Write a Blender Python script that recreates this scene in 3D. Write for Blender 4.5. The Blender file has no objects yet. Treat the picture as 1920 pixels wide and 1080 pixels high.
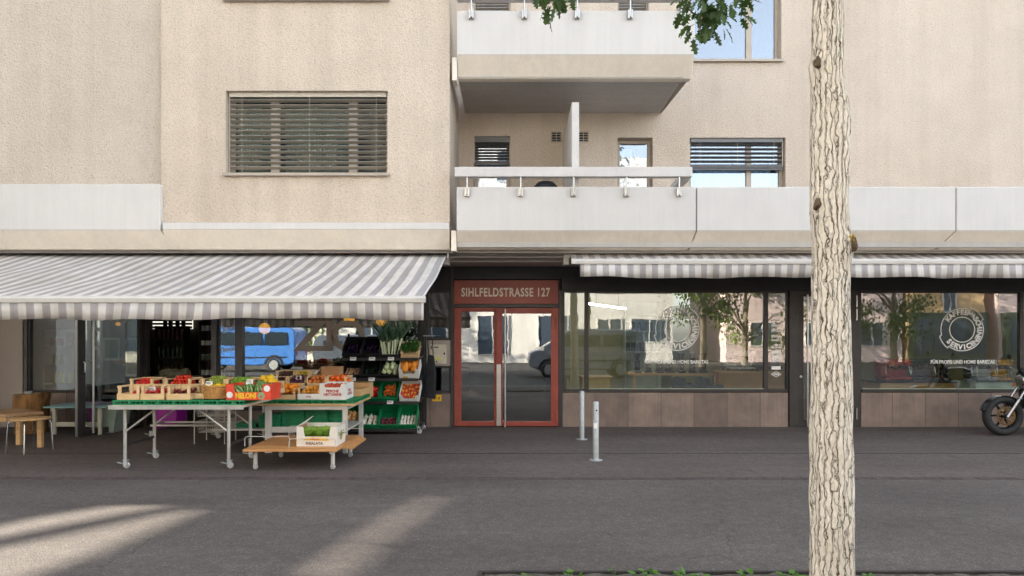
import bpy, bmesh, math, random
from mathutils import Vector, Matrix, noise
R = math.radians
random.seed(7)
SC = bpy.context.scene
COL = SC.collection

# ------------------------------------------------------------------ camera
F = 1280.0            # focal length in pixels of the 1920 px wide frame
HZ = 628.0            # horizon row
EYE = 1.6
cam_d = bpy.data.cameras.new('camera')
cam = bpy.data.objects.new('camera', cam_d)
COL.objects.link(cam)
cam.location = (0, 0, EYE)
cam.rotation_euler = (R(90), 0, 0)
cam_d.sensor_width = 36.0
cam_d.lens = 24.0
cam_d.shift_y = 88.0/1920.0
cam_d.clip_start = 0.05
cam_d.clip_end = 500.0
SC.camera = cam

# ------------------------------------------------------------------ sky, sun, exposure
SUN_EL = R(14)
SX, SY = -0.9405, 0.3397      # the sun stands left of the picture, just behind the plane of the facade
wd = bpy.data.worlds.new('World')
SC.world = wd
wd.use_nodes = True
wt = wd.node_tree
for n in list(wt.nodes):
    wt.nodes.remove(n)
sky = wt.nodes.new('ShaderNodeTexSky')
sky.sky_type = 'NISHITA'
sky.sun_disc = False
sky.sun_elevation = SUN_EL
sky.sun_rotation = math.atan2(SX, SY)
sky.altitude = 400
sky.air_density = 1.0
sky.dust_density = 2.0
sky.ozone_density = 1.0
hs = wt.nodes.new('ShaderNodeHueSaturation')
hs.inputs['Saturation'].default_value = 0.42
bg = wt.nodes.new('ShaderNodeBackground')
bg.inputs['Strength'].default_value = 0.14
wo = wt.nodes.new('ShaderNodeOutputWorld')
wt.links.new(sky.outputs[0], hs.inputs['Color'])
wt.links.new(hs.outputs[0], bg.inputs[0])
wt.links.new(bg.outputs[0], wo.inputs[0])

sl = bpy.data.lights.new('sun', 'SUN')
sl.energy = 4.2
sl.angle = R(0.5)
sl.color = (1.0, 0.89, 0.74)
so = bpy.data.objects.new('sun', sl)
COL.objects.link(so)
so.location = (-20, 8, 20)
so.rotation_euler = Vector((SX*math.cos(SUN_EL), SY*math.cos(SUN_EL), math.sin(SUN_EL))).to_track_quat('Z', 'Y').to_euler()

SC.view_settings.view_transform = 'Standard'
SC.view_settings.look = 'None'
SC.view_settings.gamma = 1.0
SC.view_settings.use_curve_mapping = False
SC.view_settings.exposure = 2.75
SC.render.engine = 'CYCLES'
SC.cycles.use_denoising = True
SC.cycles.max_bounces = 8
SC.cycles.diffuse_bounces = 4
SC.cycles.glossy_bounces = 4
SC.cycles.transparent_max_bounces = 16
SC.cycles.caustics_reflective = False
SC.cycles.caustics_refractive = False
SC.cycles.sample_clamp_indirect = 6.0

# ------------------------------------------------------------------ helpers
def X(px, Y): return (px-960.0)*Y/F
def Z(py, Y): return EYE-(py-HZ)*Y/F

def lin(r, g, b, k=1.0):
    def f(v):
        v /= 255.0
        return v/12.92 if v <= 0.04045 else ((v+0.055)/1.055)**2.4
    return (f(r)*k, f(g)*k, f(b)*k)

ORG = {}              # object name -> world origin of its thing
def thing(name, label, cat, loc=(0, 0, 0), group=None, kind=None):
    o = bpy.data.objects.new(name, None)
    COL.objects.link(o)
    o.empty_display_size = 0.1
    o.location = loc
    ORG[o.name] = Vector(loc)
    tag(o, label, cat, group, kind)
    return o
def tag(o, label=None, cat=None, group=None, kind=None):
    if label: o['label'] = label
    if cat: o['category'] = cat
    if group: o['group'] = group
    if kind: o['kind'] = kind
    return o
def copy_tree(o, parent=None):
    c = o.copy()
    COL.objects.link(c)
    if parent is not None: c.parent = parent
    for ch in [k for k in o.children]:
        copy_tree(ch, c)
    return c

class MB:
    def __init__(self):
        self.bm = bmesh.new()
    def box(self, x0, x1, y0, y1, z0, z1):
        if x0 > x1: x0, x1 = x1, x0
        if y0 > y1: y0, y1 = y1, y0
        if z0 > z1: z0, z1 = z1, z0
        v = [self.bm.verts.new(p) for p in ((x0,y0,z0),(x1,y0,z0),(x1,y1,z0),(x0,y1,z0),(x0,y0,z1),(x1,y0,z1),(x1,y1,z1),(x0,y1,z1))]
        for f in ((0,3,2,1),(4,5,6,7),(0,1,5,4),(1,2,6,5),(2,3,7,6),(3,0,4,7)):
            self.bm.faces.new([v[i] for i in f])
        return self
    def obox(self, c, s, m=None):
        hx, hy, hz = s[0]/2, s[1]/2, s[2]/2
        P = [Vector(p) for p in ((-hx,-hy,-hz),(hx,-hy,-hz),(hx,hy,-hz),(-hx,hy,-hz),(-hx,-hy,hz),(hx,-hy,hz),(hx,hy,hz),(-hx,hy,hz))]
        c = Vector(c)
        v = [self.bm.verts.new(c+(m @ p if m else p)) for p in P]
        for f in ((0,3,2,1),(4,5,6,7),(0,1,5,4),(1,2,6,5),(2,3,7,6),(3,0,4,7)):
            self.bm.faces.new([v[i] for i in f])
        return self
    def bar(self, p0, p1, w, h, up=(0, 0, 1)):
        p0, p1 = Vector(p0), Vector(p1)
        d = (p1-p0); L = d.length; d.normalize()
        u = Vector(up)
        s = d.cross(u)
        if s.length < 1e-4: s = d.cross(Vector((0, 1, 0)))
        s.normalize(); t = s.cross(d)
        m = Matrix((s, d, t)).transposed()
        return self.obox((p0+p1)/2, (w, L, h), m)
    def tube(self, pts, r, n=8, cap=True):
        pts = [Vector(p) for p in pts]
        k = len(pts)
        rs = r if isinstance(r, (list, tuple)) else [r]*k
        rings = []
        prev = None
        for i, p in enumerate(pts):
            d = (pts[min(i+1, k-1)]-pts[max(i-1, 0)]).normalized()
            if prev is None:
                a = Vector((0, 0, 1)) if abs(d.z) < 0.9 else Vector((1, 0, 0))
                s = d.cross(a).normalized()
            else:
                s = (prev-d*prev.dot(d)).normalized()
            prev = s
            t = d.cross(s)
            rings.append([self.bm.verts.new(p+(s*math.cos(2*math.pi*j/n)+t*math.sin(2*math.pi*j/n))*rs[i]) for j in range(n)])
        for i in range(k-1):
            for j in range(n):
                self.bm.faces.new((rings[i][j], rings[i][(j+1) % n], rings[i+1][(j+1) % n], rings[i+1][j]))
        if cap:
            self.bm.faces.new(list(reversed(rings[0])))
            self.bm.faces.new(rings[-1])
        return self
    def cyl(self, p0, p1, r0, r1=None, n=16):
        return self.tube([p0, p1], [r0, r0 if r1 is None else r1], n)
    def lathe(self, prof, c=(0, 0, 0), n=20, m=None):
        c = Vector(c)
        rings = []
        for r, z in prof:
            if r < 1e-6:
                p = Vector((0, 0, z))
                rings.append([self.bm.verts.new(c+(m @ p if m else p))])
            else:
                ring = []
                for j in range(n):
                    p = Vector((r*math.cos(2*math.pi*j/n), r*math.sin(2*math.pi*j/n), z))
                    ring.append(self.bm.verts.new(c+(m @ p if m else p)))
                rings.append(ring)
        for a, b in zip(rings, rings[1:]):
            if len(a) == 1 and len(b) == 1: continue
            for j in range(n):
                k = (j+1) % n
                if len(a) == 1: self.bm.faces.new((a[0], b[k], b[j]))
                elif len(b) == 1: self.bm.faces.new((a[j], a[k], b[0]))
                else: self.bm.faces.new((a[j], a[k], b[k], b[j]))
        return self
    def prism(self, poly, axis, a0, a1):
        def P(u, v, a):
            return {'X': (a, u, v), 'Y': (u, a, v), 'Z': (u, v, a)}[axis]
        A = [self.bm.verts.new(P(u, v, a0)) for u, v in poly]
        B = [self.bm.verts.new(P(u, v, a1)) for u, v in poly]
        k = len(poly)
        for i in range(k):
            self.bm.faces.new((A[i], A[(i+1) % k], B[(i+1) % k], B[i]))
        self.bm.faces.new(list(reversed(A)))
        self.bm.faces.new(B)
        return self
    def poly(self, pts):
        self.bm.faces.new([self.bm.verts.new(p) for p in pts])
        return self
    def sph(self, c, r, u=12, v=8, m=None):
        if not isinstance(r, (list, tuple)): r = (r, r, r)
        c = Vector(c)
        def P(a, b):
            p = Vector((r[0]*math.sin(b)*math.cos(a), r[1]*math.sin(b)*math.sin(a), r[2]*math.cos(b)))
            return c+(m @ p if m else p)
        rows = []
        for i in range(v+1):
            b = math.pi*i/v
            if i in (0, v): rows.append([self.bm.verts.new(P(0, b))])
            else: rows.append([self.bm.verts.new(P(2*math.pi*j/u, b)) for j in range(u)])
        for a, b in zip(rows, rows[1:]):
            for j in range(u):
                k = (j+1) % u
                if len(a) == 1: self.bm.faces.new((a[0], b[j], b[k]))
                elif len(b) == 1: self.bm.faces.new((a[k], a[j], b[0]))
                else: self.bm.faces.new((a[j], b[j], b[k], a[k]))
        return self
    def torus(self, c, Rr, r, n=28, k=8, m=None, sq=1.0):
        c = Vector(c)
        g = []
        for i in range(n):
            a = 2*math.pi*i/n
            ring = []
            for j in range(k):
                b = 2*math.pi*j/k
                p = Vector(((Rr+r*math.cos(b))*math.cos(a), (Rr+r*math.cos(b))*math.sin(a), r*sq*math.sin(b)))
                ring.append(self.bm.verts.new(c+(m @ p if m else p)))
            g.append(ring)
        for i in range(n):
            for j in range(k):
                self.bm.faces.new((g[i][j], g[(i+1) % n][j], g[(i+1) % n][(j+1) % k], g[i][(j+1) % k]))
        return self
    def build(self, name, m, parent=None, smooth=None, bevel=0.0, solid=0.0, at=None, seg=2):
        org = Vector((0, 0, 0))
        if parent is not None: org = ORG.get(parent.name, org)
        elif at is not None: org = Vector(at)
        bmesh.ops.recalc_face_normals(self.bm, faces=self.bm.faces)
        if org.length > 0:
            bmesh.ops.translate(self.bm, verts=self.bm.verts, vec=-org)
        me = bpy.data.meshes.new(name)
        self.bm.to_mesh(me)
        self.bm.free()
        if m is not None: me.materials.append(m)
        if smooth is not None:
            for p in me.polygons: p.use_smooth = True
            me.set_sharp_from_angle(angle=R(smooth))
        o = bpy.data.objects.new(name, me)
        COL.objects.link(o)
        if parent is not None: o.parent = parent
        elif at is not None: o.location = at
        ORG[o.name] = org
        if solid:
            sm = o.modifiers.new('thickness', 'SOLIDIFY'); sm.thickness = solid; sm.offset = 0
        if bevel:
            bv = o.modifiers.new('bevel', 'BEVEL'); bv.width = bevel; bv.segments = seg
            bv.limit_method = 'ANGLE'; bv.angle_limit = R(40)
        return o

def text_mesh(body, size, bold=0.0, extrude=0.0, sx=1.0, shear=0.0, align='CENTER', spacing=1.0):
    cu = bpy.data.curves.new('lettering', 'FONT')
    cu.body = body; cu.size = size; cu.offset = bold; cu.extrude = extrude
    cu.align_x = align; cu.align_y = 'CENTER'; cu.shear = shear; cu.space_character = spacing
    cu.resolution_u = 4
    ob = bpy.data.objects.new('lettering', cu)
    COL.objects.link(ob)
    me = bpy.data.meshes.new_from_object(ob)
    bpy.data.objects.remove(ob)
    bpy.data.curves.remove(cu)
    me.transform(Matrix.Diagonal((sx, 1, 1, 1)))
    return me
FRONT = Matrix.Rotation(R(90), 4, 'X')        # text plane xy -> facade plane xz
def text_obj(name, me, m, parent, loc):
    me.materials.clear(); me.materials.append(m)
    o = bpy.data.objects.new(name, me)
    COL.objects.link(o)
    me.transform(FRONT)
    o.location = Vector(loc)-ORG.get(parent.name, Vector((0, 0, 0)))
    o.parent = parent
    return o
def join_text(name, mes, m, parent):
    bm = bmesh.new()
    for me, mx in mes:
        me.transform(mx)
        bm.from_mesh(me)
    mb = MB(); mb.bm.free(); mb.bm = bm
    org = ORG.get(parent.name, Vector((0, 0, 0)))
    bmesh.ops.translate(bm, verts=bm.verts, vec=-org)
    me = bpy.data.meshes.new(name); bm.to_mesh(me); bm.free()
    me.materials.append(m)
    o = bpy.data.objects.new(name, me); COL.objects.link(o); o.parent = parent
    ORG[o.name] = org
    return o

# ------------------------------------------------------------------ materials
def base_nodes(name):
    m = bpy.data.materials.new(name)
    m.use_nodes = True
    t = m.node_tree
    for n in list(t.nodes): t.nodes.remove(n)
    out = t.nodes.new('ShaderNodeOutputMaterial')
    b = t.nodes.new('ShaderNodeBsdfPrincipled')
    t.links.new(b.outputs[0], out.inputs[0])
    return m, t, b, out
def N(t, kind, **kw):
    n = t.nodes.new(kind)
    for k, v in kw.items(): setattr(n, k, v)
    return n
def coords(t, stretch=(1, 1, 1)):
    tc = N(t, 'ShaderNodeTexCoord')
    mp = N(t, 'ShaderNodeMapping')
    mp.inputs['Scale'].default_value = stretch
    t.links.new(tc.outputs['Object'], mp.inputs[0])
    return mp.outputs[0]
def noise_tex(t, vec, scale, detail=5, rough=0.55, dist=0.0):
    n = N(t, 'ShaderNodeTexNoise')
    n.inputs['Scale'].default_value = scale
    n.inputs['Detail'].default_value = detail
    n.inputs['Roughness'].default_value = rough
    n.inputs['Distortion'].default_value = dist
    t.links.new(vec, n.inputs['Vector'])
    return n.outputs[0]
def mixc(t, fac, a, b, mode='MIX'):
    n = N(t, 'ShaderNodeMix', data_type='RGBA', blend_type=mode)
    for s, v in ((n.inputs[0], fac), (n.inputs[6], a), (n.inputs[7], b)):
        if isinstance(v, (int, float)): s.default_value = v
        elif isinstance(v, tuple): s.default_value = (*v, 1) if len(v) == 3 else v
        else: t.links.new(v, s)
    return n.outputs[2]
def ramp(t, fac, stops):
    n = N(t, 'ShaderNodeValToRGB')
    e = n.color_ramp.elements
    while len(e) < len(stops): e.new(0.5)
    for el, (p, c) in zip(e, stops):
        el.position = p
        el.color = (c, c, c, 1) if isinstance(c, (int, float)) else (*c, 1)
    t.links.new(fac, n.inputs[0])
    return n.outputs[0]
def math_n(t, op, a, b=None, c=None):
    n = N(t, 'ShaderNodeMath', operation=op)
    for i, v in enumerate((a, b, c)):
        if v is None: continue
        if isinstance(v, (int, float)): n.inputs[i].default_value = v
        else: t.links.new(v, n.inputs[i])
    return n.outputs[0]
def bump_to(t, b, h, strength, dist):
    n = N(t, 'ShaderNodeBump')
    n.inputs['Strength'].default_value = strength
    n.inputs['Distance'].default_value = dist
    t.links.new(h, n.inputs['Height'])
    t.links.new(n.outputs[0], b.inputs['Normal'])

_M = {}
def mat(name, col, rough=0.6, metal=0.0, var=0.12, vscale=6, bump=0.0, bscale=60, bdist=0.004, stretch=(1, 1, 1), spec=0.5, trans=0.0, emit=0.0, coat=0.0, rvar=0.15):
    if name in _M: return _M[name]
    m, t, b, out = base_nodes(name)
    v = coords(t, stretch)
    nz = noise_tex(t, v, vscale)
    lo = tuple(max(0, x*(1-var*1.6)) for x in col); hi = tuple(min(1, x*(1+var*1.6)) for x in col)
    c = ramp(t, nz, [(0.25, lo), (0.75, hi)])
    t.links.new(c, b.inputs['Base Color'])
    rr = ramp(t, noise_tex(t, v, vscale*2.3), [(0.3, max(0.02, rough-rvar*rough)), (0.7, min(1, rough+rvar*rough))])
    t.links.new(rr, b.inputs['Roughness'])
    b.inputs['Metallic'].default_value = metal
    b.inputs['Specular IOR Level'].default_value = spec
    if coat: b.inputs['Coat Weight'].default_value = coat; b.inputs['Coat Roughness'].default_value = 0.05
    if emit:
        b.inputs['Emission Color'].default_value = (*col, 1); b.inputs['Emission Strength'].default_value = emit
    if bump: bump_to(t, b, noise_tex(t, v, bscale, 4), bump, bdist)
    if trans:
        tr = N(t, 'ShaderNodeBsdfTranslucent'); mx = N(t, 'ShaderNodeMixShader')
        t.links.new(c, tr.inputs[0]); mx.inputs[0].default_value = trans
        t.links.new(b.outputs[0], mx.inputs[1]); t.links.new(tr.outputs[0], mx.inputs[2])
        t.links.new(mx.outputs[0], out.inputs[0])
    _M[name] = m
    return m

def stucco(name, col):
    m, t, b, out = base_nodes(name)
    v = coords(t)
    g = noise_tex(t, v, 40, 6, 0.68)
    vo = N(t, 'ShaderNodeTexVoronoi'); vo.inputs['Scale'].default_value = 58
    t.links.new(v, vo.inputs['Vector'])
    big = noise_tex(t, v, 0.55, 5, 0.6)
    med = noise_tex(t, v, 2.6, 5, 0.6)
    streak = noise_tex(t, coords(t, (2.4, 2.4, 0.1)), 1.5, 6, 0.6)
    c = ramp(t, g, [(0.28, tuple(x*0.60 for x in col)), (0.45, tuple(x*0.98 for x in col)), (0.7, tuple(x*1.08 for x in col))])
    c = mixc(t, 1.0, c, ramp(t, big, [(0.3, (0.92, 0.915, 0.91)), (0.7, (1.04, 1.04, 1.05))]), 'MULTIPLY')
    c = mixc(t, 1.0, c, ramp(t, med, [(0.3, (0.965, 0.96, 0.955)), (0.65, (1.02, 1.02, 1.02))]), 'MULTIPLY')
    c = mixc(t, 1.0, c, ramp(t, streak, [(0.34, (0.93, 0.925, 0.915)), (0.58, (1.01, 1.01, 1.01))]), 'MULTIPLY')
    t.links.new(c, b.inputs['Base Color'])
    b.inputs['Roughness'].default_value = 0.95
    b.inputs['Specular IOR Level'].default_value = 0.15
    h = math_n(t, 'ADD', g, math_n(t, 'MULTIPLY', vo.outputs['Distance'], 0.3))
    bump_to(t, b, h, 0.95, 0.024)
    return m

def concrete(name, col, streak_amt=0.1):
    m, t, b, out = base_nodes(name)
    v = coords(t)
    v2 = coords(t, (5, 5, 0.25))
    st = noise_tex(t, v2, 2.2, 6, 0.65)
    bl = noise_tex(t, v, 1.6, 5)
    fi = noise_tex(t, v, 55, 4)
    k = streak_amt
    c = ramp(t, st, [(0.3, tuple(x*(1-k) for x in col)), (0.62, col)])
    c = mixc(t, 1.0, c, ramp(t, bl, [(0.3, (1-k*0.8,)*3), (0.65, (1.02, 1.02, 1.02))]), 'MULTIPLY')
    c = mixc(t, 1.0, c, ramp(t, fi, [(0.3, (0.95,)*3), (0.7, (1.03,)*3)]), 'MULTIPLY')
    dr = noise_tex(t, coords(t, (9, 9, 0.5)), 1.7, 7, 0.7)
    dm = noise_tex(t, v, 0.9, 3)
    c = mixc(t, math_n(t, 'MULTIPLY', ramp(t, dr, [(0.60, 0.0), (0.72, 0.30)]), ramp(t, dm, [(0.42, 0.0), (0.62, 1.0)])), c, tuple(x*0.62 for x in col))
    t.links.new(c, b.inputs['Base Color'])
    b.inputs['Roughness'].default_value = 0.8
    b.inputs['Specular IOR Level'].default_value = 0.25
    bump_to(t, b, fi, 0.25, 0.004)
    return m

def asphalt(name, col, spots=0.5):
    m, t, b, out = base_nodes(name)
    v = coords(t)
    sp = noise_tex(t, v, 130, 3, 0.7)
    mid = noise_tex(t, v, 9, 5, 0.6)
    big = noise_tex(t, coords(t, (0.5, 1.4, 1)), 0.8, 5, 0.6)
    vo = N(t, 'ShaderNodeTexVoronoi'); vo.inputs['Scale'].default_value = 85
    t.links.new(v, vo.inputs['Vector'])
    c = ramp(t, sp, [(0.3, tuple(x*0.5 for x in col)), (0.5, col), (0.72, tuple(min(1, x*1.9) for x in col))])
    c = mixc(t, 1.0, c, ramp(t, mid, [(0.3, (0.84, 0.84, 0.85)), (0.7, (1.12, 1.11, 1.1))]), 'MULTIPLY')
    c = mixc(t, 1.0, c, ramp(t, big, [(0.3, (0.8, 0.79, 0.79)), (0.7, (1.15, 1.15, 1.15))]), 'MULTIPLY')
    # chewing-gum and oil spots
    sv = N(t, 'ShaderNodeTexVoronoi'); sv.inputs['Scale'].default_value = 1.7; sv.inputs['Randomness'].default_value = 1
    t.links.new(v, sv.inputs['Vector'])
    s2 = ramp(t, sv.outputs['Distance'], [(0.035, 0.55), (0.05, 0.0)])
    c = mixc(t, math_n(t, 'MULTIPLY', s2, spots), c, tuple(x*0.45 for x in col))
    sv2 = N(t, 'ShaderNodeTexVoronoi'); sv2.inputs['Scale'].default_value = 2.3
    t.links.new(v, sv2.inputs['Vector'])
    s3 = ramp(t, sv2.outputs['Distance'], [(0.02, 0.5), (0.035, 0.0)])
    c = mixc(t, math_n(t, 'MULTIPLY', s3, spots), c, tuple(min(1, x*2.4) for x in col))
    ag = N(t, 'ShaderNodeTexVoronoi'); ag.inputs['Scale'].default_value = 75
    t.links.new(v, ag.inputs['Vector'])
    hue = N(t, 'ShaderNodeSeparateColor'); t.links.new(ag.outputs['Color'], hue.inputs[0])
    c = mixc(t, 1.0, c, ramp(t, hue.outputs[0], [(0.0, (0.82, 0.82, 0.82)), (0.75, (1.0, 0.99, 0.98)), (0.93, (1.28, 1.26, 1.23))]), 'MULTIPLY')
    dv_ = N(t, 'ShaderNodeTexNoise'); dv_.inputs['Scale'].default_value = 1.4; dv_.inputs['Detail'].default_value = 6
    t.links.new(v, dv_.inputs['Vector'])
    ad = N(t, 'ShaderNodeVectorMath', operation='MULTIPLY_ADD')
    t.links.new(dv_.outputs['Color'], ad.inputs[0]); ad.inputs[1].default_value = (1.1, 1.1, 1.1); t.links.new(v, ad.inputs[2])
    cr = N(t, 'ShaderNodeTexVoronoi', feature='DISTANCE_TO_EDGE'); cr.inputs['Scale'].default_value = 0.33
    t.links.new(ad.outputs[0], cr.inputs['Vector'])
    ck = math_n(t, 'MULTIPLY', ramp(t, cr.outputs['Distance'], [(0.0, 1.0), (0.0035, 0.0)]), ramp(t, big, [(0.42, 0.0), (0.55, 0.6)]))
    c = mixc(t, ck, c, tuple(x*0.35 for x in col))
    t.links.new(c, b.inputs['Base Color'])
    b.inputs['Roughness'].default_value = 0.88
    b.inputs['Specular IOR Level'].default_value = 0.3
    h = math_n(t, 'ADD', sp, math_n(t, 'MULTIPLY', vo.outputs['Distance'], 0.7))
    bump_to(t, b, h, 0.6, 0.006)
    return m

def glass(name, tint=(0.92, 0.96, 0.94), base=0.13, power=3.0, amt=0.85, rough=0.0):
    m = bpy.data.materials.new(name); m.use_nodes = True
    t = m.node_tree
    for n in list(t.nodes): t.nodes.remove(n)
    out = N(t, 'ShaderNodeOutputMaterial'); tr = N(t, 'ShaderNodeBsdfTransparent'); gl = N(t, 'ShaderNodeBsdfGlossy')
    tr.inputs[0].default_value = (*tint, 1); gl.inputs['Roughness'].default_value = rough
    gl.inputs['Color'].default_value = (0.97, 0.98, 1.0, 1)
    lw = N(t, 'ShaderNodeLayerWeight'); lw.inputs[0].default_value = 0.5
    p = math_n(t, 'POWER', lw.outputs['Facing'], power)
    f = math_n(t, 'MULTIPLY_ADD', p, amt, base)
    f = math_n(t, 'MINIMUM', f, 0.95)
    # slight waviness of the float glass
    v = coords(t)
    bp = N(t, 'ShaderNodeBump'); bp.inputs['Strength'].default_value = 0.03; bp.inputs['Distance'].default_value = 0.02
    t.links.new(noise_tex(t, v, 1.7, 3), bp.inputs['Height']); t.links.new(bp.outputs[0], gl.inputs['Normal'])
    mx = N(t, 'ShaderNodeMixShader')
    t.links.new(f, mx.inputs[0]); t.links.new(tr.outputs[0], mx.inputs[1]); t.links.new(gl.outputs[0], mx.inputs[2])
    t.links.new(mx.outputs[0], out.inputs[0])
    return m

def striped(name, period, phase, dark, light, axis=0, trans=0.42):
    m, t, b, out = base_nodes(name)
    tc = N(t, 'ShaderNodeTexCoord'); sx = N(t, 'ShaderNodeSeparateXYZ')
    t.links.new(tc.outputs['Object'], sx.inputs[0])
    u = math_n(t, 'FRACT', math_n(t, 'DIVIDE', math_n(t, 'SUBTRACT', sx.outputs[axis], phase), period))
    s = math_n(t, 'LESS_THAN', u, 0.5)
    c = mixc(t, s, light, dark)
    v = coords(t)
    c = mixc(t, 1.0, c, ramp(t, noise_tex(t, v, 3.5, 6, 0.65), [(0.3, (0.88, 0.87, 0.85)), (0.6, (1.02, 1.02, 1.02))]), 'MULTIPLY')
    t.links.new(c, b.inputs['Base Color'])
    b.inputs['Roughness'].default_value = 0.85
    b.inputs['Specular IOR Level'].default_value = 0.2
    st_ = noise_tex(t, coords(t, (3.5, .35, .35)), 2.2, 6, .65)
    c = mixc(t, 1.0, c, ramp(t, st_, [(0.32, (0.86, 0.84, 0.80)), (0.55, (1.0, 1.0, 1.0))]), 'MULTIPLY')
    t.links.new(c, b.inputs['Base Color'])
    bump_to(t, b, noise_tex(t, v, 220, 2), 0.15, 0.002)
    tr = N(t, 'ShaderNodeBsdfTranslucent'); mx = N(t, 'ShaderNodeMixShader')
    t.links.new(c, tr.inputs[0]); mx.inputs[0].default_value = trans
    t.links.new(b.outputs[0], mx.inputs[1]); t.links.new(tr.outputs[0], mx.inputs[2])
    t.links.new(mx.outputs[0], out.inputs[0])
    return m

def wood(name, c1, c2, axis='X', scale=9, rough=0.55):
    m, t, b, out = base_nodes(name)
    st = {'X': (0.25, 4, 4), 'Y': (4, 0.25, 4), 'Z': (4, 4, 0.25)}[axis]
    v = coords(t, st)
    n1 = noise_tex(t, v, scale, 6, 0.6, 0.6)
    n2 = noise_tex(t, coords(t), 2.5, 3)
    c = ramp(t, n1, [(0.3, c1), (0.65, c2)])
    c = mixc(t, 1.0, c, ramp(t, n2, [(0.3, (0.86, 0.85, 0.84)), (0.7, (1.05, 1.05, 1.05))]), 'MULTIPLY')
    t.links.new(c, b.inputs['Base Color'])
    b.inputs['Roughness'].default_value = rough
    bump_to(t, b, n1, 0.15, 0.003)
    return m

def tiles(name, width, off):
    m, t, b, out = base_nodes(name)
    tc = N(t, 'ShaderNodeTexCoord'); sx = N(t, 'ShaderNodeSeparateXYZ')
    t.links.new(tc.outputs['Object'], sx.inputs[0])
    cell = math_n(t, 'FLOOR', math_n(t, 'DIVIDE', math_n(t, 'SUBTRACT', sx.outputs[0], off), width))
    wn = N(t, 'ShaderNodeTexWhiteNoise', noise_dimensions='1D')
    t.links.new(cell, wn.inputs['W'])
    v = coords(t, (14, 14, 0.5))
    gr = noise_tex(t, v, 3.0, 5, 0.6)
    bl = noise_tex(t, coords(t), 3.5, 5, 0.6)
    c = ramp(t, gr, [(0.3, lin(127, 112, 102)), (0.7, lin(141, 124, 112))])
    c = mixc(t, 1.0, c, ramp(t, bl, [(0.3, (0.72, 0.71, 0.72)), (0.65, (1.08, 1.05, 1.02))]), 'MULTIPLY')
    c = mixc(t, 1.0, c, ramp(t, wn.outputs['Value'], [(0.0, (0.8, 0.78, 0.78)), (1.0, (1.15, 1.12, 1.1))]), 'MULTIPLY')
    fr = math_n(t, 'FRACT', math_n(t, 'DIVIDE', math_n(t, 'SUBTRACT', sx.outputs[0], off), width))
    jt = math_n(t, 'LESS_THAN', math_n(t, 'MINIMUM', fr, math_n(t, 'SUBTRACT', 1.0, fr)), 0.008)
    c = mixc(t, jt, c, lin(70, 60, 54))
    t.links.new(c, b.inputs['Base Color'])
    b.inputs['Roughness'].default_value = 0.6
    bump_to(t, b, gr, 0.25, 0.004)
    return m

M_stucco = stucco('plaster_render', lin(224, 208, 189))
M_stucco2 = stucco('plaster_render_side', lin(217, 203, 187))
M_white = concrete('white_concrete', lin(216, 212, 207), 0.055)
M_beige = concrete('beige_concrete', lin(244, 233, 217), 0.08)
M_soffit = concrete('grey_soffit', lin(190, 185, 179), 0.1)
M_dark = mat('dark_anodised', lin(62, 58, 56), 0.45, 0.3, 0.1)
M_darker = mat('black_fascia', lin(40, 38, 38), 0.5, 0.1, 0.12)
M_grey = mat('taupe_panel', lin(176, 163, 151), 0.5, 0.2, 0.05, 1.5)
M_frame = mat('window_frame_grey', lin(176, 164, 150), 0.5, 0.1, 0.06)
M_steel = mat('brushed_steel', lin(190, 188, 184), 0.32, 0.9, 0.06, stretch=(1, 1, 6))
M_galv = mat('galvanised_steel', lin(176, 180, 180), 0.5, 0.55, 0.14, 16)
M_alu = mat('aluminium_tube', lin(190, 186, 178), 0.4, 0.6, 0.08)
M_white_metal = mat('white_metal', lin(205, 200, 192), 0.45, 0.1, 0.05)
M_red = mat('red_lacquer', lin(150, 66, 51), 0.45, 0.0, 0.14, 5, 0.1)
M_redsign = mat('red_sign_panel', lin(154, 74, 58), 0.45, 0.0, 0.1, 3)
M_letter = mat('cream_letter', lin(236, 222, 205), 0.5, 0, 0.03)
M_decal = mat('white_decal', lin(240, 238, 232), 0.6, 0, 0.03)
M_blind = mat('blind_slat', lin(186, 178, 165), 0.45, 0.3, 0.05)
M_blind_dark = mat('blind_slat_grey', lin(112, 112, 112), 0.45, 0.3, 0.05)
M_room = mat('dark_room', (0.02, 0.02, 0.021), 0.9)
M_curtain = mat('green_grey_curtain', lin(142, 148, 146), 0.9, 0, 0.1, 8, stretch=(6, 6, 0.3))
M_curtain_w = mat('white_curtain', lin(225, 225, 222), 0.9, 0, 0.06, 8, stretch=(6, 6, 0.3))
M_glass = glass('shop_glass', base=0.125)
M_glass_fruit = glass('fruit_shop_glass', base=0.25)
M_glass_door = glass('door_glass', (0.85, 0.88, 0.86), base=0.2)
M_glass_up = glass('apartment_glass', (0.75, 0.85, 0.95), base=0.2)
M_glass_clear = glass('thin_clear_plastic', (0.95, 0.97, 0.97), base=0.06, amt=0.5)
M_plinth = tiles('plinth_tiles', 0.575, 0.87)
M_black = mat('black_plastic', (0.012, 0.012, 0.013), 0.5, 0, 0.2, bump=0.1)
M_rubber = mat('rubber', (0.014, 0.014, 0.014), 0.75, 0, 0.2, bump=0.2)
M_green = mat('green_plastic', lin(18, 128, 78), 0.45, 0, 0.14, 5)
M_greendk = mat('green_plastic_folded', lin(20, 120, 76), 0.5, 0, 0.2, 9)
M_crate = wood('pale_crate_wood', lin(214, 172, 118), lin(240, 212, 166), 'X')
M_wood = wood('oiled_slat_wood', lin(178, 118, 66), lin(212, 158, 100), 'X', 7)
M_wood2 = wood('table_edge_wood', lin(196, 150, 98), lin(222, 184, 132), 'X', 7)
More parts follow.
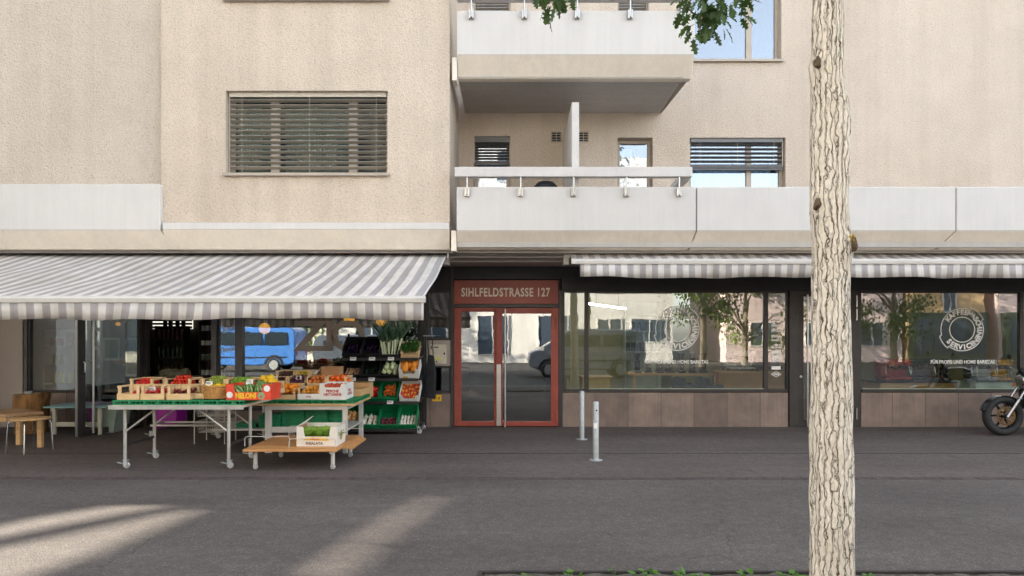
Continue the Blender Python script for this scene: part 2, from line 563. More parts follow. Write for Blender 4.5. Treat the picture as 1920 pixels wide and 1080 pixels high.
M_card = mat('white_cardboard', lin(226, 218, 205), 0.8, 0, 0.05, 5)
M_cardin = mat('brown_cardboard', lin(176, 132, 92), 0.85, 0, 0.08)
M_red_card = mat('red_printed_carton', lin(226, 72, 46), 0.6, 0, 0.06)
M_yellow = mat('yellow_print', lin(244, 190, 40), 0.6, 0, 0.05)
M_redprint = mat('red_print', lin(190, 50, 60), 0.6, 0, 0.05)
M_greenprint = mat('green_print', lin(130, 170, 120), 0.6, 0, 0.05)
M_paper = mat('white_paper', lin(232, 232, 226), 0.8, 0, 0.05)
M_steelrod = M_steel
# ================================================================== SETTING
def sheet(name, x0, x1, y0, y1, z, m, nx=1, ny=1):
    mb = MB()
    for i in range(nx):
        for j in range(ny):
            a, b = x0+(x1-x0)*i/nx, x0+(x1-x0)*(i+1)/nx
            c, d = y0+(y1-y0)*j/ny, y0+(y1-y0)*(j+1)/ny
            mb.poly([(a, c, z), (b, c, z), (b, d, z), (a, d, z)])
    return tag(mb.build(name, m), kind='structure')
YS, YB, YW, YBAY = 11.9, 10.0, 11.8, 10.08
sheet('ground', -150, 150, -150, 150, -0.012, asphalt('far_asphalt', (0.075, 0.073, 0.072)))
sheet('road', -60, 60, -14.0, 2.4, -0.006, asphalt('road_asphalt', (0.075, 0.073, 0.073)))
sheet('pavement', -60, 60, 2.6, 7.55, 0.0, asphalt('pavement_asphalt', (0.110, 0.096, 0.088)))
sheet('shop_pavement', -60, 60, 7.68, 14, 0.0, asphalt('shop_front_asphalt', (0.124, 0.101, 0.091), 0.8))
kb = MB(); kb.box(-60, 60, 2.4, 2.6, -0.2, 0.004)
tag(kb.build('kerb', concrete('kerb_stone', (0.3, 0.29, 0.28)), bevel=0.015), kind='structure')
# brick channel between the two asphalts
M_brick = mat('channel_brick', lin(80, 69, 65), 0.9, 0, 0.35, 5, 0.4)
gb = MB(); rg = random.Random(3)
x = -14.0
while x < 14:
    L = 0.2+rg.uniform(-.02, .02)
    hgt = rg.choice([0.004, 0.005, 0.006, 0.002])
    gb.box(x+.006, x+L-.006, 7.565, 7.61, -0.06, hgt)
    L2 = L
    gb.box(x+.006, x+L2-.006, 7.62, 7.665, -0.06, hgt-0.001)
    x += L
tag(gb.build('gutter', M_brick, bevel=0.003, seg=1), kind='structure')
sheet('gutter_bed', -60, 60, 7.55, 7.68, -0.004, mat('mortar_dirt', (0.035, 0.031, 0.029), 0.95, 0, 0.3, 9))
# seam across the darker asphalt
sm = MB()
xx = -14.0
while xx < 14:
    sm.box(xx, xx+.93, 9.2+rg.uniform(-.01, .01), 9.225, -0.02, 0.003); xx += .95
tag(sm.build('pavement_seam', mat('seam_bitumen', (0.03, 0.028, 0.027), 0.8)), kind='structure')
# tree pit
PITY = 4.55
M_soil = mat('dry_soil', (0.10, 0.085, 0.07), 0.95, 0, 0.45, 22, 0.8, 60, 0.02)
pb = MB()
nx_, ny_ = 90, 30
vs = [[pb.bm.verts.new((-0.18+3.6*i/nx_, 3.1+(PITY-3.12)*j/ny_, 0.012+0.018*noise.noise(Vector((i*.3, j*.3, 0)))+0.01*noise.noise(Vector((i*.9, j*.9, 4))))) for j in range(ny_+1)] for i in range(nx_+1)]
for i in range(nx_):
    for j in range(ny_):
        pb.bm.faces.new((vs[i][j], vs[i+1][j], vs[i+1][j+1], vs[i][j+1]))
tag(pb.build('planting_bed', M_soil, smooth=60), kind='structure')
pe = MB()
pe.box(-0.2, 3.44, PITY, PITY+0.03, -0.1, 0.02).box(-0.23, -0.2, 3.1, PITY+0.03, -0.1, 0.02)
tag(pe.build('bed_edging', mat('rusty_edge', (0.035, 0.028, 0.024), 0.8, 0.2, 0.3)), kind='structure')

# ================================================================== BUILDING
B = thing('apartment_building', 'beige rendered apartment block with white balconies above two street level shops', 'building')
def wall_panel(name, x0, x1, z0, z1, y, depth, ops, m):
    """front face with openings (x0,x1,z0,z1) and their reveals"""
    xs = sorted({x0, x1, *[v for o in ops for v in o[:2]]}); zs = sorted({z0, z1, *[v for o in ops for v in o[2:]]})
    xs = [v for v in xs if x0 <= v <= x1]; zs = [v for v in zs if z0 <= v <= z1]
    mb = MB()
    for a, b in zip(xs, xs[1:]):
        for c, d in zip(zs, zs[1:]):
            mx, mz = (a+b)/2, (c+d)/2
            if any(o[0] < mx < o[1] and o[2] < mz < o[3] for o in ops): continue
            mb.poly([(a, y, c), (b, y, c), (b, y, d), (a, y, d)])
    for a, b, c, d in ops:
        mb.poly([(a, y, c), (a, y+depth, c), (a, y+depth, d), (a, y, d)])
        mb.poly([(b, y, c), (b, y, d), (b, y+depth, d), (b, y+depth, c)])
        mb.poly([(a, y, d), (a, y+depth, d), (b, y+depth, d), (b, y, d)])
        mb.poly([(a, y, c), (b, y, c), (b, y+depth, c), (a, y+depth, c)])
    bmesh.ops.remove_doubles(mb.bm, verts=mb.bm.verts, dist=1e-5)
    return mb.build(name, m, B)

TOP = 13.0
XE = -9.15          # the left end of the block
# openings of the upper floors
W1 = (X(423, YBAY), X(727, YBAY), Z(325, YBAY), Z(170, YBAY))
W1b = (W1[0], W1[1], 6.56, 7.8)
OPB = [W1, W1b]
DL = (X(888, YW), X(957, YW), 3.05, Z(255, YW))
DR = (X(1158, YW), X(1224, YW), 3.05, Z(258, YW))
WR = (X(1293, YW), X(1473, YW), 3.86, Z(258, YW))
WU = (X(1294, YW), X(1465, YW), Z(112, YW), 7.7)
DLU = (X(888, YW), X(957, YW), 5.63, 7.6)
DRU = (X(1158, YW), X(1216, YW), 5.63, 7.6)
wall_panel('bay_wall', X(302, YBAY), X(843, YBAY), Z(417, YBAY), TOP, YBAY, 0.3, OPB, M_stucco)
wall_panel('wall', XE, X(302, YBAY), 3.2, TOP, 10.17, 0.3, [], M_stucco2)
wall_panel('wall', X(843, YBAY), 14, 2.9, TOP, YW, 0.3, [DL, DR, WR, WU, DLU, DRU], M_stucco2)
rw = MB(); xr = X(843, YBAY)
rw.poly([(xr, YBAY, 2.9), (xr, YW, 2.9), (xr, YW, TOP), (xr, YBAY, TOP)])
xl = X(302, YBAY)
rw.poly([(xl, YBAY, 3.2), (xl, YBAY, TOP), (xl, 10.17, TOP), (xl, 10.17, 3.2)])
rw.build('return_wall', M_stucco2, B)
sh = MB()
sh.box(XE, 14, 12.3, 20, TOP, TOP+.3).box(XE-.3, XE, 10.2, 20, 0, TOP).box(14, 14.3, 11.8, 20, 0, TOP).box(XE, 14, 20, 20.3, 0, TOP)
sh.build('outer_shell', M_stucco2, B)

# parapet bands -------------------------------------------------
BEV = 10.2
ZT, ZF, ZBOT = 3.77, Z(433, YB), Z(468, BEV)
def parapet(x0, x1, zt, zf, zb, slant0=0.0, slant1=0.0):
    """white fascia panel + beige splayed underside; the ends of the splay can slant inwards"""
    mb = MB()
    mb.box(x0, x1, YB, YB+.12, zf, zt)
    o = mb.build('parapet', M_white, B, bevel=0.012)
    b = MB()
    v = [b.bm.verts.new(p) for p in ((x0, YB+.001, zf), (x1, YB+.001, zf), (x1-slant1, BEV, zb), (x0+slant0, BEV, zb),
                                     (x0, YB+.12, zf), (x1, YB+.12, zf), (x1-slant1, BEV+.12, zb), (x0+slant0, BEV+.12, zb))]
    for f in ((0, 1, 2, 3), (7, 6, 5, 4), (0, 4, 5, 1), (3, 2, 6, 7), (0, 3, 7, 4), (1, 5, 6, 2)):
        b.bm.faces.new([v[i] for i in f])
    s = b.build('splay', M_beige, o, bevel=0.008)
    return o
XJ1, XJ2 = X(1306, YB), X(1793, YB)
XBL = X(856, YB)
parapet(XBL, XJ1-.008, ZT, ZF, ZBOT, 0.0, 0.07)
parapet(XJ1+.008, XJ2-.008, ZT, ZF, ZBOT, -.05, 0.18)
parapet(XJ2+.008, 10.3, ZT, ZF, ZBOT, -.16, 0.18)
parapet(10.32, 14, ZT, ZF, ZBOT, -.16, 0.0)
parapet(XE, X(300, YB), 3.81, ZF+.01, ZBOT, 0, -.12)
parapet(X(303, YB)+.01, X(842, YB), Z(417, YB), ZF+.02, ZBOT, -.02, 0)
for pa, pb_, pc, pd in ((845, 855, 470, 431), (847, 856, 148, 104)):
    eb = MB(); eb.box(X(pa, YB), X(pb_, YB), YB+.06, YB+.3, Z(pc, YB), Z(pd, YB)); eb.build('end_block', M_beige, B, bevel=.008)
# terrace and loggia floors, soffits
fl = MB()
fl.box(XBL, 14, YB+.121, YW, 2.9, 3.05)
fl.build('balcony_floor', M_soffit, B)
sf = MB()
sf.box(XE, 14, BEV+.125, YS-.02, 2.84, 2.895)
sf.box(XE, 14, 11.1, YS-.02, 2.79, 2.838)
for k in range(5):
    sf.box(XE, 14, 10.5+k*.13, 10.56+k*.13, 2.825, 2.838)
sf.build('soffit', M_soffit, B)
# upper balcony --------------------------------------------------
ub = MB()
UX0, UX1 = X(857, YB), X(1303, YB)
UZT, UZF, UZB = Z(20, YB), Z(103, YB), Z(148, BEV)
ub.box(UX0, UX1, YB, YB+.12, UZF, UZT)
ub.box(UX1-.12, UX1, YB+.121, YW, UZF, UZT)
bal = ub.build('balcony', M_white, B, bevel=.012)
sp = MB()
sp.prism([(YB+.001, UZF), (BEV, UZB), (BEV+.12, UZB), (YB+.12, UZF)], 'X', UX0, UX1-.005)
v = [(UX1-.001, YB+.01, UZF-.001), (UX1-.001, YW, UZF-.001), (UX1-.10, YW, UZB+.001), (UX1-.03, BEV, UZB+.001)]
sp.poly(v)
sp.build('splay', M_beige, bal, bevel=.006)
us = MB()
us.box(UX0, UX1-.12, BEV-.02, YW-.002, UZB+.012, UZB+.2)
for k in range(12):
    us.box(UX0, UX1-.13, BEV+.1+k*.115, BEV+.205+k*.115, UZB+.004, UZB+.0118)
us.build('underside', M_soffit, bal)
# rails -----------------------------------------------------------
def rail(z0, z1, posts, zp0, zp1, x0, x1):
    mb = MB(); mb.box(x0, x1, YB-.07, YB+.06, z0, z1)
    mb.box(x1-.13, x1+.005, YB+.062, YB+.75, z0-.02, z0+.06)
    o = mb.build('rail', M_white, B, bevel=.006)
    for p in posts:
        q = MB(); xp = X(p, YB)
        q.cyl((xp, YB-.045, zp0), (xp, YB-.045, z0+.01), .013, n=10)
        q.box(xp-.035, xp-.012, YB-.06, YB+.003, zp0-.02, zp0+.1).box(xp+.012, xp+.035, YB-.06, YB+.003, zp0-.02, zp0+.1)
        q.box(xp-.034, xp+.034, YB-.012, YB+.002, zp0-.02, zp0+.1)
        q.build('post', M_steel, o, smooth=40)
    return o
rail(Z(333, YB), Z(315, YB), (876, 976, 1075, 1174, 1272), Z(366, YB), 0, X(853, YB), X(1296, YB))
rail(Z(2, YB), Z(-17, YB), (884, 983, 1082, 1181, 1279), Z(34, YB), 0, X(857, YB), X(1296, YB))
# divider
dv = MB(); dv.box(X(1074, 9.95), X(1088, 9.95), 9.99+.13, YW-.003, 3.05, 5.05)
dv.build('divider_wall', M_white, B, bevel=.006)
# vents
for px in (1043, 1094):
    c = X(px, YW); zc = Z(257, YW)
    mb = MB()
    mb.box(c-.09, c+.09, YW-.015, YW+.01, zc+.075, zc+.09).box(c-.09, c+.09, YW-.015, YW+.01, zc-.09, zc-.075)
    mb.box(c-.09, c-.075, YW-.015, YW+.01, zc-.0745, zc+.0745).box(c+.075, c+.09, YW-.015, YW+.01, zc-.0745, zc+.0745)
    mb.box(c-.006, c+.006, YW-.012, YW+.01, zc-.0745, zc+.0745)
    for k in range(3): mb.box(c-.0745, c+.0745, YW-.0115, YW+.005, zc-.05+k*.045, zc-.04+k*.045)
    o = mb.build('vent', M_frame, B)
    q = MB(); q.box(c-.0745, c+.0745, YW-.006, YW-.002, zc-.0745, zc+.0745)
    q.build('backing', M_black, o)

# kettle grill on the lower balcony
KG = thing('kettle_grill', 'black domed grill peeping over the white parapet of the lower balcony', 'grill', (.53, 10.75, 3.05))
q = MB(); q.lathe([(.0, 3.92), (.1, 3.83), (.2, 3.80), (.205, 3.86), (.19, 3.93), (.12, 4.0), (0, 4.03)], (.53, 10.75, 0), 28); q.build('lid', M_black, KG, smooth=60)
for k in range(3):
    q = MB(); q.cyl((.53+.12*math.cos(k*2.1), 10.75+.12*math.sin(k*2.1), 3.83), (.53+.24*math.cos(k*2.1), 10.75+.24*math.sin(k*2.1), 3.05), .012, n=8); q.build('leg', M_steel, KG)
q = MB(); q.tube([(.47, 10.75, 4.01), (.48, 10.75, 4.05), (.58, 10.75, 4.05), (.59, 10.75, 4.01)], .009, 6); q.build('handle', M_steel, KG)
# upper windows ----------------------------------------------------
def window(op, y, depth, bars, fw=.05, mull=.06, pane=M_glass_up, room=.5, name='window', wname=None):
    x0, x1, z0, z1 = op
    yf = y+depth
    mb = MB()
    mb.box(x0+.002, x0+fw, yf, yf+.06, z0+.002, z1-.002).box(x1-fw, x1-.002, yf, yf+.06, z0+.002, z1-.002)
    mb.box(x0+fw, x1-fw, yf, yf+.06, z1-fw, z1-.002).box(x0+fw, x1-fw, yf, yf+.06, z0+.002, z0+fw)
    for b in bars: mb.box(b-mull/2, b+mull/2, yf, yf+.06, z0+fw, z1-fw)
    o = mb.build(name, M_frame, B, bevel=.005)
    p = MB(); p.box(x0+fw-.01, x1-fw+.01, yf+.03, yf+.038, z0+fw-.01, z1-fw+.01)
    p.build('pane', pane, o)
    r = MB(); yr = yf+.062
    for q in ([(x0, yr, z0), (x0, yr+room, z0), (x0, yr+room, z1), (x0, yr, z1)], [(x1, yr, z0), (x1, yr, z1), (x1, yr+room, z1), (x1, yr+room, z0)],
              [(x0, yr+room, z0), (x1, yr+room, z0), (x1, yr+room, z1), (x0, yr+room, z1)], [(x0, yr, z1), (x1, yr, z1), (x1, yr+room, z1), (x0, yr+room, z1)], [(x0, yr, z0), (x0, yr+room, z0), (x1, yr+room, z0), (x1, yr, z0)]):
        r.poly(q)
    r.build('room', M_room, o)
    return o, yf
def sill(o, op, y, out=.05, ext=.03, th=.03):
    mb = MB(); mb.box(op[0]-ext, op[1]+ext, y-out, y+.02, op[2]-th, op[2]-.001)
    mb.box(op[0]-ext, op[1]+ext, y-out-.004, y-out, op[2]-th-.014, op[2]-.002)
    mb.build('sill', M_frame, o)
def blind(o, x0, x1, z0, z1, y, pitch, w, ang, m=None, box_h=.07, tapes=(), stack=0):
    mb = MB()
    mb.box(x0, x1, y-.04, y+.04, z1-box_h, z1-.003)
    z = z1-box_h-pitch*.6
    rot = Matrix.Rotation(ang, 3, 'X')
    while z > z0+.02:
        mb.obox(((x0+x1)/2, y, z), (x1-x0, w, .004), rot)
        z -= pitch
    for k in range(stack): mb.box(x0, x1, y-.035, y+.035, z0-.012*k-.009, z0-.012*k-.001)
    mb.box(x0, x1, y-.03, y+.03, z0-.012*stack-.03, z0-.012*stack-.010)
    b = mb.build('blind', m or M_blind, o)
    for tx in tapes:
        t = MB(); t.box(tx-.002, tx+.002, y-.045, y-.043, z0, z1-box_h); t.build('tape', M_blind, o)
    for tx in (x0-.012, x1+.012):
        t = MB(); t.box(tx-.008, tx+.008, y-.012, y+.012, z0-.03, z1-.004); t.build('guide', M_blind, o)
def curtain(o, x0, x1, z0, z1, y, m, folds=.045):
    mb = MB(); n = max(8, int((x1-x0)/folds*4))
    A = []
    for i in range(n+1):
        xx = x0+(x1-x0)*i/n; yy = y+.02*math.sin(2*math.pi*i/4+math.sin(i*.7))
        A.append((mb.bm.verts.new((xx, yy, z0)), mb.bm.verts.new((xx, yy, z1))))
    for a, b in zip(A, A[1:]): mb.bm.faces.new((a[0], b[0], b[1], a[1]))
    return mb.build('curtain', m, o, smooth=80, solid=.004)
M_glass_bay = glass('bay_glass', (0.72, 0.80, 0.77), base=0.015, amt=0.3)
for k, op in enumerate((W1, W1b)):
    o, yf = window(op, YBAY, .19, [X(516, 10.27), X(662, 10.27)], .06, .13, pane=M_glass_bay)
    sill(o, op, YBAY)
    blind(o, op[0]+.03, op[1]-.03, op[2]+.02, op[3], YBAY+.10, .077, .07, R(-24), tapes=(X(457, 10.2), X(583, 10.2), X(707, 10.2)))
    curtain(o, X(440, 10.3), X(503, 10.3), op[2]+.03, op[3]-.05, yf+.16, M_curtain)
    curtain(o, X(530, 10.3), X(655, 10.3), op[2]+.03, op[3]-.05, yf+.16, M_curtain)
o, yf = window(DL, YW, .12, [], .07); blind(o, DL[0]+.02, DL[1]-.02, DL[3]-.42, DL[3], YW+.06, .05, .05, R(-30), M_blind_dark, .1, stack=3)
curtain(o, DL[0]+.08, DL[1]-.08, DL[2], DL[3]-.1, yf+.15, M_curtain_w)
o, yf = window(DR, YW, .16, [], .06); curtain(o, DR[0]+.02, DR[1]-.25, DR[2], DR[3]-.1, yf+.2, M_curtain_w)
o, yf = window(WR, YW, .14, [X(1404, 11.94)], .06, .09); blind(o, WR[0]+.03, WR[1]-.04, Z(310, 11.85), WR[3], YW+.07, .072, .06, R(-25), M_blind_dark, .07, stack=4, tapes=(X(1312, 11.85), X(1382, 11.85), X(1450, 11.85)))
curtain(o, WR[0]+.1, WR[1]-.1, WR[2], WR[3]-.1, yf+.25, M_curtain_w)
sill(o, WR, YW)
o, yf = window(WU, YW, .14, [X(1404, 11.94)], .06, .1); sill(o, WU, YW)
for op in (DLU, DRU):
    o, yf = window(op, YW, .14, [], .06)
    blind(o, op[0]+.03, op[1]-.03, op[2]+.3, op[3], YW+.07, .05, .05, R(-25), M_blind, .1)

# shop front -------------------------------------------------------
def xs(px): return X(px, YS)
def zs(py): return Z(py, YS)
ZH, ZSILL = zs(545), zs(735)
fa = MB()
fa.box(XE, xs(845), YS-.02, YS+.16, ZH, 2.785).box(xs(1053), 14, YS-.02, YS+.16, ZH, 2.785)
fa.box(xs(845), xs(1053), YS-.02, YS+.16, zs(524), 2.785)
fa.build('fascia', M_darker, B, bevel=.004)
bk = MB(); bk.box(XE, 14, YS+.161, YS+.3, ZH, 2.9)
bk.build('lintel', M_darker, B)
def post(x0, x1, z0, z1, m=M_dark, out=.0, nm='mullion'):
    mb = MB(); mb.box(x0, x1, YS-out, YS+.1, z0, z1)
    return mb.build(nm, m, B, bevel=.004)
def glazing(x0, x1, z0, z1, fw=.035, m=M_dark, pane=M_glass, bottom=.05):
    mb = MB()
    mb.box(x0, x0+fw, YS+.01, YS+.09, z0, z1).box(x1-fw, x1, YS+.01, YS+.09, z0, z1)
    mb.box(x0+fw, x1-fw, YS+.01, YS+.09, z1-fw, z1-.001).box(x0+fw, x1-fw, YS-.01, YS+.09, z0, z0+bottom)
    o = mb.build('shop_window', m, B, bevel=.004)
    p = MB(); p.box(x0+fw-.008, x1-fw+.008, YS+.045, YS+.053, z0+bottom-.01, z1-fw+.008)
    p.build('pane', pane, o)
    return o
def plinth(x0, x1, z1=ZSILL-.012):
    mb = MB(); mb.box(x0, x1, YS-.015, YS+.12, -.05, z1)
    mb.build('plinth', M_plinth, B, bevel=.003)
# right shop
post(xs(1047), xs(1055), 0, ZH, M_dark, .02)
plinth(xs(1055), xs(1477)); plinth(xs(1614), 14)
glazing(xs(1055)+.001, xs(1100), ZSILL, ZH-.001)
WK1 = glazing(xs(1100)+.001, xs(1437), ZSILL, ZH-.001)
WDEC = glazing(xs(1437)+.001, xs(1479), ZSILL, ZH-.001)
post(xs(1479)+.001, xs(1496), 0, ZH, M_dark, .03)
WK2 = glazing(xs(1612)+.001, 8.9, ZSILL, ZH-.001)
glazing(8.901, 14, ZSILL, ZH-.001)
post(xs(1592), xs(1612), 0, ZH, M_dark, .03)
# coffee shop door
dm = MB(); a, b = xs(1496)+.002, xs(1592)-.002
dm.box(a, a+.1, YS-.0, YS+.07, .01, ZH-.002).box(b-.1, b, YS, YS+.07, .01, ZH-.002)
dm.box(a+.1, b-.1, YS, YS+.07, ZH-.1, ZH-.002).box(a+.1, b-.1, YS, YS+.07, .01, .12)
dk = dm.build('shop_door', M_dark, B, bevel=.004)
p = MB(); p.box(a+.09, b-.09, YS+.03, YS+.038, .11, ZH-.09); p.build('pane', M_glass_door, dk)
h = MB(); hx = xs(1511)
h.cyl((hx, YS-.07, zs(799)), (hx, YS-.07, zs(553)), .016, n=12)
for zz in (.12, 1.2, 2.2): h.cyl((hx, YS-.07, zz), (hx+.01, YS+.005, zz), .009, n=8)
h.build('handle', M_steel, dk, smooth=40)
hx = xs(1604)
for zz in (zs(590), zs(565), zs(775)):
    h = MB(); h.cyl((hx, YS-.045, zz-.1), (hx, YS-.045, zz+.1), .012, n=10); h.build('hinge', M_steel, dk, smooth=40)
h = MB(); h.cyl((a+.05, YS-.012, zs(706)), (a+.05, YS+.002, zs(706)), .022, n=14); h.build('lock', M_steel, dk, smooth=40)
# narrow ledge of light metal below the panes
for p0_, p1_ in ((xs(1104), xs(1432)), (xs(1616), 8.86)):
    lg = MB(); lg.box(p0_, p1_, YS-.006, YS+.012, ZSILL+.052, ZSILL+.062); lg.build('sill_strip', mat('pale_green_strip', lin(176, 186, 164), .4), B)

# entrance ----------------------------------------------------------
EX0, EX1 = xs(851), xs(1047)
post(xs(845), EX0-.001, 0, 2.785, M_dark, .025)
e = MB(); ZE = zs(577)
e.box(EX0+.002, EX0+.13, YS, YS+.08, .012, ZE).box(EX0+.13, xs(926), YS, YS+.08, ZE-.07, ZE).box(EX0+.13, xs(926), YS, YS+.08, .012, zs(790))
e.box(xs(926), xs(930)-.002, YS, YS+.08, .012, ZE)
ed = e.build('entrance_door', M_red, B, bevel=.005)
p = MB(); p.box(EX0+.12, xs(927), YS+.03, YS+.038, zs(791), ZE-.06); p.build('pane', M_glass_door, ed)
l = MB(); la, lb = xs(930)+.002, EX1-.003
l.box(la, xs(942), YS-.02, YS+.07, .012, ZE-.004).box(xs(1033), lb, YS-.02, YS+.07, .012, ZE-.004)
l.box(xs(942), xs(1033), YS-.02, YS+.07, zs(588), ZE-.004).box(xs(942), xs(1033), YS-.02, YS+.07, .012, zs(790))
lf = l.build('door_leaf', M_red, ed, bevel=.005)
p = MB(); p.box(xs(941), xs(1034), YS+.02, YS+.028, zs(791), zs(587)); p.build('pane', M_glass_door, ed)
h = MB(); hx = xs(947); h.cyl((hx, YS-.09, zs(800)), (hx, YS-.09, zs(580)), .014, n=12)
for zz in (.1, 1.05, 2.0): h.cyl((hx, YS-.09, zz), (hx-.04, YS-.018, zz), .008, n=8)
h.build('handle', M_steel, ed, smooth=40)
h = MB(); h.box(xs(930)+.01, xs(938)+.012, YS-.025, YS-.0205, .02, zs(683)); h.build('kick_plate', M_steel, ed)
for zz in (zs(608), zs(780)):
    h = MB(); h.cyl((xs(1042), YS-.035, zz-.07), (xs(1042), YS-.035, zz+.07), .012, n=10); h.build('hinge', M_red, ed, smooth=40)
tr = MB(); tr.box(EX0+.002, EX1-.003, YS-.015, YS+.1, ZE+.002, zs(570)); tr.build('transom', M_dark, B, bevel=.003)

# intercom bay -------------------------------------------------------
plinth(xs(800), xs(845)-.002, zs(738))
post(xs(788), xs(800)-.001, 0, ZH, M_dark, .02)
glazing(xs(800), xs(845)-.002, zs(638), ZH-.001)
glazing(xs(800), xs(845)-.002, zs(738)+.002, zs(686), .03)
ip = MB(); ip.box(xs(800), xs(845)-.002, YS-.005, YS+.09, zs(686)+.001, zs(638)-.001); ip.build('infill_panel', M_grey, B)

# grocery front -------------------------------------------------------
WZ = glazing(xs(450), xs(788)-.001, zs(770), ZH-.001, pane=M_glass_fruit)
plinth(xs(398), xs(788)-.001, zs(770)-.002)
WCH = glazing(xs(407), xs(450)-.001, zs(770), ZH-.001, .03, M_dark, M_glass_fruit)
post(xs(441), xs(455), zs(770), ZH, mat('mullion_grey', lin(98, 94, 92), .4, .3), .015)
post(xs(397), xs(407)-.001, 0, ZH, mat('mullion_grey', lin(98, 94, 92), .4, .3), .03)
post(xs(266), xs(276), 0, ZH, M_dark, .02)
gl = glazing(xs(52), xs(149), zs(737), ZH-.001, pane=M_glass_fruit)
plinth(xs(52), xs(149), zs(737)-.003)
glazing(xs(150), xs(266)-.002, .03, ZH-.001, pane=M_glass_door)
post(xs(46), xs(52)-.001, 0, ZH, mat('mullion_grey', lin(98, 94, 92), .4, .3), .02)
gp = MB(); gp.box(XE, xs(45), YS-.04, YS+.12, 0, ZH-.001); gp.build('wall_panel', M_grey, B)
# open glass door leaf of the grocery, swung out towards the pavement
dl = MB()
hp = Vector((xs(268), YS-.05, 0)); ep = Vector((-6.76, 10.6, 0))
dd = (ep-hp); DLEN = dd.length; ang = math.atan2(dd.y, dd.x)
RM = Matrix.Translation(hp) @ Matrix.Rotation(ang, 4, 'Z')
def leaf_box(mb, u0, u1, v0, v1, z0, z1):
    c = RM @ Vector(((u0+u1)/2, (v0+v1)/2, (z0+z1)/2))
    mb.obox(c, (u1-u0, v1-v0, z1-z0), RM.to_3x3())
leaf_box(dl, 0, .07, -.03, .03, .015, ZH-.02); leaf_box(dl, DLEN-.13, DLEN, -.035, .035, .015, ZH-.02)
leaf_box(dl, .07, DLEN-.13, -.03, .03, .015, .1); leaf_box(dl, .07, DLEN-.13, -.03, .03, ZH-.1, ZH-.02)
dlo = dl.build('open_door', M_dark, B, bevel=.004)
p = MB(); leaf_box(p, .06, DLEN-.12, -.004, .004, .09, ZH-.09); p.build('pane', M_glass_door, dlo)
h = MB(); q0 = RM @ Vector((DLEN-.22, .09, .05)); q1 = RM @ Vector((DLEN-.22, .09, 2.25)); h.cyl(q0, q1, .018, n=12)
for zz in (.15, 1.2, 2.1): h.cyl(RM @ Vector((DLEN-.22, .09, zz)), RM @ Vector((DLEN-.22, .0, zz)), .009, n=8)
h.build('handle', M_steel, dlo, smooth=40)
h = MB(); leaf_box(h, DLEN+.001, DLEN+.008, -.02, .02, .02, ZH-.03); h.build('edge_strip', M_steel, dlo)
h = MB()
h.tube([RM @ Vector((DLEN-.065, .037, 1.02)), RM @ Vector((DLEN-.065, .09, 1.02)), RM @ Vector((DLEN-.065, .095, 1.16)), RM @ Vector((DLEN-.065, .06, 1.18))], .011, 8)
h.build('lever', M_steel, dlo, smooth=40)

# interior shells ------------------------------------------------------
def room_shell(nm, x0, x1, y0, y1, z1, mw, mf, mc):
    w = MB()
    w.poly([(x0, y0, 0), (x0, y1, 0), (x0, y1, z1), (x0, y0, z1)]); w.poly([(x1, y0, 0), (x1, y0, z1), (x1, y1, z1), (x1, y1, 0)])
    w.poly([(x0, y1, 0), (x1, y1, 0), (x1, y1, z1), (x0, y1, z1)])
    w.build('interior_wall', mw, B)
    f = MB(); f.poly([(x0, y0-.15, .006), (x1, y0-.15, .006), (x1, y1, .006), (x0, y1, .006)]); f.build('interior_floor', mf, B)
    c = MB(); c.poly([(x0, y0, z1), (x0, y1, z1), (x1, y1, z1), (x1, y0, z1)]); c.build('interior_ceiling', mc, B)
M_shopwall = mat('olive_shop_wall', lin(150, 148, 116), .8, 0, .06)
M_darkwall = mat('dark_brown_wall', lin(52, 46, 42), .8, 0, .2)
M_woodfloor = wood('wood_floor', lin(150, 104, 60), lin(184, 136, 84), 'Y', 4)
room_shell('coffee', .86, 13.9, YS+.29, 17.0, 2.9, M_shopwall, M_woodfloor, mat('white_ceiling', lin(226, 224, 218), .8))
room_shell('grocery', XE+.02, xs(845)-.03, YS+.29, 17.0, 2.9, M_darkwall, mat('grey_floor', lin(88, 80, 74), .6), mat('dark_ceiling', lin(70, 64, 58), .8))
room_shell('hall', xs(845)-.02, .85, YS+.29, 17.5, 2.9, mat('hall_wall', lin(120, 112, 104), .7), mat('hall_floor', lin(62, 60, 58), .35), mat('white_ceiling', lin(226, 224, 218), .8))
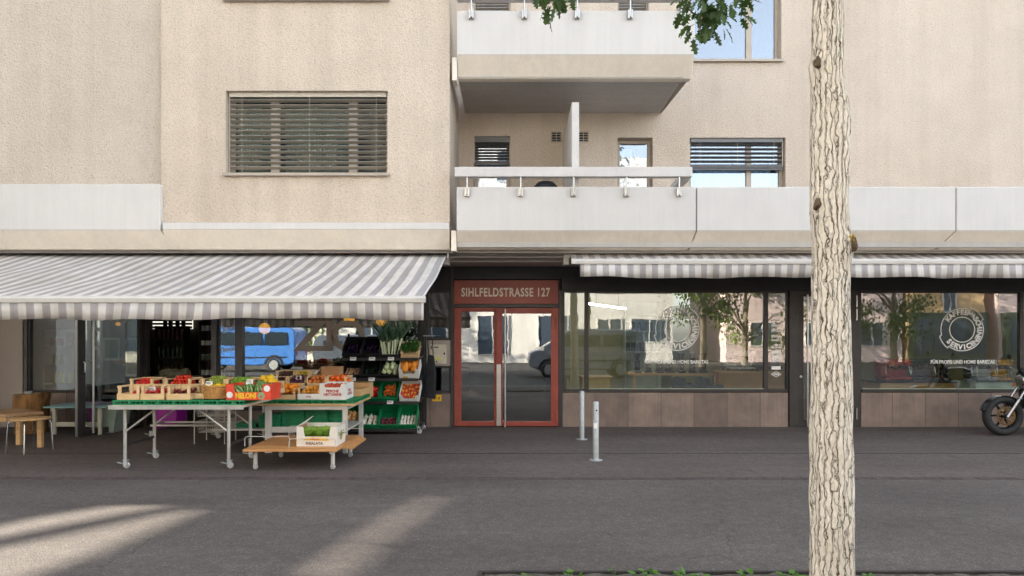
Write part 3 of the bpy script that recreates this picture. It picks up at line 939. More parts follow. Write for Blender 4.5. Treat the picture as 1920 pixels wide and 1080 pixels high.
# ================================================================== AWNINGS
PER = 0.181
GR_D, GR_L = lin(204, 198, 197), lin(246, 242, 237)
def awning(label, x0, x1, yb, zb, yf, zf, vz, phase, arms, vx0=None):
    A = thing('striped_awning', label, 'awning', ((x0+x1)/2, yb, zb), 'striped shop awnings')
    ph = phase-(x0+x1)/2
    ms = striped('awning_cloth', PER, ph, GR_D, GR_L)
    mb = MB(); n = 10; W = int((x1-x0)/.3)
    rows = []
    for i in range(W+1):
        xx = x0+(x1-x0)*i/W; r = []
        for j in range(n+1):
            t = j/n
            sag = -.035*math.sin(math.pi*t)*(1 if yb-yf > 1 else .2)+(.012*math.sin(i*.9+j*.7)+.014*noise.noise(Vector((i*.35, j*.25, yb))))*math.sin(math.pi*t)
            r.append(mb.bm.verts.new((xx, yb+(yf-yb)*t, zb+(zf-zb)*t+sag)))
        rows.append(r)
    for a, b in zip(rows, rows[1:]):
        for j in range(n): mb.bm.faces.new((a[j], b[j], b[j+1], a[j+1]))
    mb.build('cloth', ms, A, smooth=60, solid=.003)
    bar = MB()
    bar.prism([(yf-.035, zf-.06), (yf+.025, zf-.06), (yf+.035, zf-.03), (yf+.03, zf+.012), (yf-.02, zf+.02), (yf-.04, zf-.01)], 'X', x0-.02, x1+.02)
    bar.build('front_bar', M_white_metal, A, bevel=.008)
    v = MB(); vx0 = x0 if vx0 is None else vx0
    n2 = int((x1-vx0)/.03); L = []
    for i in range(n2+1):
        xx = vx0+(x1-vx0)*i/n2
        L.append([v.bm.verts.new((xx, yf-.02+.016*k*math.sin(xx*2.1+1.2*math.sin(xx*.9))+.010*k*math.sin(xx*7.3+2*math.sin(xx*1.9)), zf-.059-(vz+.015)*k/2+(.007*k*math.sin(xx*1.7+math.sin(xx*4)) if k else 0))) for k in (0, 1, 2)])
    for a, b in zip(L, L[1:]):
        for k in (0, 1): v.bm.faces.new((a[k], b[k], b[k+1], a[k+1]))
    v.build('valance', ms, A, smooth=60, solid=.002)
    c = MB(); c.box(x0-.02, x1+.02, yb-.03, yb+.09, zb+.012, zb+.05)
    c.cyl((x0-.02, yb+.06, zb-.02), (x1+.02, yb+.06, zb-.02), .035, n=12)
    c.build('roller', M_soffit, A, smooth=40)
    for bx in [x0+.25+i*(x1-x0-.5)/max(1, int((x1-x0)/2.6)) for i in range(int((x1-x0)/2.6)+1)]:
        k = MB(); k.box(bx-.05, bx+.05, yb-.05, yb+.05, zb+.0505, zb+.075).box(bx-.02, bx+.03, yb-.075, yb-.04, zb+.02, zb+.045); k.build('bracket', M_galv, A)
    for ax, s in arms:
        q = MB(); ey = (yb+yf)/2; drop = (zf-zb)
        if yb-yf > 1:
            q.bar((ax, yb, zb-.09), (ax+.55*s, ey, zb+drop*.5-.14), .045, .05); q.bar((ax+.55*s, ey, zb+drop*.5-.145), (ax+.1*s, yf+.04, zf-.07), .04, .045)
        else:
            q.bar((ax, yb, zb-.07), (ax+1.3*s, yb-.12, zb-.10), .045, .05); q.bar((ax+1.3*s, yb-.13, zb-.105), (ax+.1*s, yf+.05, zf-.06), .04, .045)
        q.build('arm', M_white_metal, A, bevel=.006)
    e = MB(); xe = x1 if abs(x1) < 3 else x0
    e.box(xe-.02 if xe > 0 else xe, xe if xe > 0 else xe+.03, yb-.06, yb+.08, zb-.07, zb+.011)
    e.tube([(xe+.02, yb-.02, zb-.04), (xe+.02, yb-.04, zb-.1), (xe+.02, yb-.02, zb-.13), (xe+.02, yb, zb-.1), (xe+.02, yb-.01, zb-.05)], .008, 6)
    e.build('end_plate', M_galv, A)
    return A
awning('grey and white striped awning pulled far out over the fruit tables', -7.85, -.99, 10.42, Z(477, 10.42), 7.67, 2.02, .17, -3.278, [(-1.35, -1), (-5.2, 1), (-7.5, 1)])
awning('grey and white striped awning nearly rolled in above the coffee machine shop window', .89, 13.9, 10.45, Z(476, 10.45), 10.05, 2.70, .18, 1.15, [(1.2, 1), (6.2, -1), (7.2, 1)], 1.0)
# the awning shafts over the entrance
for py, yy in ((482, 10.45), (490, 10.62)):
    rd = MB(); rd.cyl((-.95, yy, Z(py, yy)), (.86, yy, Z(py, yy)), .012, n=8); rd.build('cross_rod', M_alu, B, smooth=40)
for px in (839, 1064):
    rp = MB(); rp.box(X(px, 10.45)-.06, X(px, 10.45)+.02, 10.42, 10.7, Z(497, 10.5), 2.83); rp.build('mounting_plate', M_soffit, B)

# ================================================================== SIGNS AND LETTERING
S = thing('address_sign', 'red house sign with cream letters over the red glass entrance door', 'sign', (xs(949), YS-.02, zs(548)))
q = MB(); q.box(EX0+.004, EX1-.004, YS-.021, YS+.05, zs(570)+.002, zs(525)-.004); q.build('panel', M_redsign, S, bevel=.004)
q = MB(); q.box(EX0+.004, EX0+.028, YS-.03, YS-.0215, zs(570)+.002, zs(525)-.004).box(EX1-.028, EX1-.004, YS-.03, YS-.0215, zs(570)+.002, zs(525)-.004); q.build('edge', M_red, S)
me = text_mesh('SIHLFELDSTRASSE 127', .205, .006, .004, .62, spacing=1.12)
wmax = max(v.co.x for v in me.vertices)-min(v.co.x for v in me.vertices)
me.transform(Matrix.Scale(1.545/wmax, 4, (1, 0, 0)))
text_obj('lettering', me, M_letter, S, (xs(948), YS-.026, zs(549)))

def ring_logo(parent, cx, cz, y, r):
    L = []
    T = Matrix.Translation((cx, y, cz))
    def ringm(ro, ri, a0, a1, n=60):
        bm = bmesh.new(); A = []
        for i in range(n+1):
            a = a0+(a1-a0)*i/n
            A.append((bm.verts.new((ro*math.cos(a), 0, ro*math.sin(a))), bm.verts.new((ri*math.cos(a), 0, ri*math.sin(a)))))
        for p, s in zip(A, A[1:]): bm.faces.new((p[0], s[0], s[1], p[1]))
        me = bpy.data.meshes.new('ring'); bm.to_mesh(me); bm.free()
        return me
    def seg(p, s, w):
        bm = bmesh.new(); p = Vector((p[0], 0, p[1])); s = Vector((s[0], 0, s[1])); d = (s-p).normalized(); nn = Vector((-d.z, 0, d.x))*w/2
        bm.faces.new([bm.verts.new(v) for v in (p+nn, s+nn, s-nn, p-nn)])
        me = bpy.data.meshes.new('seg'); bm.to_mesh(me); bm.free(); return me
    w = .015
    L.append((ringm(r*.58, r*.58-w, 0, 2*math.pi), T))
    ro, rb = r*.97, r*1.07
    arcs = [(65, 25, rb), (25, -130, ro), (-130, -165, rb), (-165, -295, ro)]
    for a0, a1, rr in arcs:
        L.append((ringm(rr, rr-w, R(a0), R(a1)), T))
    for a in (65, 25, -130, -165):
        L.append((seg((ro*math.cos(R(a)), ro*math.sin(R(a))), (rb*math.cos(R(a+3)), rb*math.sin(R(a+3))), w), T))
    def word(wd, a0, step, rr, up):
        for i, ch in enumerate(wd):
            a = R(a0+step*i)
            me = text_mesh(ch, r*.31, .006)
            rot = Matrix.Rotation((a-math.pi/2) if up else (a+math.pi/2), 4, 'Z')
            me.transform(FRONT @ Matrix.Translation((rr*math.cos(a), rr*math.sin(a), 0)) @ rot)
            L.append((me, T))
    word('KAFFEEMASCHINEN', 143, -13.2, r*.77, True)
    word('SERVICE', -138, 14.0, r*.79, False)
    return join_text('logo', L, M_decal, parent)
ring_logo(WK1, xs(1271), zs(616), YS+.041, 43/107.56)
ring_logo(WK2, xs(1807), zs(618), YS+.041, 42/107.56)
for wn, px in ((WK1, 1269), (WK2, 1808)):
    me = text_mesh('FÜR PROFIS UND HOME BARISTAS', .085, .002)
    wmax = max(v.co.x for v in me.vertices)-min(v.co.x for v in me.vertices)
    me.transform(Matrix.Scale(1.12/wmax, 4, (1, 0, 0)))
    text_obj('lettering', me, M_decal, wn, (xs(px), YS+.041, zs(679)))
# column of small marks on the narrow pane
L = []
rng = random.Random(11)
for k, (py, hgt, kind) in enumerate(((590, .05, 's'), (601, .05, 'b'), (610, .05, 's'), (620, .07, 'b'), (630, .05, 's'), (638, .045, 'b'), (647, .05, 'd'), (651, .03, 'b'), (660, .05, 'f'), (669, .05, 'f'), (676, .06, 'b'), (690, .06, 'f'))):
    bm = bmesh.new(); w = .16
    def rect(a, b, c, d):
        bm.faces.new([bm.verts.new(p) for p in ((a, 0, c), (b, 0, c), (b, 0, d), (a, 0, d))])
    if kind == 'f':
        rect(-w/2, w/2, -hgt/2, hgt/2)
    elif kind == 'd':
        bm.faces.new([bm.verts.new(p) for p in ((-.05, 0, 0), (0, 0, -.025), (.05, 0, 0), (0, 0, .025))])
    else:
        x = -w/2
        while x < w/2-.01:
            l = rng.uniform(.008, .02); hh = hgt*rng.uniform(.5, .95)
            rect(x, min(w/2, x+l), -hh/2, hh/2); x += l+rng.uniform(.004, .009)
        if kind == 's': rect(-w/2, w*.3, -hgt*.5, -hgt*.5+.008)
    me = bpy.data.meshes.new('m'); bm.to_mesh(me); bm.free()
    L.append((me, Matrix.Translation((xs(1457), YS+.041, zs(py)))))
bm = bmesh.new()
def dia(a, b):
    P = ((-a, 0, 0), (0, 0, -b), (a, 0, 0), (0, 0, b)); Q = ((-a+.02, 0, 0), (0, 0, -b+.012), (a-.02, 0, 0), (0, 0, b-.012))
    for i in range(4):
        bm.faces.new([bm.verts.new(p) for p in (P[i], P[(i+1) % 4], Q[(i+1) % 4], Q[i])])
dia(.09, .055)
me = bpy.data.meshes.new('m'); bm.to_mesh(me); bm.free(); L.append((me, Matrix.Translation((xs(1457), YS+.041, zs(702)))))
L.append((text_mesh('VBM', .05, .002), Matrix.Translation((xs(1457), YS+.041, zs(702))) @ FRONT))
join_text('marks', L, M_decal, WDEC)
me = text_mesh('USE', .085, .002); text_obj('lettering', me, M_decal, ed, (xs(1013), YS+.016, zs(654)))
# big word on the grocery window
M_zio = mat('brown_window_letters', lin(176, 160, 142), .6, 0, .04)
L = []
for ch, px, w in (('Z', 580, 1.15), ('I', 617, 1.2), ('O', 652, 1.0)):
    L.append((text_mesh(ch, .74, .012), Matrix.Translation((xs(px), YS+.041, zs(633))) @ FRONT @ Matrix.Diagonal((w*1.05, 1, 1, 1))))
join_text('lettering', L, M_zio, WZ)
L = [(text_mesh('Spuntini', .12, .002, shear=.35), Matrix.Translation((xs(427), YS+.041, zs(616))) @ Matrix.Rotation(R(-8), 4, 'Y') @ FRONT @ Matrix.Diagonal((.72, 1.2, 1, 1))),
     (text_mesh('Risotto', .12, .002, shear=.35), Matrix.Translation((xs(425), YS+.041, zs(655))) @ Matrix.Rotation(R(-10), 4, 'Y') @ FRONT @ Matrix.Diagonal((.72, 1.1, 1, 1))),
     (text_mesh('e pane', .1, -.001, shear=.35), Matrix.Translation((xs(422), YS+.041, zs(668))) @ Matrix.Rotation(R(-10), 4, 'Y') @ FRONT @ Matrix.Diagonal((.6, 1.0, 1, 1)))][:2]
for l_ in L: join_text('lettering', [l_], M_decal, WCH)
# intercom and sticker
I = thing('letter_box', 'cream metal letter box panel set between the fruit shop and the red door', 'letter box', (xs(821), YS-.02, zs(664)))
q = MB(); q.box(xs(806), xs(837), YS-.03, YS-.006, zs(682), zs(646)); q.build('cover', mat('cream_enamel', lin(214, 204, 182), .45), I, bevel=.004)
q = MB(); q.box(xs(808), xs(810), YS-.0325, YS-.0302, zs(655), zs(648)).box(xs(814), xs(822), YS-.0325, YS-.0302, zs(652), zs(650)).box(xs(832), xs(835), YS-.0325, YS-.0302, zs(665), zs(661)); q.cyl((xs(819), YS-.033, zs(678)), (xs(819), YS-.0302, zs(678)), .014); q.build('slot', M_black, I)
q = MB(); q.box(xs(816), xs(828), YS-.032, YS-.0301, zs(675), zs(669)); q.build('label_field', mat('pale_yellow', lin(222, 216, 130), .6), I)
K = thing('yellow_sticker', 'small yellow notice stuck on the tiled plinth beside the red door', 'sticker', (xs(820), YS-.018, zs(746)))
q = MB(); q.box(xs(811), xs(828), YS-.0185, YS-.0155, zs(752), zs(740)); q.build('sheet', M_yellow, K)
q = MB()
for a, b in ((814, 817), (818.5, 820), (822, 825)): q.box(xs(a), xs(b), YS-.0200, YS-.0187, zs(749), zs(744))
q.build('print', mat('ochre_print', lin(170, 120, 20), .6), K)

# ================================================================== BOLLARDS
def bollard(label, px, py, h, marks):
    Y = EYE*F/(py-HZ); x = X(px, Y)
    b = thing('bollard', label, 'bollard', (x, Y, 0), 'steel bollards')
    q = MB(); q.lathe([(.038, .0), (.038, h-.012), (.034, h-.002), (.0, h)], (x, Y, 0), 20); q.build('post', M_galv, b, smooth=35)
    q = MB(); q.lathe([(.085, 0), (.085, .008), (.045, .012), (.04, .02)], (x, Y, 0), 24); q.build('base_plate', M_galv, b, smooth=35)
    if marks:
        q = MB(); q.box(x-.032, x+.014, Y-.0395, Y-.034, h-.34, h-.27); q.build('sticker', M_paper, b)
        q = MB(); q.tube([(x+.006, Y-.037, h-.11), (x+.006, Y-.041, h-.11)], .012, 10); q.build('lock_hole', M_black, b)
bollard('grey steel bollard standing back near the plinth, without stickers', 1091, 824, .743, False)
bollard('grey steel bollard nearer the kerb with a round lock hole and white sticker', 1117, 863, .75, True)

# ================================================================== STREET TREE
TY = 3.9; TX = X(1560, TY)
tree = thing('street_tree', 'pale bark street tree with deep dark furrows and lobed leaves in front of the shops', 'tree', (TX, TY, 0))
def bark():
    m, t, b, out = base_nodes('furrowed_bark')
    v0 = coords(t)
    sx = N(t, 'ShaderNodeSeparateXYZ'); t.links.new(v0, sx.inputs[0])
    ang = math_n(t, 'ARCTAN2', sx.outputs[1], sx.outputs[0])
    fine = noise_tex(t, coords(t, (1, 1, .35)), 85, 5, .65)
    mid = noise_tex(t, coords(t, (1, 1, .45)), 20, 4)
    def lines(fr, scale, zst, amp, off):
        mp = N(t, 'ShaderNodeMapping'); mp.inputs['Scale'].default_value = (1, 1, zst); mp.inputs['Location'].default_value = off
        t.links.new(v0, mp.inputs[0])
        ph = math_n(t, 'MULTIPLY', math_n(t, 'SUBTRACT', noise_tex(t, mp.outputs[0], scale, 4, .6), .5), amp)
        return math_n(t, 'ABSOLUTE', math_n(t, 'SINE', math_n(t, 'ADD', math_n(t, 'MULTIPLY', ang, fr), ph)))
    d = math_n(t, 'MINIMUM', lines(11, 9, .75, 9.5, (0, 0, 0)), math_n(t, 'MULTIPLY_ADD', lines(7, 12, .8, 11, (4, 2, 7)), .9, .08))
    d = math_n(t, 'MULTIPLY_ADD', math_n(t, 'SUBTRACT', mid, .47), .8, d)
    d = math_n(t, 'MULTIPLY_ADD', math_n(t, 'SUBTRACT', fine, .5), .28, d)
    fur = ramp(t, d, [(0.03, 0.0), (0.24, 1.0)])
    ridge = ramp(t, fine, [(0.3, lin(204, 190, 170)), (0.7, lin(238, 228, 212))])
    ridge = mixc(t, 1.0, ridge, ramp(t, noise_tex(t, v0, 3.2, 4), [(.3, (.9, .885, .85)), (.7, (1.05, 1.05, 1.05))]), 'MULTIPLY')
    c = mixc(t, fur, lin(94, 72, 50), ridge)
    t.links.new(c, b.inputs['Base Color']); b.inputs['Roughness'].default_value = .95; b.inputs['Specular IOR Level'].default_value = .15
    h = math_n(t, 'ADD', ramp(t, d, [(0.0, 0.0), (0.45, 1.0)]), math_n(t, 'MULTIPLY', fine, .3))
    bump_to(t, b, h, .9, .016)
    return m
M_bark = bark()
prof = [(1110, 1519, 1601), (1080, 1520, 1600), (1000, 1521, 1599), (800, 1522, 1597), (650, 1523.5, 1594), (560, 1524.5, 1591), (500, 1525, 1592), (470, 1524.5, 1596), (455, 1524, 1597), (430, 1521, 1589), (395, 1518, 1588), (370, 1519, 1588), (330, 1520, 1589), (280, 1521, 1591), (235, 1522, 1594), (205, 1523, 1590), (160, 1522, 1582), (125, 1519, 1580), (100, 1523, 1580), (40, 1525, 1580), (0, 1526, 1579), (-150, 1528, 1576), (-300, 1526, 1580)]
tb = MB(); nseg = 56
zz_ = [Z(p[0], TY) for p in prof]
def interp(z):
    for (z0, p0), (z1, p1) in zip(zip(zz_, prof), zip(zz_[1:], prof[1:])):
        if z0 <= z <= z1:
            t = (z-z0)/(z1-z0); t = t*t*(3-2*t)
            return p0[1]+(p1[1]-p0[1])*t, p0[2]+(p1[2]-p0[2])*t
    return (prof[0] if z < zz_[0] else prof[-1])[1:]
rings = []; nz = 190; ztop = zz_[-1]
for i in range(nz+1):
    z = -.05+(ztop+.05)*i/nz
    a, b_ = interp(z); cx = (X(a, TY)+X(b_, TY))/2; rr = (X(b_, TY)-X(a, TY))/2*.985
    if z < .12: rr *= 1+.5*(.12-max(z, 0))**1.2/.12
    ring = []
    for j in range(nseg):
        th = 2*math.pi*j/nseg
        d = .010*noise.noise(Vector((math.cos(th)*2.2, math.sin(th)*2.2, z*1.5)))+.006*noise.noise(Vector((math.cos(th)*9, math.sin(th)*9, z*5)))+.004*noise.noise(Vector((math.cos(th)*16, math.sin(th)*16, z*6+9)))
        ring.append(tb.bm.verts.new((cx+(rr+d)*math.cos(th), TY+(rr*.97+d)*math.sin(th), z)))
    rings.append(ring)
for a, b_ in zip(rings, rings[1:]):
    for j in range(nseg): tb.bm.faces.new((a[j], a[(j+1) % nseg], b_[(j+1) % nseg], b_[j]))
tb.bm.faces.new(rings[-1])
trunk = tb.build('trunk', M_bark, tree, smooth=180)
# old branch scars
def knot(px, py, side, s, m):
    z = Z(py, TY); x = X(px, TY); q = MB()
    yy = TY-.06*(1 if abs(side) < 2 else .5)
    q.sph((x, yy, z), (.026*s, .03*s, .04*s), 16, 12)
    for v in q.bm.verts: v.co += Vector(v.co).normalized()*.0+Vector((noise.noise(v.co*40), noise.noise(v.co*40+Vector((5, 0, 0))), noise.noise(v.co*40+Vector((0, 7, 0)))))*.013
    q.build('knot', m, trunk, smooth=60)
M_knot = mat('dark_branch_scar', lin(92, 74, 56), .95, 0, .3, 30, .8, 60, .01)
knot(1524.5, 124, -1, .8, M_knot); knot(1524, 387, -1, .75, M_knot); knot(1588, 461, 1, 1.1, M_knot)
q = MB()
rl = random.Random(5)
for _ in range(16): q.sph((X(1583+rl.uniform(-7, 7), TY), TY-.075+rl.uniform(-.02, .03), Z(451+rl.uniform(-6, 5), TY)), (.007*rl.uniform(.6, 1.3),)*3, 6, 4)
q.build('lichen', mat('yellow_lichen', lin(190, 160, 40), .9, 0, .3, 20), trunk, smooth=60)
# limbs and leaves
limb = MB(); rl = random.Random(21); tips = []
top = Vector(((X(prof[-1][1], TY)+X(prof[-1][2], TY))/2, TY, ztop))
def grow(p, d, L, r, depth):
    pts = [p]; n = 5
    for i in range(n):
        d = (d+Vector((rl.uniform(-.22, .22), rl.uniform(-.22, .22), rl.uniform(-.1, .16)))).normalized()
        pts.append(pts[-1]+d*L/n)
    limb.tube(pts, [r*(1-.5*i/n) for i in range(n+1)], 8)
    if depth == 0:
        tips.extend(pts[2:]); return
    for k in range(3):
        a = rl.uniform(0, 6.28); nd = (d+Vector((math.cos(a)*.8, math.sin(a)*.8, rl.uniform(-.25, .45)))).normalized()
        grow(pts[-1-k % 3], nd, L*.68, r*.5, depth-1)
for k in range(5):
    a = 1.2566*k+.4
    grow(top-Vector((0, 0, .1*k+.1)), Vector((math.cos(a), math.sin(a), 1.1)).normalized(), 1.5, .07, 2)
# two low boughs reaching towards the facade
lowtips = []
def bough(pts, r):
    limb.tube(pts, [r*(1-.75*i/(len(pts)-1)) for i in range(len(pts))], 7)
bough([top-Vector((0, 0, .5)), (1.75, 4.5, 4.75), (1.65, 5.1, 4.78), (1.6, 5.45, 4.55), (1.57, 5.6, 4.3), (1.55, 5.65, 4.12)], .035)
bough([top-Vector((0, 0, .3)), (1.3, 4.4, 4.95), (.8, 5.0, 4.95), (.5, 5.35, 4.75), (.38, 5.5, 4.5), (.34, 5.52, 4.3)], .03)
bough([(1.65, 5.1, 4.78), (1.78, 5.4, 4.6), (1.84, 5.55, 4.35)], .015)
bough([(.5, 5.35, 4.75), (.62, 5.5, 4.6), (.72, 5.55, 4.45)], .012)
limb.build('limb', M_bark, tree, smooth=60)
def leaf_shape():
    half = [(0, 0), (.03, .16), (.16, .22), (.10, .34), (.09, .38), (.25, .47), (.13, .54), (.11, .6), (.24, .72), (.11, .76), (.09, .8), (.12, .9), (0, 1.0)]
    return half
LEAF = leaf_shape()
def add_leaf(bm, p, d, n, L):
    d = d.normalized(); s = d.cross(n)
    if s.length < 1e-3: s = d.cross(Vector((1, 0, 0)))
    s.normalize(); n = s.cross(d)
    mid = []
    left = []; right = []
    for w, t in LEAF:
        c = p+d*(t*L)+n*(-.18*L*t*t)
        left.append((c+s*w*L*1.25+n*abs(w)*L*.22)); right.append((c-s*w*L*1.25+n*abs(w)*L*.22))
        mid.append(c)
    M_ = [bm.verts.new(c) for c in mid]
    Lv = [bm.verts.new(c) for c in left[1:-1]]; Rv = [bm.verts.new(c) for c in right[1:-1]]
    bm.faces.new((M_[0], M_[1], Lv[0])); bm.faces.new((M_[0], Rv[0], M_[1]))
    for i in range(len(Lv)-1):
        bm.faces.new((M_[i+1], M_[i+2], Lv[i+1], Lv[i])); bm.faces.new((M_[i+1], Rv[i], Rv[i+1], M_[i+2]))
    bm.faces.new((M_[-2], M_[-1], Lv[-1])); bm.faces.new((M_[-2], Rv[-1], M_[-1]))
M_leaf = mat('oak_leaf', lin(74, 98, 46), .5, 0, .4, 3.5, trans=.4)
lf_ = MB(); rl = random.Random(8)
def cluster(c, n, rad, L=.14):
    for _ in range(n):
        o = Vector((rl.gauss(0, 1), rl.gauss(0, 1), rl.gauss(0, .8)))*rad*.55
        d = (o.normalized()*.7+Vector((rl.uniform(-.5, .5), rl.uniform(-.5, .5), rl.uniform(-1.0, -.1))))
        add_leaf(lf_.bm, Vector(c)+o, d, Vector((rl.uniform(-1, 1), rl.uniform(-1, 1), 1.0)), L*rl.uniform(.7, 1.25))
for t_ in tips: cluster(t_, 9, .38)
for px, py, n, rad in ((1300, 25, 16, .13), (1335, 12, 26, .2), (1365, 18, 18, .14), (1310, 52, 12, .085), (1303, 66, 6, .05), (1340, 46, 16, .11), (1380, 40, 8, .06), (1345, -20, 30, .22), (1392, 10, 6, .05), (1290, 5, 8, .1)):
    cluster((X(px, 5.6), 5.6, Z(py, 5.6)+.05), n, rad, .125)
for px, py, n, rad in ((1030, 8, 8, .08), (1048, 0, 10, .1), (1030, 22, 5, .04), (1062, -4, 8, .08), (1010, 4, 5, .04)):
    cluster((X(px, 5.5), 5.5, Z(py, 5.5)+.05), n, rad, .125)
lf_.build('crown', M_leaf, tree)

# weeds in the pit
M_weed = mat('weed_leaf', lin(92, 138, 50), .55, 0, .25, 6, trans=.3)
def weed(label, px, h, n, big, seed, Y=4.4):
    rw_ = random.Random(seed); x = X(px, Y); w = thing('weed', label, 'weed', (x, Y, .02), 'weeds in the tree pit')
    st = MB(); lv = MB()
    for k in range(n):
        a = rw_.uniform(0, 6.28); rr = rw_.uniform(.02, .11)*big; hh = h*rw_.uniform(.45, 1)
        tip = Vector((x+rr*math.cos(a), Y+rr*math.sin(a)*.6, .02+hh))
        st.tube([(x+.02*math.cos(a), Y+.02*math.sin(a), .0), (x+rr*.5*math.cos(a), Y+rr*.3*math.sin(a), .02+hh*.6), tip], .0022, 5)
        dd = Vector((math.cos(a), math.sin(a), rw_.uniform(-.3, .3))).normalized()
        for q_ in range(3):
            d2 = (dd+Vector((rw_.uniform(-.9, .9), rw_.uniform(-.9, .9), rw_.uniform(-.2, .4)))).normalized()
            L = .055*big*rw_.uniform(.7, 1.2); s = d2.cross(Vector((0, 0, 1))).normalized()
            pts = [tip+d2*L*t+s*wd*L for t, wd in ((0, 0), (.25, .3), (.6, .36), (1, 0), (.6, -.36), (.25, -.3))]
            lv.poly(pts)
    st.build('stem', M_weed, w); lv.build('foliage', M_weed, w)
weed('broad leaved weed at the pit edge left of the trunk, the largest of them', 1206, .04, 6, 1.0, 1)
weed('pair of bright green leaves in the pit below the second bollard side of the trunk', 1303, .05, 5, .9, 2)
weed('low green weed tuft in the pit a step away from the trunk', 1410, .045, 5, .8, 3)
weed('spreading weed just beside the left foot of the pale trunk', 1470, .045, 6, .9, 4)
weed('thin single stemmed weed near the left corner of the pit', 1077, .05, 3, .7, 5)
weed('small weed with tiny leaves at the far left corner of the pit', 978, .03, 3, .6, 6)
weed('tall wispy weed growing between the corner weeds and the broad leaved one', 1155, .10, 2, .5, 7)
weed('short weed at the right foot of the pale trunk', 1625, .03, 3, .6, 8)

# ================================================================== MOTORCYCLE
MY = 10.85; MX = X(1880, MY)
mc = thing('motorcycle', 'black motorcycle with gold brake disc parked by the tiled plinth', 'motorcycle', (MX+.7, MY, 0))
M_chrome = mat('chrome', lin(172, 170, 168), .22, .95, .06)
M_gold = mat('gold_disc', lin(112, 88, 56), .4, .7, .15)
M_bikeblack = mat('black_paint', (.012, .012, .014), .2, 0, .1, coat=.6)
def wheel(x, r=.32):
    rot = Matrix.Rotation(R(90), 3, 'X'); c = (x, MY, r)
    q = MB(); q.torus(c, r-.06, .06, 40, 12, rot, 1.05); w = q.build('wheel', M_rubber, mc, smooth=60)
    q = MB(); q.torus(c, r-.115, .014, 36, 8, rot, 2.2)
    for k in range(6):
        a = k*math.pi/3; q.bar((x+.04*math.cos(a), MY, r+.04*math.sin(a)), (x+(r-.12)*math.cos(a), MY, r+(r-.12)*math.sin(a)), .028, .022, (0, 1, 0))
    q.cyl((x, MY-.07, r), (x, MY+.07, r), .035, n=16); q.build('rim', M_bikeblack, w, smooth=40)
    q = MB()
    for i in range(40):
        a0, a1 = 2*math.pi*i/40, 2*math.pi*(i+1)/40
        for (ri, ro) in ((.085, .105), (.118, .15)):
            if i % 5 == 0 and ri < .1: continue
            q.poly([(x+ri*math.cos(a0), MY-.075, r+ri*math.sin(a0)), (x+ro*math.cos(a0), MY-.075, r+ro*math.sin(a0)), (x+ro*math.cos(a1), MY-.075, r+ro*math.sin(a1)), (x+ri*math.cos(a1), MY-.075, r+ri*math.sin(a1))])
    for k in range(5):
        a = k*2*math.pi/5; q.bar((x+.05*math.cos(a), MY-.075, r+.05*math.sin(a)), (x+.13*math.cos(a+.3), MY-.075, r+.13*math.sin(a+.3)), .018, .006, (0, 1, 0))
    q.build('brake_disc', M_gold, w, solid=.005)
wheel(MX); wheel(MX+1.42)
q = MB(); pts = []
for i in range(13):
    a = R(158-i*9.5); pts.append((MX+.335*math.cos(a), MY, .30+.335*math.sin(a)))
for a, b_ in zip(pts, pts[1:]): q.bar(a, b_, .13, .012, (0, 0, 1))
q.sph((MX+.335*math.cos(R(160)), MY-.0, .30+.335*math.sin(R(160))), (.03, .05, .03)); q.build('front_fender', M_bikeblack, mc, smooth=50)
hd = Vector((MX+.42, 0, .93))
for s in (-1, 1):
    q = MB(); q.cyl((MX-.0, MY+s*.10, .30), (MX+.2, MY+s*.10, .60), .028, n=12); q.cyl((MX+.19, MY+s*.10, .585), (MX+.42, MY+s*.10, .94), .021, n=12); q.torus((MX+.2, MY+s*.10, .60), .03, .01, 14, 6); q.build('fork', M_chrome, mc, smooth=40)
q = MB(); q.tube([(MX+.42, MY-.36, 1.06), (MX+.36, MY-.25, 1.05), (MX+.38, MY-.1, .99), (MX+.38, MY+.1, .99), (MX+.36, MY+.25, 1.05), (MX+.42, MY+.36, 1.06)], .013, 8); q.build('handlebar', M_chrome, mc, smooth=40)
q = MB(); q.lathe([(0, -.14), (.05, -.13), (.085, -.07), (.095, 0), (.09, .012), (0, .02)], (MX+.27, MY, .88), 20, Matrix.Rotation(R(-90), 3, 'Y')); q.build('headlight', M_chrome, mc, smooth=40)
for s in (-1, 1):
    q = MB(); q.sph((MX+.3, MY+s*.17, .80), (.03, .025, .025)); q.cyl((MX+.32, MY+s*.06, .81), (MX+.3, MY+s*.16, .80), .008, n=8); q.build('indicator', mat('amber_lens', lin(220, 130, 40), .3), mc, smooth=50)
q = MB(); q.box(MX+.36, MX+.46, MY-.16, MY+.16, .42, .74); q.build('radiator', M_rubber, mc, bevel=.02)
q = MB(); q.cyl((MX+.33, MY-.07, 1.0), (MX+.38, MY-.07, 1.03), .05, n=16); q.cyl((MX+.33, MY+.07, 1.0), (MX+.38, MY+.07, 1.03), .05, n=16); q.box(MX+.30, MX+.44, MY-.13, MY+.13, .93, .985); q.build('instrument_panel', M_black, mc, bevel=.01)
for s in (-1, 1):
    q = MB(); q.tube([(MX+.40, MY+s*.3, 1.06), (MX+.38, MY+s*.36, 1.2)], .006, 6); q.sph((MX+.38, MY+s*.38, 1.24), (.02, .06, .045)); q.build('mirror', M_black, mc, smooth=60)
q = MB(); q.sph((MX+.72, MY, .86), (.3, .15, .13), 20, 12); q.build('tank', M_bikeblack, mc, smooth=60)
q = MB(); q.prism([(MX+.95, .80), (MX+1.6, .86), (MX+1.62, .92), (MX+1.2, .88), (MX+.97, .90)], 'Y', MY-.12, MY+.12); q.build('seat', M_rubber, mc, bevel=.03)
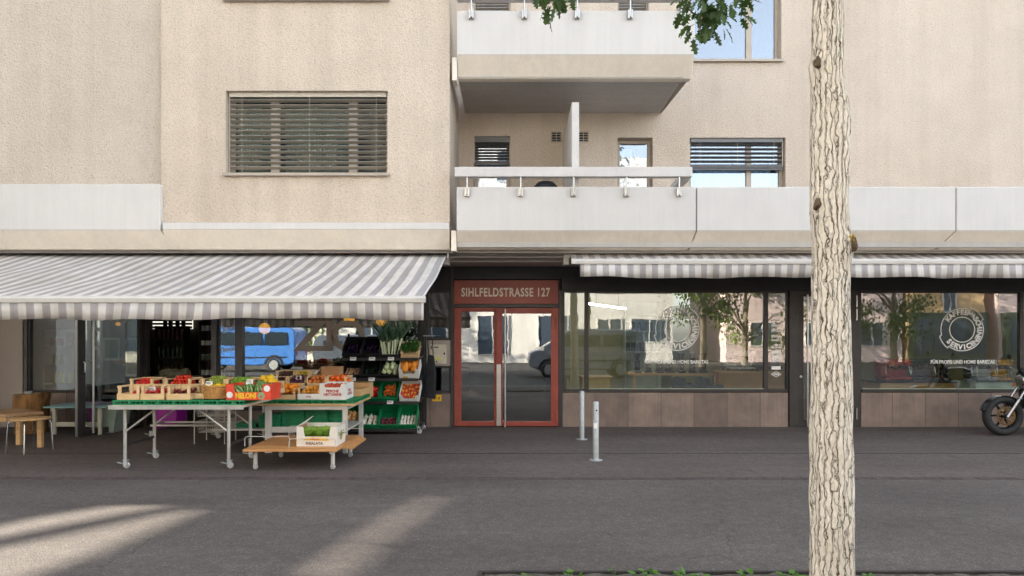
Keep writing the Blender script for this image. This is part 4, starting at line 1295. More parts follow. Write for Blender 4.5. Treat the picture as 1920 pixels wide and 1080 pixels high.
q = MB(); q.box(MX+.55, MX+.95, MY-.15, MY+.15, .28, .52); q.cyl((MX+.62, MY, .5), (MX+.5, MY, .72), .09, n=14); q.cyl((MX+.82, MY, .5), (MX+.86, MY, .72), .09, n=14); q.build('engine', mat('cast_engine', lin(120, 118, 114), .45, .7), mc, bevel=.02)
q = MB(); q.tube([(MX+.40, MY, .92), (MX+.5, MY, .45), (MX+.6, MY, .25), (MX+.95, MY, .25), (MX+1.05, MY, .6), (MX+.5, MY, .85)], .022, 8); q.bar((MX+1.0, MY-.1, .42), (MX+1.42, MY-.1, .30), .03, .04); q.bar((MX+1.0, MY+.1, .42), (MX+1.42, MY+.1, .30), .03, .04); q.build('frame', M_bikeblack, mc, smooth=40)
q = MB(); q.tube([(MX+.52, MY-.15, .62), (MX+.46, MY-.18, .35), (MX+.6, MY-.19, .22), (MX+1.1, MY-.2, .26), (MX+1.6, MY-.2, .34)], [.022, .022, .025, .04, .045], 12); q.build('exhaust', M_chrome, mc, smooth=50)
q = MB(); q.bar((MX+.95, MY+.1, .25), (MX+1.0, MY+.28, .01), .02, .02); q.build('kickstand', M_bikeblack, mc)
# ================================================================== MARKET TABLES
def caster(mb_list, x, y, r=.042, zt=.12):
    w, f = mb_list
    w.torus((x+.02, y, r), r-.014, .014, 18, 8, Matrix.Rotation(R(90), 3, 'X'), 1.0)
    w.cyl((x+.02, y-.012, r), (x+.02, y+.012, r), r-.016, n=16)
    f.box(x-.012, x+.035, y-.024, y-.017, r-.01, zt-.02).box(x-.012, x+.035, y+.017, y+.024, r-.01, zt-.02)
    f.box(x-.02, x+.04, y-.025, y+.025, zt-.0195, zt-.012); f.cyl((x, y, zt-.012), (x, y, zt), .022, n=12)
    f.bar((x-.02, y, r+.02), (x-.09, y, r+.035), .04, .008)
M_castw = mat('caster_wheel', lin(190, 188, 186), .35, .5, .1)
# --- table A (aluminium trestle)
TA = thing('trestle_table', 'long folding market table with metal tube legs on casters under the small wooden crates', 'table', (-4.0, 8.5, 0))
ta0, ta1, tay0, tay1, taz = -4.74, -3.16, 8.03, 9.0, .773
q = MB(); q.box(ta0, ta1, tay0, tay1, taz-.03, taz); q.build('tabletop', mat('grey_laminate', lin(196, 184, 168), .5, 0, .05), TA, bevel=.003)
q = MB(); q.box(ta0-.004, ta1+.004, tay0-.008, tay0-.0005, taz-.05, taz-.002).box(ta0-.012, ta0-.0045, tay0, tay1, taz-.05, taz-.002); q.build('edge_rail', M_alu, TA)
for lx in (-4.63, -3.39):
    for ly in (8.17, 8.84):
        q = MB(); q.cyl((lx, ly, .12), (lx, ly, taz-.031), .021, n=12); lg_ = q.build('leg', M_alu, TA, smooth=40)
        w, f = MB(), MB(); caster((w, f), lx, ly); w.build('caster', M_castw, lg_, smooth=50); f.build('caster_fork', M_galv, lg_)
    q = MB(); s = 1 if lx < -4 else -1
    for ly in (8.17, 8.84):
        q = MB(); q.cyl((lx, ly, .44), (lx+s*.40, ly, taz-.035), .012, n=8); q.build('brace', M_alu, TA, smooth=40)
    q = MB(); q.box(lx-.01, lx+.01, 8.19, 8.82, .27, .30); q.build('stretcher', M_dark, TA)
# --- table B (wooden top, white frame)
bx0, bx1, by0, by1, bz = X(463, 9.2), X(664, 9.2), 9.2, 10.3, .672
TBl = thing('display_table', 'wide wooden topped display table with a white frame carrying the fruit boxes', 'table', (-2.9, 9.7, 0))
q = MB(); q.box(bx0, bx1, by0, by1, bz-.028, bz); q.build('tabletop', M_wood2, TBl, bevel=.003)
q = MB(); fz = bz-.03
q.box(X(495, 9.2), X(650, 9.2), by0+.03, by0+.07, fz-.055, fz)
q.box(X(495, 9.2), X(650, 9.2), by1-.1, by1-.06, fz-.055, fz)
q.box(-3.35, -3.31, by0+.071, by1-.101, fz-.055, fz).box(-2.27, -2.23, by0+.071, by1-.101, fz-.055, fz)
q.build('apron', M_white_metal, TBl, bevel=.003)
for a, b_ in ((495, 507), (641, 650)):
    for yy in (by0+.03, by1-.1):
        q = MB(); q.box(X(a, 9.2), X(b_, 9.2)-.001, yy, yy+.04, 0.0, fz-.056); q.build('leg', M_white_metal, TBl, bevel=.003)
q = MB(); q.box(-4.08, X(650, 9.2), by0+.075, by1-.105, .30, .32)
q.build('shelf', M_white_metal, TBl, bevel=.003)
q = MB(); q.box(X(507, 9.2)+.001, X(641, 9.2)-.001, by0+.035, by0+.065, .28, .355); q.build('lower_rail', M_white_metal, TBl, bevel=.003)
# --- low slatted bench
BN = thing('slatted_bench', 'low wooden slatted bench on white casters in front of the fruit tables', 'bench', (-2.6, 8.5, 0))
bn0, bn1, bny0, bny1, bnz = -3.14, -2.04, 7.95, 9.12, .265
ns = 8
for k in range(ns):
    y0 = bny0+k*(bny1-bny0)/ns; q = MB(); q.box(bn0, bn1, y0+.004, y0+(bny1-bny0)/ns-.004, bnz-.028, bnz); q.build('slat', M_wood, BN, bevel=.004)
q = MB(); q.box(bn0+.06, bn0+.1, bny0+.05, bny1-.05, bnz-.06, bnz-.0285).box(bn1-.1, bn1-.06, bny0+.05, bny1-.05, bnz-.06, bnz-.0285); q.build('bearer', M_white_metal, BN)
q = MB()
v = [q.bm.verts.new(p) for p in ((bn1+.004, bny0+.25, bnz-.02), (bn1+.004, bny1-.0, bnz-.02), (bn1+.09, bny1, bnz-.06), (bn1+.09, bny0+.45, bnz-.06))]
q.bm.faces.new(v); q.build('side_flap', M_wood, BN, solid=.024)
for lx, ly in ((X(479, 8.12), 8.12), (X(624, 8.12), 8.12), (X(527, 8.93), 8.93), (X(657, 8.93), 8.93)):
    q = MB(); q.cyl((lx, ly, .07), (lx, ly, bnz-.061), .024, n=14); l_ = q.build('leg', M_white_metal, BN, smooth=40)
    q = MB(); q.torus((lx, ly, .033), .022, .011, 16, 8, Matrix.Rotation(R(90), 3, 'X')); q.cyl((lx, ly-.01, .033), (lx, ly+.01, .033), .022, n=12); q.box(lx-.02, lx+.02, ly-.02, ly-.0115, .03, .07).box(lx-.02, lx+.02, ly+.0115, ly+.02, .03, .07); q.build('caster', M_castw, l_, smooth=50)
def hoop(x0, x1, y, h, z=bnz):
    q = MB(); q.tube([(x0, y, z-.002), (x0, y, z+h-.03), (x0+.008, y, z+h-.008), (x0+.03, y, z+h), (x1-.03, y, z+h), (x1-.008, y, z+h-.008), (x1, y, z+h-.03), (x1, y, z-.002)], .005, 6)
    q.build('wire_hoop', M_white_metal, BN, smooth=60)
hoop(X(459, 8.2), X(543, 8.2), 8.2, .115); hoop(X(546, 8.2), X(632, 8.2), 8.12, .10); hoop(-2.2, bn1+.07, 9.02, .13, bnz-.03); hoop(-2.95, -2.55, 9.02, .13)

# ================================================================== CRATES
def wood_crate(label, cx, cy, z, w, d, h, group, posts=.03, tilt=0, kind='wooden_crate', front_low=True, m=None):
    m = m or M_crate
    c = thing(kind, label, 'crate', (cx, cy, z), group); t = .008
    q = MB(); x0, x1, y0, y1 = cx-w/2, cx+w/2, cy-d/2, cy+d/2
    q.box(x0+t, x1-t, y0+t, y1-t, z, z+.008); q.build('floor', m, c)
    sh_ = h*.44
    q = MB(); q.box(x0, x1, y0, y0+t-.0005, z, z+sh_).box(x0, x1, y1-t+.0005, y1, z, z+sh_)
    q.box(x0, x0+t-.0005, y0+t, y1-t, z, z+sh_).box(x1-t+.0005, x1, y0+t, y1-t, z, z+sh_); q.build('side', m, c, bevel=.0015, seg=1)
    for sx_ in (x0+t+posts/2, x1-t-posts/2):
        for sy_ in (y0+t+posts/2, y1-t-posts/2):
            q = MB(); q.box(sx_-posts/2, sx_+posts/2, sy_-posts/2, sy_+posts/2, z+.009, z+h); q.build('corner_post', m, c, bevel=.0015, seg=1)
    q = MB(); q.box(x0, x1, y1-t, y1-.001, z+h-.022, z+h+.002).box(x0+.0, x0+t-.001, y0+t, y1-t-.001, z+h-.022, z+h).box(x1-t+.001, x1, y0+t, y1-t-.001, z+h-.022, z+h)
    q.build('top_rail', m, c, bevel=.0015, seg=1)
    return c
def plastic_crate(label, cx, cy, z, w, d, h, group, m, tilt=0.0, cat='crate', kind='plastic_crate', lip=True):
    """open crate whose front edge rests on the shelf; tilted towards the viewer"""
    c = thing(kind, label, cat, (cx, cy, z), group); t = .012
    q = MB(); x0, x1, y0, y1 = cx-w/2, cx+w/2, cy, cy+d
    q.box(x0+t, x1-t, y0+t, y1-t, z, z+.01)
    hs_ = h
    q.box(x0, x1, y0, y0+t-.0005, z, z+h*.55).box(x0, x1, y1-t+.0005, y1, z, z+h)
    q.prism([(y0+t, z), (y1-t, z), (y1-t, z+h), (y0+t+.05, z+h*.9), (y0+t, z+h*.55)], 'X', x0, x0+t-.0005)
    q.prism([(y0+t, z), (y1-t, z), (y1-t, z+h), (y0+t+.05, z+h*.9), (y0+t, z+h*.55)], 'X', x1-t+.0005, x1)
    q.build('tub', m, c, bevel=.003)
    q = MB(); q.box(x0-.004, x1+.004, y0-.012, y0-.0005, z+h*.55-.025, z+h*.55+.004)
    for k in range(6): q.box(x0+.03+k*(w-.06)/5-.004, x0+.03+k*(w-.06)/5+.004, y0-.008, y0-.0005, z+.005, z+h*.55-.026)
    q.build('front_rim', m, c, bevel=.002, seg=1)
    q = MB(); q.box(x0-.004, x1+.004, y1+.0005, y1+.01, z+h-.02, z+h+.004); q.build('back_rim', m, c, bevel=.002, seg=1)
    c.rotation_euler.x = tilt
    return c
def carton(label, cx, cy, z, w, d, h, group, m, low=.55, tilt=0, notch=True, kind='cardboard_box', cat='box'):
    c = thing(kind, label, cat, (cx, cy, z), group); t = .006
    q = MB(); x0, x1, y0, y1 = cx-w/2, cx+w/2, cy, cy+d
    q.box(x0+t, x1-t, y0+t, y1-t, z, z+.006)
    n = w*.16
    q.prism([(x0, z), (x1, z), (x1, z+h), (x1-n, z+h), (x1-n-.02, z+h*low), (x0+n+.02, z+h*low), (x0+n, z+h), (x0, z+h)], 'Y', y0, y0+t-.0005)
    q.prism([(x0, z), (x1, z), (x1, z+h), (x0, z+h)], 'Y', y1-t+.0005, y1)
    q.box(x0, x0+t-.0005, y0+t, y1-t, z, z+h).box(x1-t+.0005, x1, y0+t, y1-t, z, z+h)
    q.build('wall', m, c)
    c.rotation_euler.x = tilt
    return c

# ---- produce prototypes
def fruit_mesh(kind, seed=0):
    rr = random.Random(seed); q = MB()
    if kind == 'round':
        q.lathe([(0, -.96), (.5, -.88), (.86, -.5), (1, 0), (.88, .5), (.5, .86), (.14, .93), (.04, .86), (0, .84)], n=12)
    elif kind == 'plum': q.sph((0, 0, 0), (1.0, 1.0, 1.2), 10, 8)
    elif kind == 'lemon': q.lathe([(0, -1.4), (.2, -1.25), (.7, -.8), (1, 0), (.7, .8), (.2, 1.25), (0, 1.4)], n=10)
    elif kind == 'pepper':
        q.lathe([(0, -1.05), (.45, -1.15), (.8, -.7), (1, .1), (1.02, .6), (.7, .95), (.25, .8), (.12, .85), (.1, 1.35), (0, 1.36)], n=12)
        for v in q.bm.verts:
            a = math.atan2(v.co.y, v.co.x); k = 1+.12*math.cos(3*a); v.co.x *= k; v.co.y *= k
    elif kind == 'bulb': q.lathe([(0, -1), (.55, -.9), (1, -.1), (.85, .5), (.4, .9), (.15, 1.2), (.1, 1.6), (0, 1.62)], n=10)
    elif kind == 'eggplant': q.lathe([(0, -2.0), (.6, -1.85), (1, -1.1), (.85, 0), (.55, 1.2), (.5, 1.5), (.6, 1.55), (.2, 1.75), (.15, 2.3), (0, 2.3)], n=10)
    elif kind == 'squash': q.lathe([(0, -1.2), (.6, -1.15), (1, -.55), (.9, .1), (.55, .7), (.5, 1.6), (.4, 1.9), (.12, 1.95), (.1, 2.2), (0, 2.2)], n=12)
    elif kind == 'carrot': q.lathe([(0, -4), (.3, -3.2), (.7, -.5), (.95, 2), (.7, 2.5), (.2, 2.5), (.2, 2.9), (0, 2.9)], n=8)
    elif kind == 'cauli':
        q.sph((0, 0, 0), (1, 1, .8), 14, 10)
        for v in q.bm.verts: v.co *= 1+.14*noise.noise(v.co*4)
    elif kind == 'melon':
        q.lathe([(0, -1.15), (.45, -1.05), (.85, -.6), (1, 0), (.85, .6), (.45, 1.05), (0, 1.15)], n=18)
    elif kind == 'mushroom': q.lathe([(0, -.8), (.35, -.8), (.35, -.1), (1, -.1), (.95, .3), (.6, .7), (0, .85)], n=10)
    return q
FM = {}
def fruit(name, shape, m, label, cat, group, pts, r, parent=None, rot=None, leaf=False):
    """pts: world points; every one is an object of its own"""
    key = (name, shape, m.name)
    if key not in FM:
        q = fruit_mesh(shape)
        bmesh.ops.recalc_face_normals(q.bm, faces=q.bm.faces)
        me = bpy.data.meshes.new(name); q.bm.to_mesh(me); q.bm.free(); me.materials.append(m)
        for p in me.polygons: p.use_smooth = True
        FM[key] = me
    rr = random.Random(hash(label) % 9999 if False else len(label)*31+len(pts))
    for i, p in enumerate(pts):
        o = bpy.data.objects.new(name, FM[key]); COL.objects.link(o)
        o.location = p; s = r*rr.uniform(.88, 1.1); o.scale = (s, s, s*rr.uniform(.92, 1.02))
        o.rotation_euler = rot(rr) if rot else (rr.uniform(-.6, .6), rr.uniform(-.6, .6), rr.uniform(0, 6.28))
        tag(o, label, cat, group if len(pts) > 1 else None)
def heap(c, w, d, z, r, n1, n2, layers=1, seed=0, step=1.9):
    """local positions in a crate-like box, layered"""
    rr = random.Random(seed); P = []
    for L in range(layers):
        a, b_ = n1-L, n2-L
        if a < 1 or b_ < 1: break
        for i in range(a):
            for j in range(b_):
                P.append(Vector(((i-(a-1)/2)*r*step+rr.uniform(-.2, .2)*r, (j-(b_-1)/2)*r*step+rr.uniform(-.2, .2)*r, z+r*.95+L*r*1.45+rr.uniform(0, .15)*r)))
    return P
def at_crate(c, P, yoff):
    M = Matrix.Translation(c.location) @ Matrix.Rotation(c.rotation_euler.x, 4, 'X')
    return [M @ (p+Vector((0, yoff, 0))) for p in P]
M_orange = mat('orange_peel', lin(240, 144, 30), .45, 0, .08, 8, .15, 160, .002)
M_apricot = mat('apricot_skin', lin(238, 160, 60), .5, 0, .18, 10)
M_peach = mat('peach_skin', lin(206, 84, 54), .6, 0, .3, 9)
M_plum = mat('plum_skin', lin(92, 34, 50), .35, 0, .25, 9)
M_yellowf = mat('yellow_fruit', lin(242, 196, 34), .45, 0, .1, 9)
M_berry = mat('red_berry', lin(178, 34, 34), .35, 0, .25, 20)
M_tom = mat('tomato_skin', lin(206, 50, 28), .25, 0, .12, 6)
M_tomy = mat('yellow_tomato', lin(240, 170, 50), .3, 0, .12, 6)
M_pepr = mat('red_pepper', lin(208, 44, 30), .25, 0, .1)
M_onion = mat('onion_skin', lin(216, 160, 92), .4, 0, .18, 9, stretch=(3, 3, .5))
M_garlic = mat('garlic_skin', lin(236, 228, 214), .6, 0, .1, 9)
M_turnip = mat('white_turnip', lin(236, 226, 206), .5, 0, .1, 9)
M_radic = mat('radicchio', lin(120, 40, 60), .5, 0, .4, 14)
M_egg = mat('eggplant_skin', lin(40, 22, 48), .2, 0, .2)
M_squash = mat('squash_skin', lin(232, 146, 44), .45, 0, .1)
M_carrot = mat('carrot_skin', lin(232, 112, 40), .5, 0, .1)
M_fennel = mat('pale_fennel', lin(206, 216, 168), .5, 0, .15, 9)
M_melon = None
M_greens = mat('herb_green', lin(64, 112, 44), .55, 0, .35, 9, trans=.25)
M_leek = mat('leek_blade', lin(84, 116, 84), .5, 0, .25, 6, trans=.2)
M_leekw = mat('leek_stem', lin(210, 218, 176), .5, 0, .1)
M_lett = mat('lettuce_leaf', lin(160, 194, 84), .5, 0, .25, 9, trans=.3)
M_mush = mat('brown_mushroom', lin(190, 150, 112), .7, 0, .2)
def watermelon_mat():
    m, t, b, out = base_nodes('striped_melon')
    tc = N(t, 'ShaderNodeTexCoord'); sx = N(t, 'ShaderNodeSeparateXYZ'); t.links.new(tc.outputs['Object'], sx.inputs[0])
    a = math_n(t, 'ARCTAN2', sx.outputs[1], sx.outputs[0])
    nz = noise_tex(t, tc.outputs['Object'], 4, 4)
    s = math_n(t, 'SINE', math_n(t, 'ADD', math_n(t, 'MULTIPLY', a, 9), math_n(t, 'MULTIPLY', nz, 5)))
    c = ramp(t, s, [(.35, lin(58, 92, 44)), (.75, lin(158, 182, 104))])
    t.links.new(c, b.inputs['Base Color']); b.inputs['Roughness'].default_value = .35
    return m
M_melon = watermelon_mat()

def price_tag(label, cx, y, z, w=.10, h=.05, tilt=-15, group='price tags on the black vegetable rack'):
    p = thing('price_tag', label, 'price tag', (cx, y, z), group)
    rot = Matrix.Rotation(R(tilt), 3, 'X')
    q = MB(); q.obox((cx, y, z+h/2), (w, .003, h), rot); q.build('card', M_paper, p)
    q = MB(); nn = rot @ Vector((0, -.0022, 0))
    for k in range(3): q.obox(Vector((cx-.01*k+.004, y, z+h*.25+k*h*.25))+nn+rot @ Vector((0, -.0002, 0)), (w*(.5+.15*k), .0006, h*.1), rot)
    q.build('writing', M_black, p)

# ---- trays of green plastic on the tables
g = 'flat green trays under the fruit boxes'
def tray(label, x0, x1, y0, y1, z, h=.055):
    c = thing('green_tray', label, 'tray', ((x0+x1)/2, (y0+y1)/2, z), g)
    q = MB(); q.box(x0, x1, y0, y1, z+.0, z+.012); q.build('base', M_green, c)
    q = MB(); q.box(x0, x1, y0, y0+.012, z+h-.016, z+h).box(x0, x1, y1-.012, y1, z+h-.016, z+h).box(x0, x0+.012, y0+.0125, y1-.0125, z+h-.016, z+h).box(x1-.012, x1, y0+.0125, y1-.0125, z+h-.016, z+h)
    n = int((x1-x0)/.045)
    for i in range(n+1):
        xx = x0+.004+(x1-x0-.016)*i/n
        q.box(xx, xx+.008, y0+.001, y0+.010, z+.0125, z+h-.0165)
        if i % 4 == 0: q.box(xx, xx+.03, y0+.0005, y0+.0105, z+.0125, z+h-.0163) if xx+.03 < x1 else None
    n = int((y1-y0)/.06)
    for i in range(n+1):
        yy = y0+.004+(y1-y0-.016)*i/n
        q.box(x1-.011, x1-.002, yy, yy+.008, z+.0125, z+h-.0165)
    for i in range(5):
        yy = y0+.02+(y1-y0-.06)*i/4; q.box(x0+.013, x1-.013, yy, yy+.02, z+h-.014, z+h-.004)
    q.build('grid_wall', M_green, c)
    return c
xa = -4.72
for i, nm in enumerate(('under the three small wooden crates, at the open end of the table', 'under the wicker basket', 'at the right end of the trestle table under the red carton')):
    tray('flat green tray '+nm, xa+i*.52, xa+i*.52+.515, tay0+.03, tay0+.43, taz+.001)
for i, nm in enumerate(('in the back row beside the door side of the trestle table', 'in the back row behind the wicker basket', 'in the back row behind the red carton')):
    tray('flat green tray '+nm, xa+i*.52, xa+i*.52+.515, tay0+.45, tay0+.85, taz+.001)
tzA = taz+.057
for i, nm in enumerate(('below the orange box', 'below the white and wood box', 'below the white carton with red print')):
    tray('flat green tray on the wooden table '+nm, bx0+.02+i*.475, bx0+.02+i*.475+.47, by0+.01, by0+.5, bz+.001, .05)
tzB = bz+.052
for i, nm in enumerate(('behind the orange box', 'behind the white and wood box', 'behind the white carton')):
    tray('flat green tray in the second row '+nm, bx0+.02+i*.475, bx0+.02+i*.475+.47, by0+.52, by0+1.05, bz+.001, .05)

# ---- table A boxes
YA = tay0+.05
gA = 'small open wooden berry crates'
def pxw(a, b_, Y): return (X(a, Y)+X(b_, Y))/2, X(b_, Y)-X(a, Y)
lab = ('nearly empty wooden crate with a few red berries at the open end of the table', 'wooden crate heaped with red berries, second from the door', 'wooden crate of dark red cherries next to the wicker basket')
for k, (a, b_) in enumerate(((219, 261), (263, 307), (312, 356))):
    cx, w = pxw(a, b_, YA+.02); c = wood_crate(lab[k], cx, YA+.17, tzA, w, .30, .165, gA)
    n = (2, 6, 6)[k]
    P = [Vector((cx+random.uniform(-w*.36, w*.36) if k else cx+w*random.uniform(.15, .36), YA+.17+random.uniform(-.1, .1), tzA+.055+random.uniform(.015, .055))) for _ in range((14, 40, 40)[k])]
    fruit('cherry', 'round', (M_berry, M_berry, mat('dark_cherry', lin(110, 28, 36), .3, 0, .2))[k], ('red berry in the nearly empty wooden crate', 'bright red berry in the second small wooden crate', 'dark cherry in the crate beside the basket')[k], 'berry', ('berries in the first crate', 'berries in the second crate', 'cherries in the third crate')[k], P, .019)
cx, w = pxw(359, 400, YA+.3); wood_crate('wooden crate half hidden behind the wicker basket', cx-.02, YA+.28, tzA, w, .26, .15, gA)
# wicker basket
bk_ = thing('wicker_basket', 'round woven wicker basket of yellow fruit on the trestle table', 'basket', (pxw(366, 427, YA)[0], YA+.2, tzA))
cx, w = pxw(366, 427, YA); rb, rt = w*.40, w*.5
q = MB(); H = .15; nst = 44
prf = []
for i in range(19):
    t = i/18; prf.append((rb+(rt-rb)*t**.7+.0035*(1 if i % 2 else -1), tzA+.004+H*t))
q.lathe(prf+[(rt-.012, tzA+H), (rb-.01, tzA+.02), (0, tzA+.02)], (cx, YA+.2, 0), 56)
for v in q.bm.verts:
    a = math.atan2(v.co.y-YA-.2, v.co.x-cx); v.co.x += .003*math.cos(a)*math.cos(28*a); v.co.y += .003*math.sin(a)*math.cos(28*a)
q.build('weave', wood('wicker', lin(150, 96, 44), lin(214, 164, 94), 'Z', 26), bk_, smooth=40)
q = MB(); q.torus((cx, YA+.2, tzA+H+.004), rt-.004, .011, 40, 8); q.build('rim', wood('wicker', lin(150, 96, 44), lin(214, 164, 94), 'Z', 26) if False else bpy.data.materials['wicker'], bk_, smooth=60)
P = [Vector((cx+math.cos(a)*rr_, YA+.2+math.sin(a)*rr_, tzA+.135+(.02 if rr_ < .08 else 0))) for rr_, n in ((.0, 1), (.08, 6), (.145, 10)) for a in [6.283*i/n+.3 for i in range(n)]]
fruit('yellow_plum', 'round', M_yellowf, 'yellow plum heaped in the wicker basket', 'plum', 'yellow plums in the basket', P, .032)
# red carton with small watermelons
cx, w = pxw(424, 507, YA)
c = carton('red printed melon carton with green and white circles at the end of the trestle table', cx, YA+.0, tzA, w, .36, .185, None, M_red_card, .50)
lt = text_mesh('MELONI', .085, .005); lt.transform(Matrix.Diagonal((.8, 1, 1, 1))); text_obj('lettering', lt, M_yellow, c, (cx-.03, YA-.003, tzA+.048))
q = MB()
for dx, rr_, dz in ((-.245, .05, .06), (.245, .05, .135)): q.cyl((cx+dx*.9, YA-.0025, tzA+dz), (cx+dx*.9, YA-.0008, tzA+dz), rr_*.75, n=20)
q.build('white_circle', M_paper, c)
q = MB(); q.cyl((cx+.155, YA-.0025, tzA+.05), (cx+.155, YA-.0008, tzA+.05), .042, n=24); q.build('green_circle', M_greenprint, c)
q = MB(); q.cyl((cx+.155, YA-.0040, tzA+.04), (cx+.155, YA-.0026, tzA+.04), .015, n=16); q.build('red_dot', M_redprint, c)
P = [Vector((cx+dx, YA+dy, tzA+dz)) for dx, dy, dz in ((-.15, .1, .09), (-.02, .11, .11), (.12, .1, .10), (-.09, .24, .13), (.06, .25, .14), (.17, .26, .11))]
fruit('melon', 'melon', M_melon, 'small striped green melon in the red carton', 'melon', 'melons in the red carton', P, .075)
# back row of table A
YR = tay0+.50
wood_crate('shallow wooden tray in the back row behind the small berry crates', X(445, YR), YR+.2, tzA+.07, .34, .34, .15, 'wooden trays in the back row')
c = wood_crate('wooden tray of green grapes in the back row behind the wicker basket', X(398, YR), YR+.2, tzA+.07, .32, .34, .15, 'wooden trays in the back row')
fruit('grape', 'round', mat('green_grape', lin(150, 170, 70), .3, 0, .2, 9), 'green grape heaped in the back row tray', 'grape', 'green grapes in the tray', [Vector((X(398, YR), YR+.2, 0))+p for p in heap(None, 0, 0, tzA+.15, .02, 6, 6, 3, 4)], .02)
c = wood_crate('wooden tray of red tomatoes in the back row behind the small berry crates', X(330, YR), YR+.2, tzA+.07, .34, .34, .15, 'wooden trays in the back row')
fruit('cherry_tomato', 'round', M_tom, 'small red tomato in the back row tray', 'tomato', 'small tomatoes in the back row tray', [Vector((X(330, YR), YR+.2, 0))+p for p in heap(None, 0, 0, tzA+.14, .024, 5, 5, 3, 4)], .024)
c = wood_crate('wooden tray piled with lemons behind the red melon carton', X(492, YR), YR+.22, tzA+.02, .30, .36, .15, 'wooden trays in the back row')
P = [Vector((X(492, YR), YR+.2, 0))+p for p in heap(None, 0, 0, tzA+.1, .031, 4, 5, 3, 4)]
fruit('lemon', 'lemon', M_yellowf, 'yellow lemon piled in the tray behind the red carton', 'lemon', 'lemons behind the red carton', P, .031)

c = wood_crate('wooden tray of ripe strawberries in the back row at the open end of the table', X(262, YR), YR+.2, tzA+.07, .30, .34, .15, 'wooden trays in the back row')
fruit('strawberry', 'plum', mat('strawberry_skin', lin(206, 40, 38), .4, 0, .15, 20), 'ripe strawberry in the back row tray at the open end', 'strawberry', 'strawberries in the tray', [Vector((X(262, YR), YR+.2, 0))+p for p in heap(None, 0, 0, tzA+.14, .022, 5, 5, 2, 4)], .021)
fruit('lime', 'lemon', mat('lime_skin', lin(120, 160, 50), .4, 0, .12, 9), 'green lime in the shallow tray behind the red carton edge', 'lime', 'limes in the tray', [Vector((X(445, YR), YR+.2, 0))+p for p in heap(None, 0, 0, tzA+.14, .026, 5, 5, 2, 4)], .026)
rsa = thing('display_riser', 'low wooden riser lifting the back row of trays on the trestle table', 'riser', (-4, 8.7, taz))
q = MB(); q.box(-4.6, -3.2, tay0+.50, tay0+.86, tzA+.001, tzA+.068); q.build('step', M_wood2, rsa, bevel=.003)
# ---- table B boxes
Yb = by0+.02
cx, w = pxw(508, 553, Yb); c = wood_crate('plain wooden box heaped with oranges at the left front of the wooden table', cx, Yb+.22, tzB, w, .42, .15, 'fruit boxes on the wooden table', .02)
P = [Vector((cx, Yb+.22, 0))+p for p in heap(None, 0, 0, tzB+.075, .037, 4, 5, 2, 2)]
fruit('orange', 'round', M_orange, 'ripe orange heaped in the plain wooden box', 'orange', 'oranges in the wooden box', P, .037)
cx, w = pxw(557, 600, Yb); c = wood_crate('wooden box with a white paper band and orange apricots', cx, Yb+.22, tzB, w, .42, .16, 'fruit boxes on the wooden table', .02)
q = MB(); q.box(cx-w/2+.004, cx+w/2-.004, Yb+.005, Yb+.0085, tzB+.004, tzB+.08); q.build('paper_band', M_paper, c)
lt = text_mesh('frutta', .03, .001); text_obj('lettering', lt, M_redprint, c, (cx, Yb+.0035, tzB+.042))
P = [Vector((cx, Yb+.24, 0))+p for p in heap(None, 0, 0, tzB+.06, .033, 4, 5, 2, 3)]
fruit('apricot', 'round', M_apricot, 'orange apricot in the box with the paper band', 'apricot', 'apricots in the banded box', P, .033)
cx, w = pxw(601, 646, Yb); c = carton('white carton with red print full of peaches at the corner of the wooden table', cx+.0, Yb, tzB, w+.03, .45, .215, 'fruit boxes on the wooden table', M_paper, .78)
for txt, dz, sz in (('PESCHE', .115, .05), ('NETTARINE', .07, .045)):
    lt = text_mesh(txt, sz, .002); text_obj('lettering', lt, M_redprint, c, (cx, Yb-.003, tzB+dz))
    lt = text_mesh(txt, sz, .002); lt.transform(Matrix.Rotation(R(90), 4, 'X')); lt.transform(Matrix.Rotation(R(90), 4, 'Z'))
    lt.materials.append(M_redprint); o = bpy.data.objects.new('lettering', lt); COL.objects.link(o); o.parent = c; o.location = Vector((cx+w/2+.018, Yb+.22, tzB+dz))-Vector(c.location)
P = [Vector((cx, Yb+.22, 0))+p for p in heap(None, 0, 0, tzB+.13, .036, 4, 5, 1, 5)]
fruit('peach', 'round', M_peach, 'red peach in the white carton with red print', 'peach', 'peaches in the white carton', P, .036)
# second and third row of table B
def back_box(label, px, Y, z, w, d, h, fname, shape, m, flabel, fgroup, r, n1, n2, lay, tilt=R(14)):
    cx = X(px, Y)
    c = wood_crate(label, cx, Y+d/2, z, w, d, h, 'fruit crates in the second row')
    P = [Vector((cx, Y+d/2, 0))+p for p in heap(None, 0, 0, z+h*.32, r, n1, n2, lay, len(label))]
    fruit(fname, shape, m, flabel, fname.replace('_', ' '), fgroup, P, r)
zr = tzB+.10
back_box('dark crate of red plums in the second row behind the oranges', 520, by0+.54, zr, .30, .4, .16, 'plum', 'plum', M_plum, 'dark red plum in the second row behind the oranges', 'plums behind the oranges', .03, 5, 5, 2)
back_box('crate of purple plums in the second row behind the banded box', 556, by0+.54, zr+.02, .30, .4, .16, 'plum', 'plum', mat('purple_plum', lin(84, 32, 54), .35, 0, .3, 9), 'purple plum behind the box with the paper band', 'plums behind the banded box', .034, 4, 5, 2)
back_box('crate of mixed nectarines behind the white carton', 592, by0+.54, zr+.02, .32, .4, .16, 'nectarine', 'round', mat('nectarine_skin', lin(220, 120, 54), .4, 0, .4, 14), 'orange red nectarine behind the white carton', 'nectarines behind the white carton', .034, 4, 5, 2)
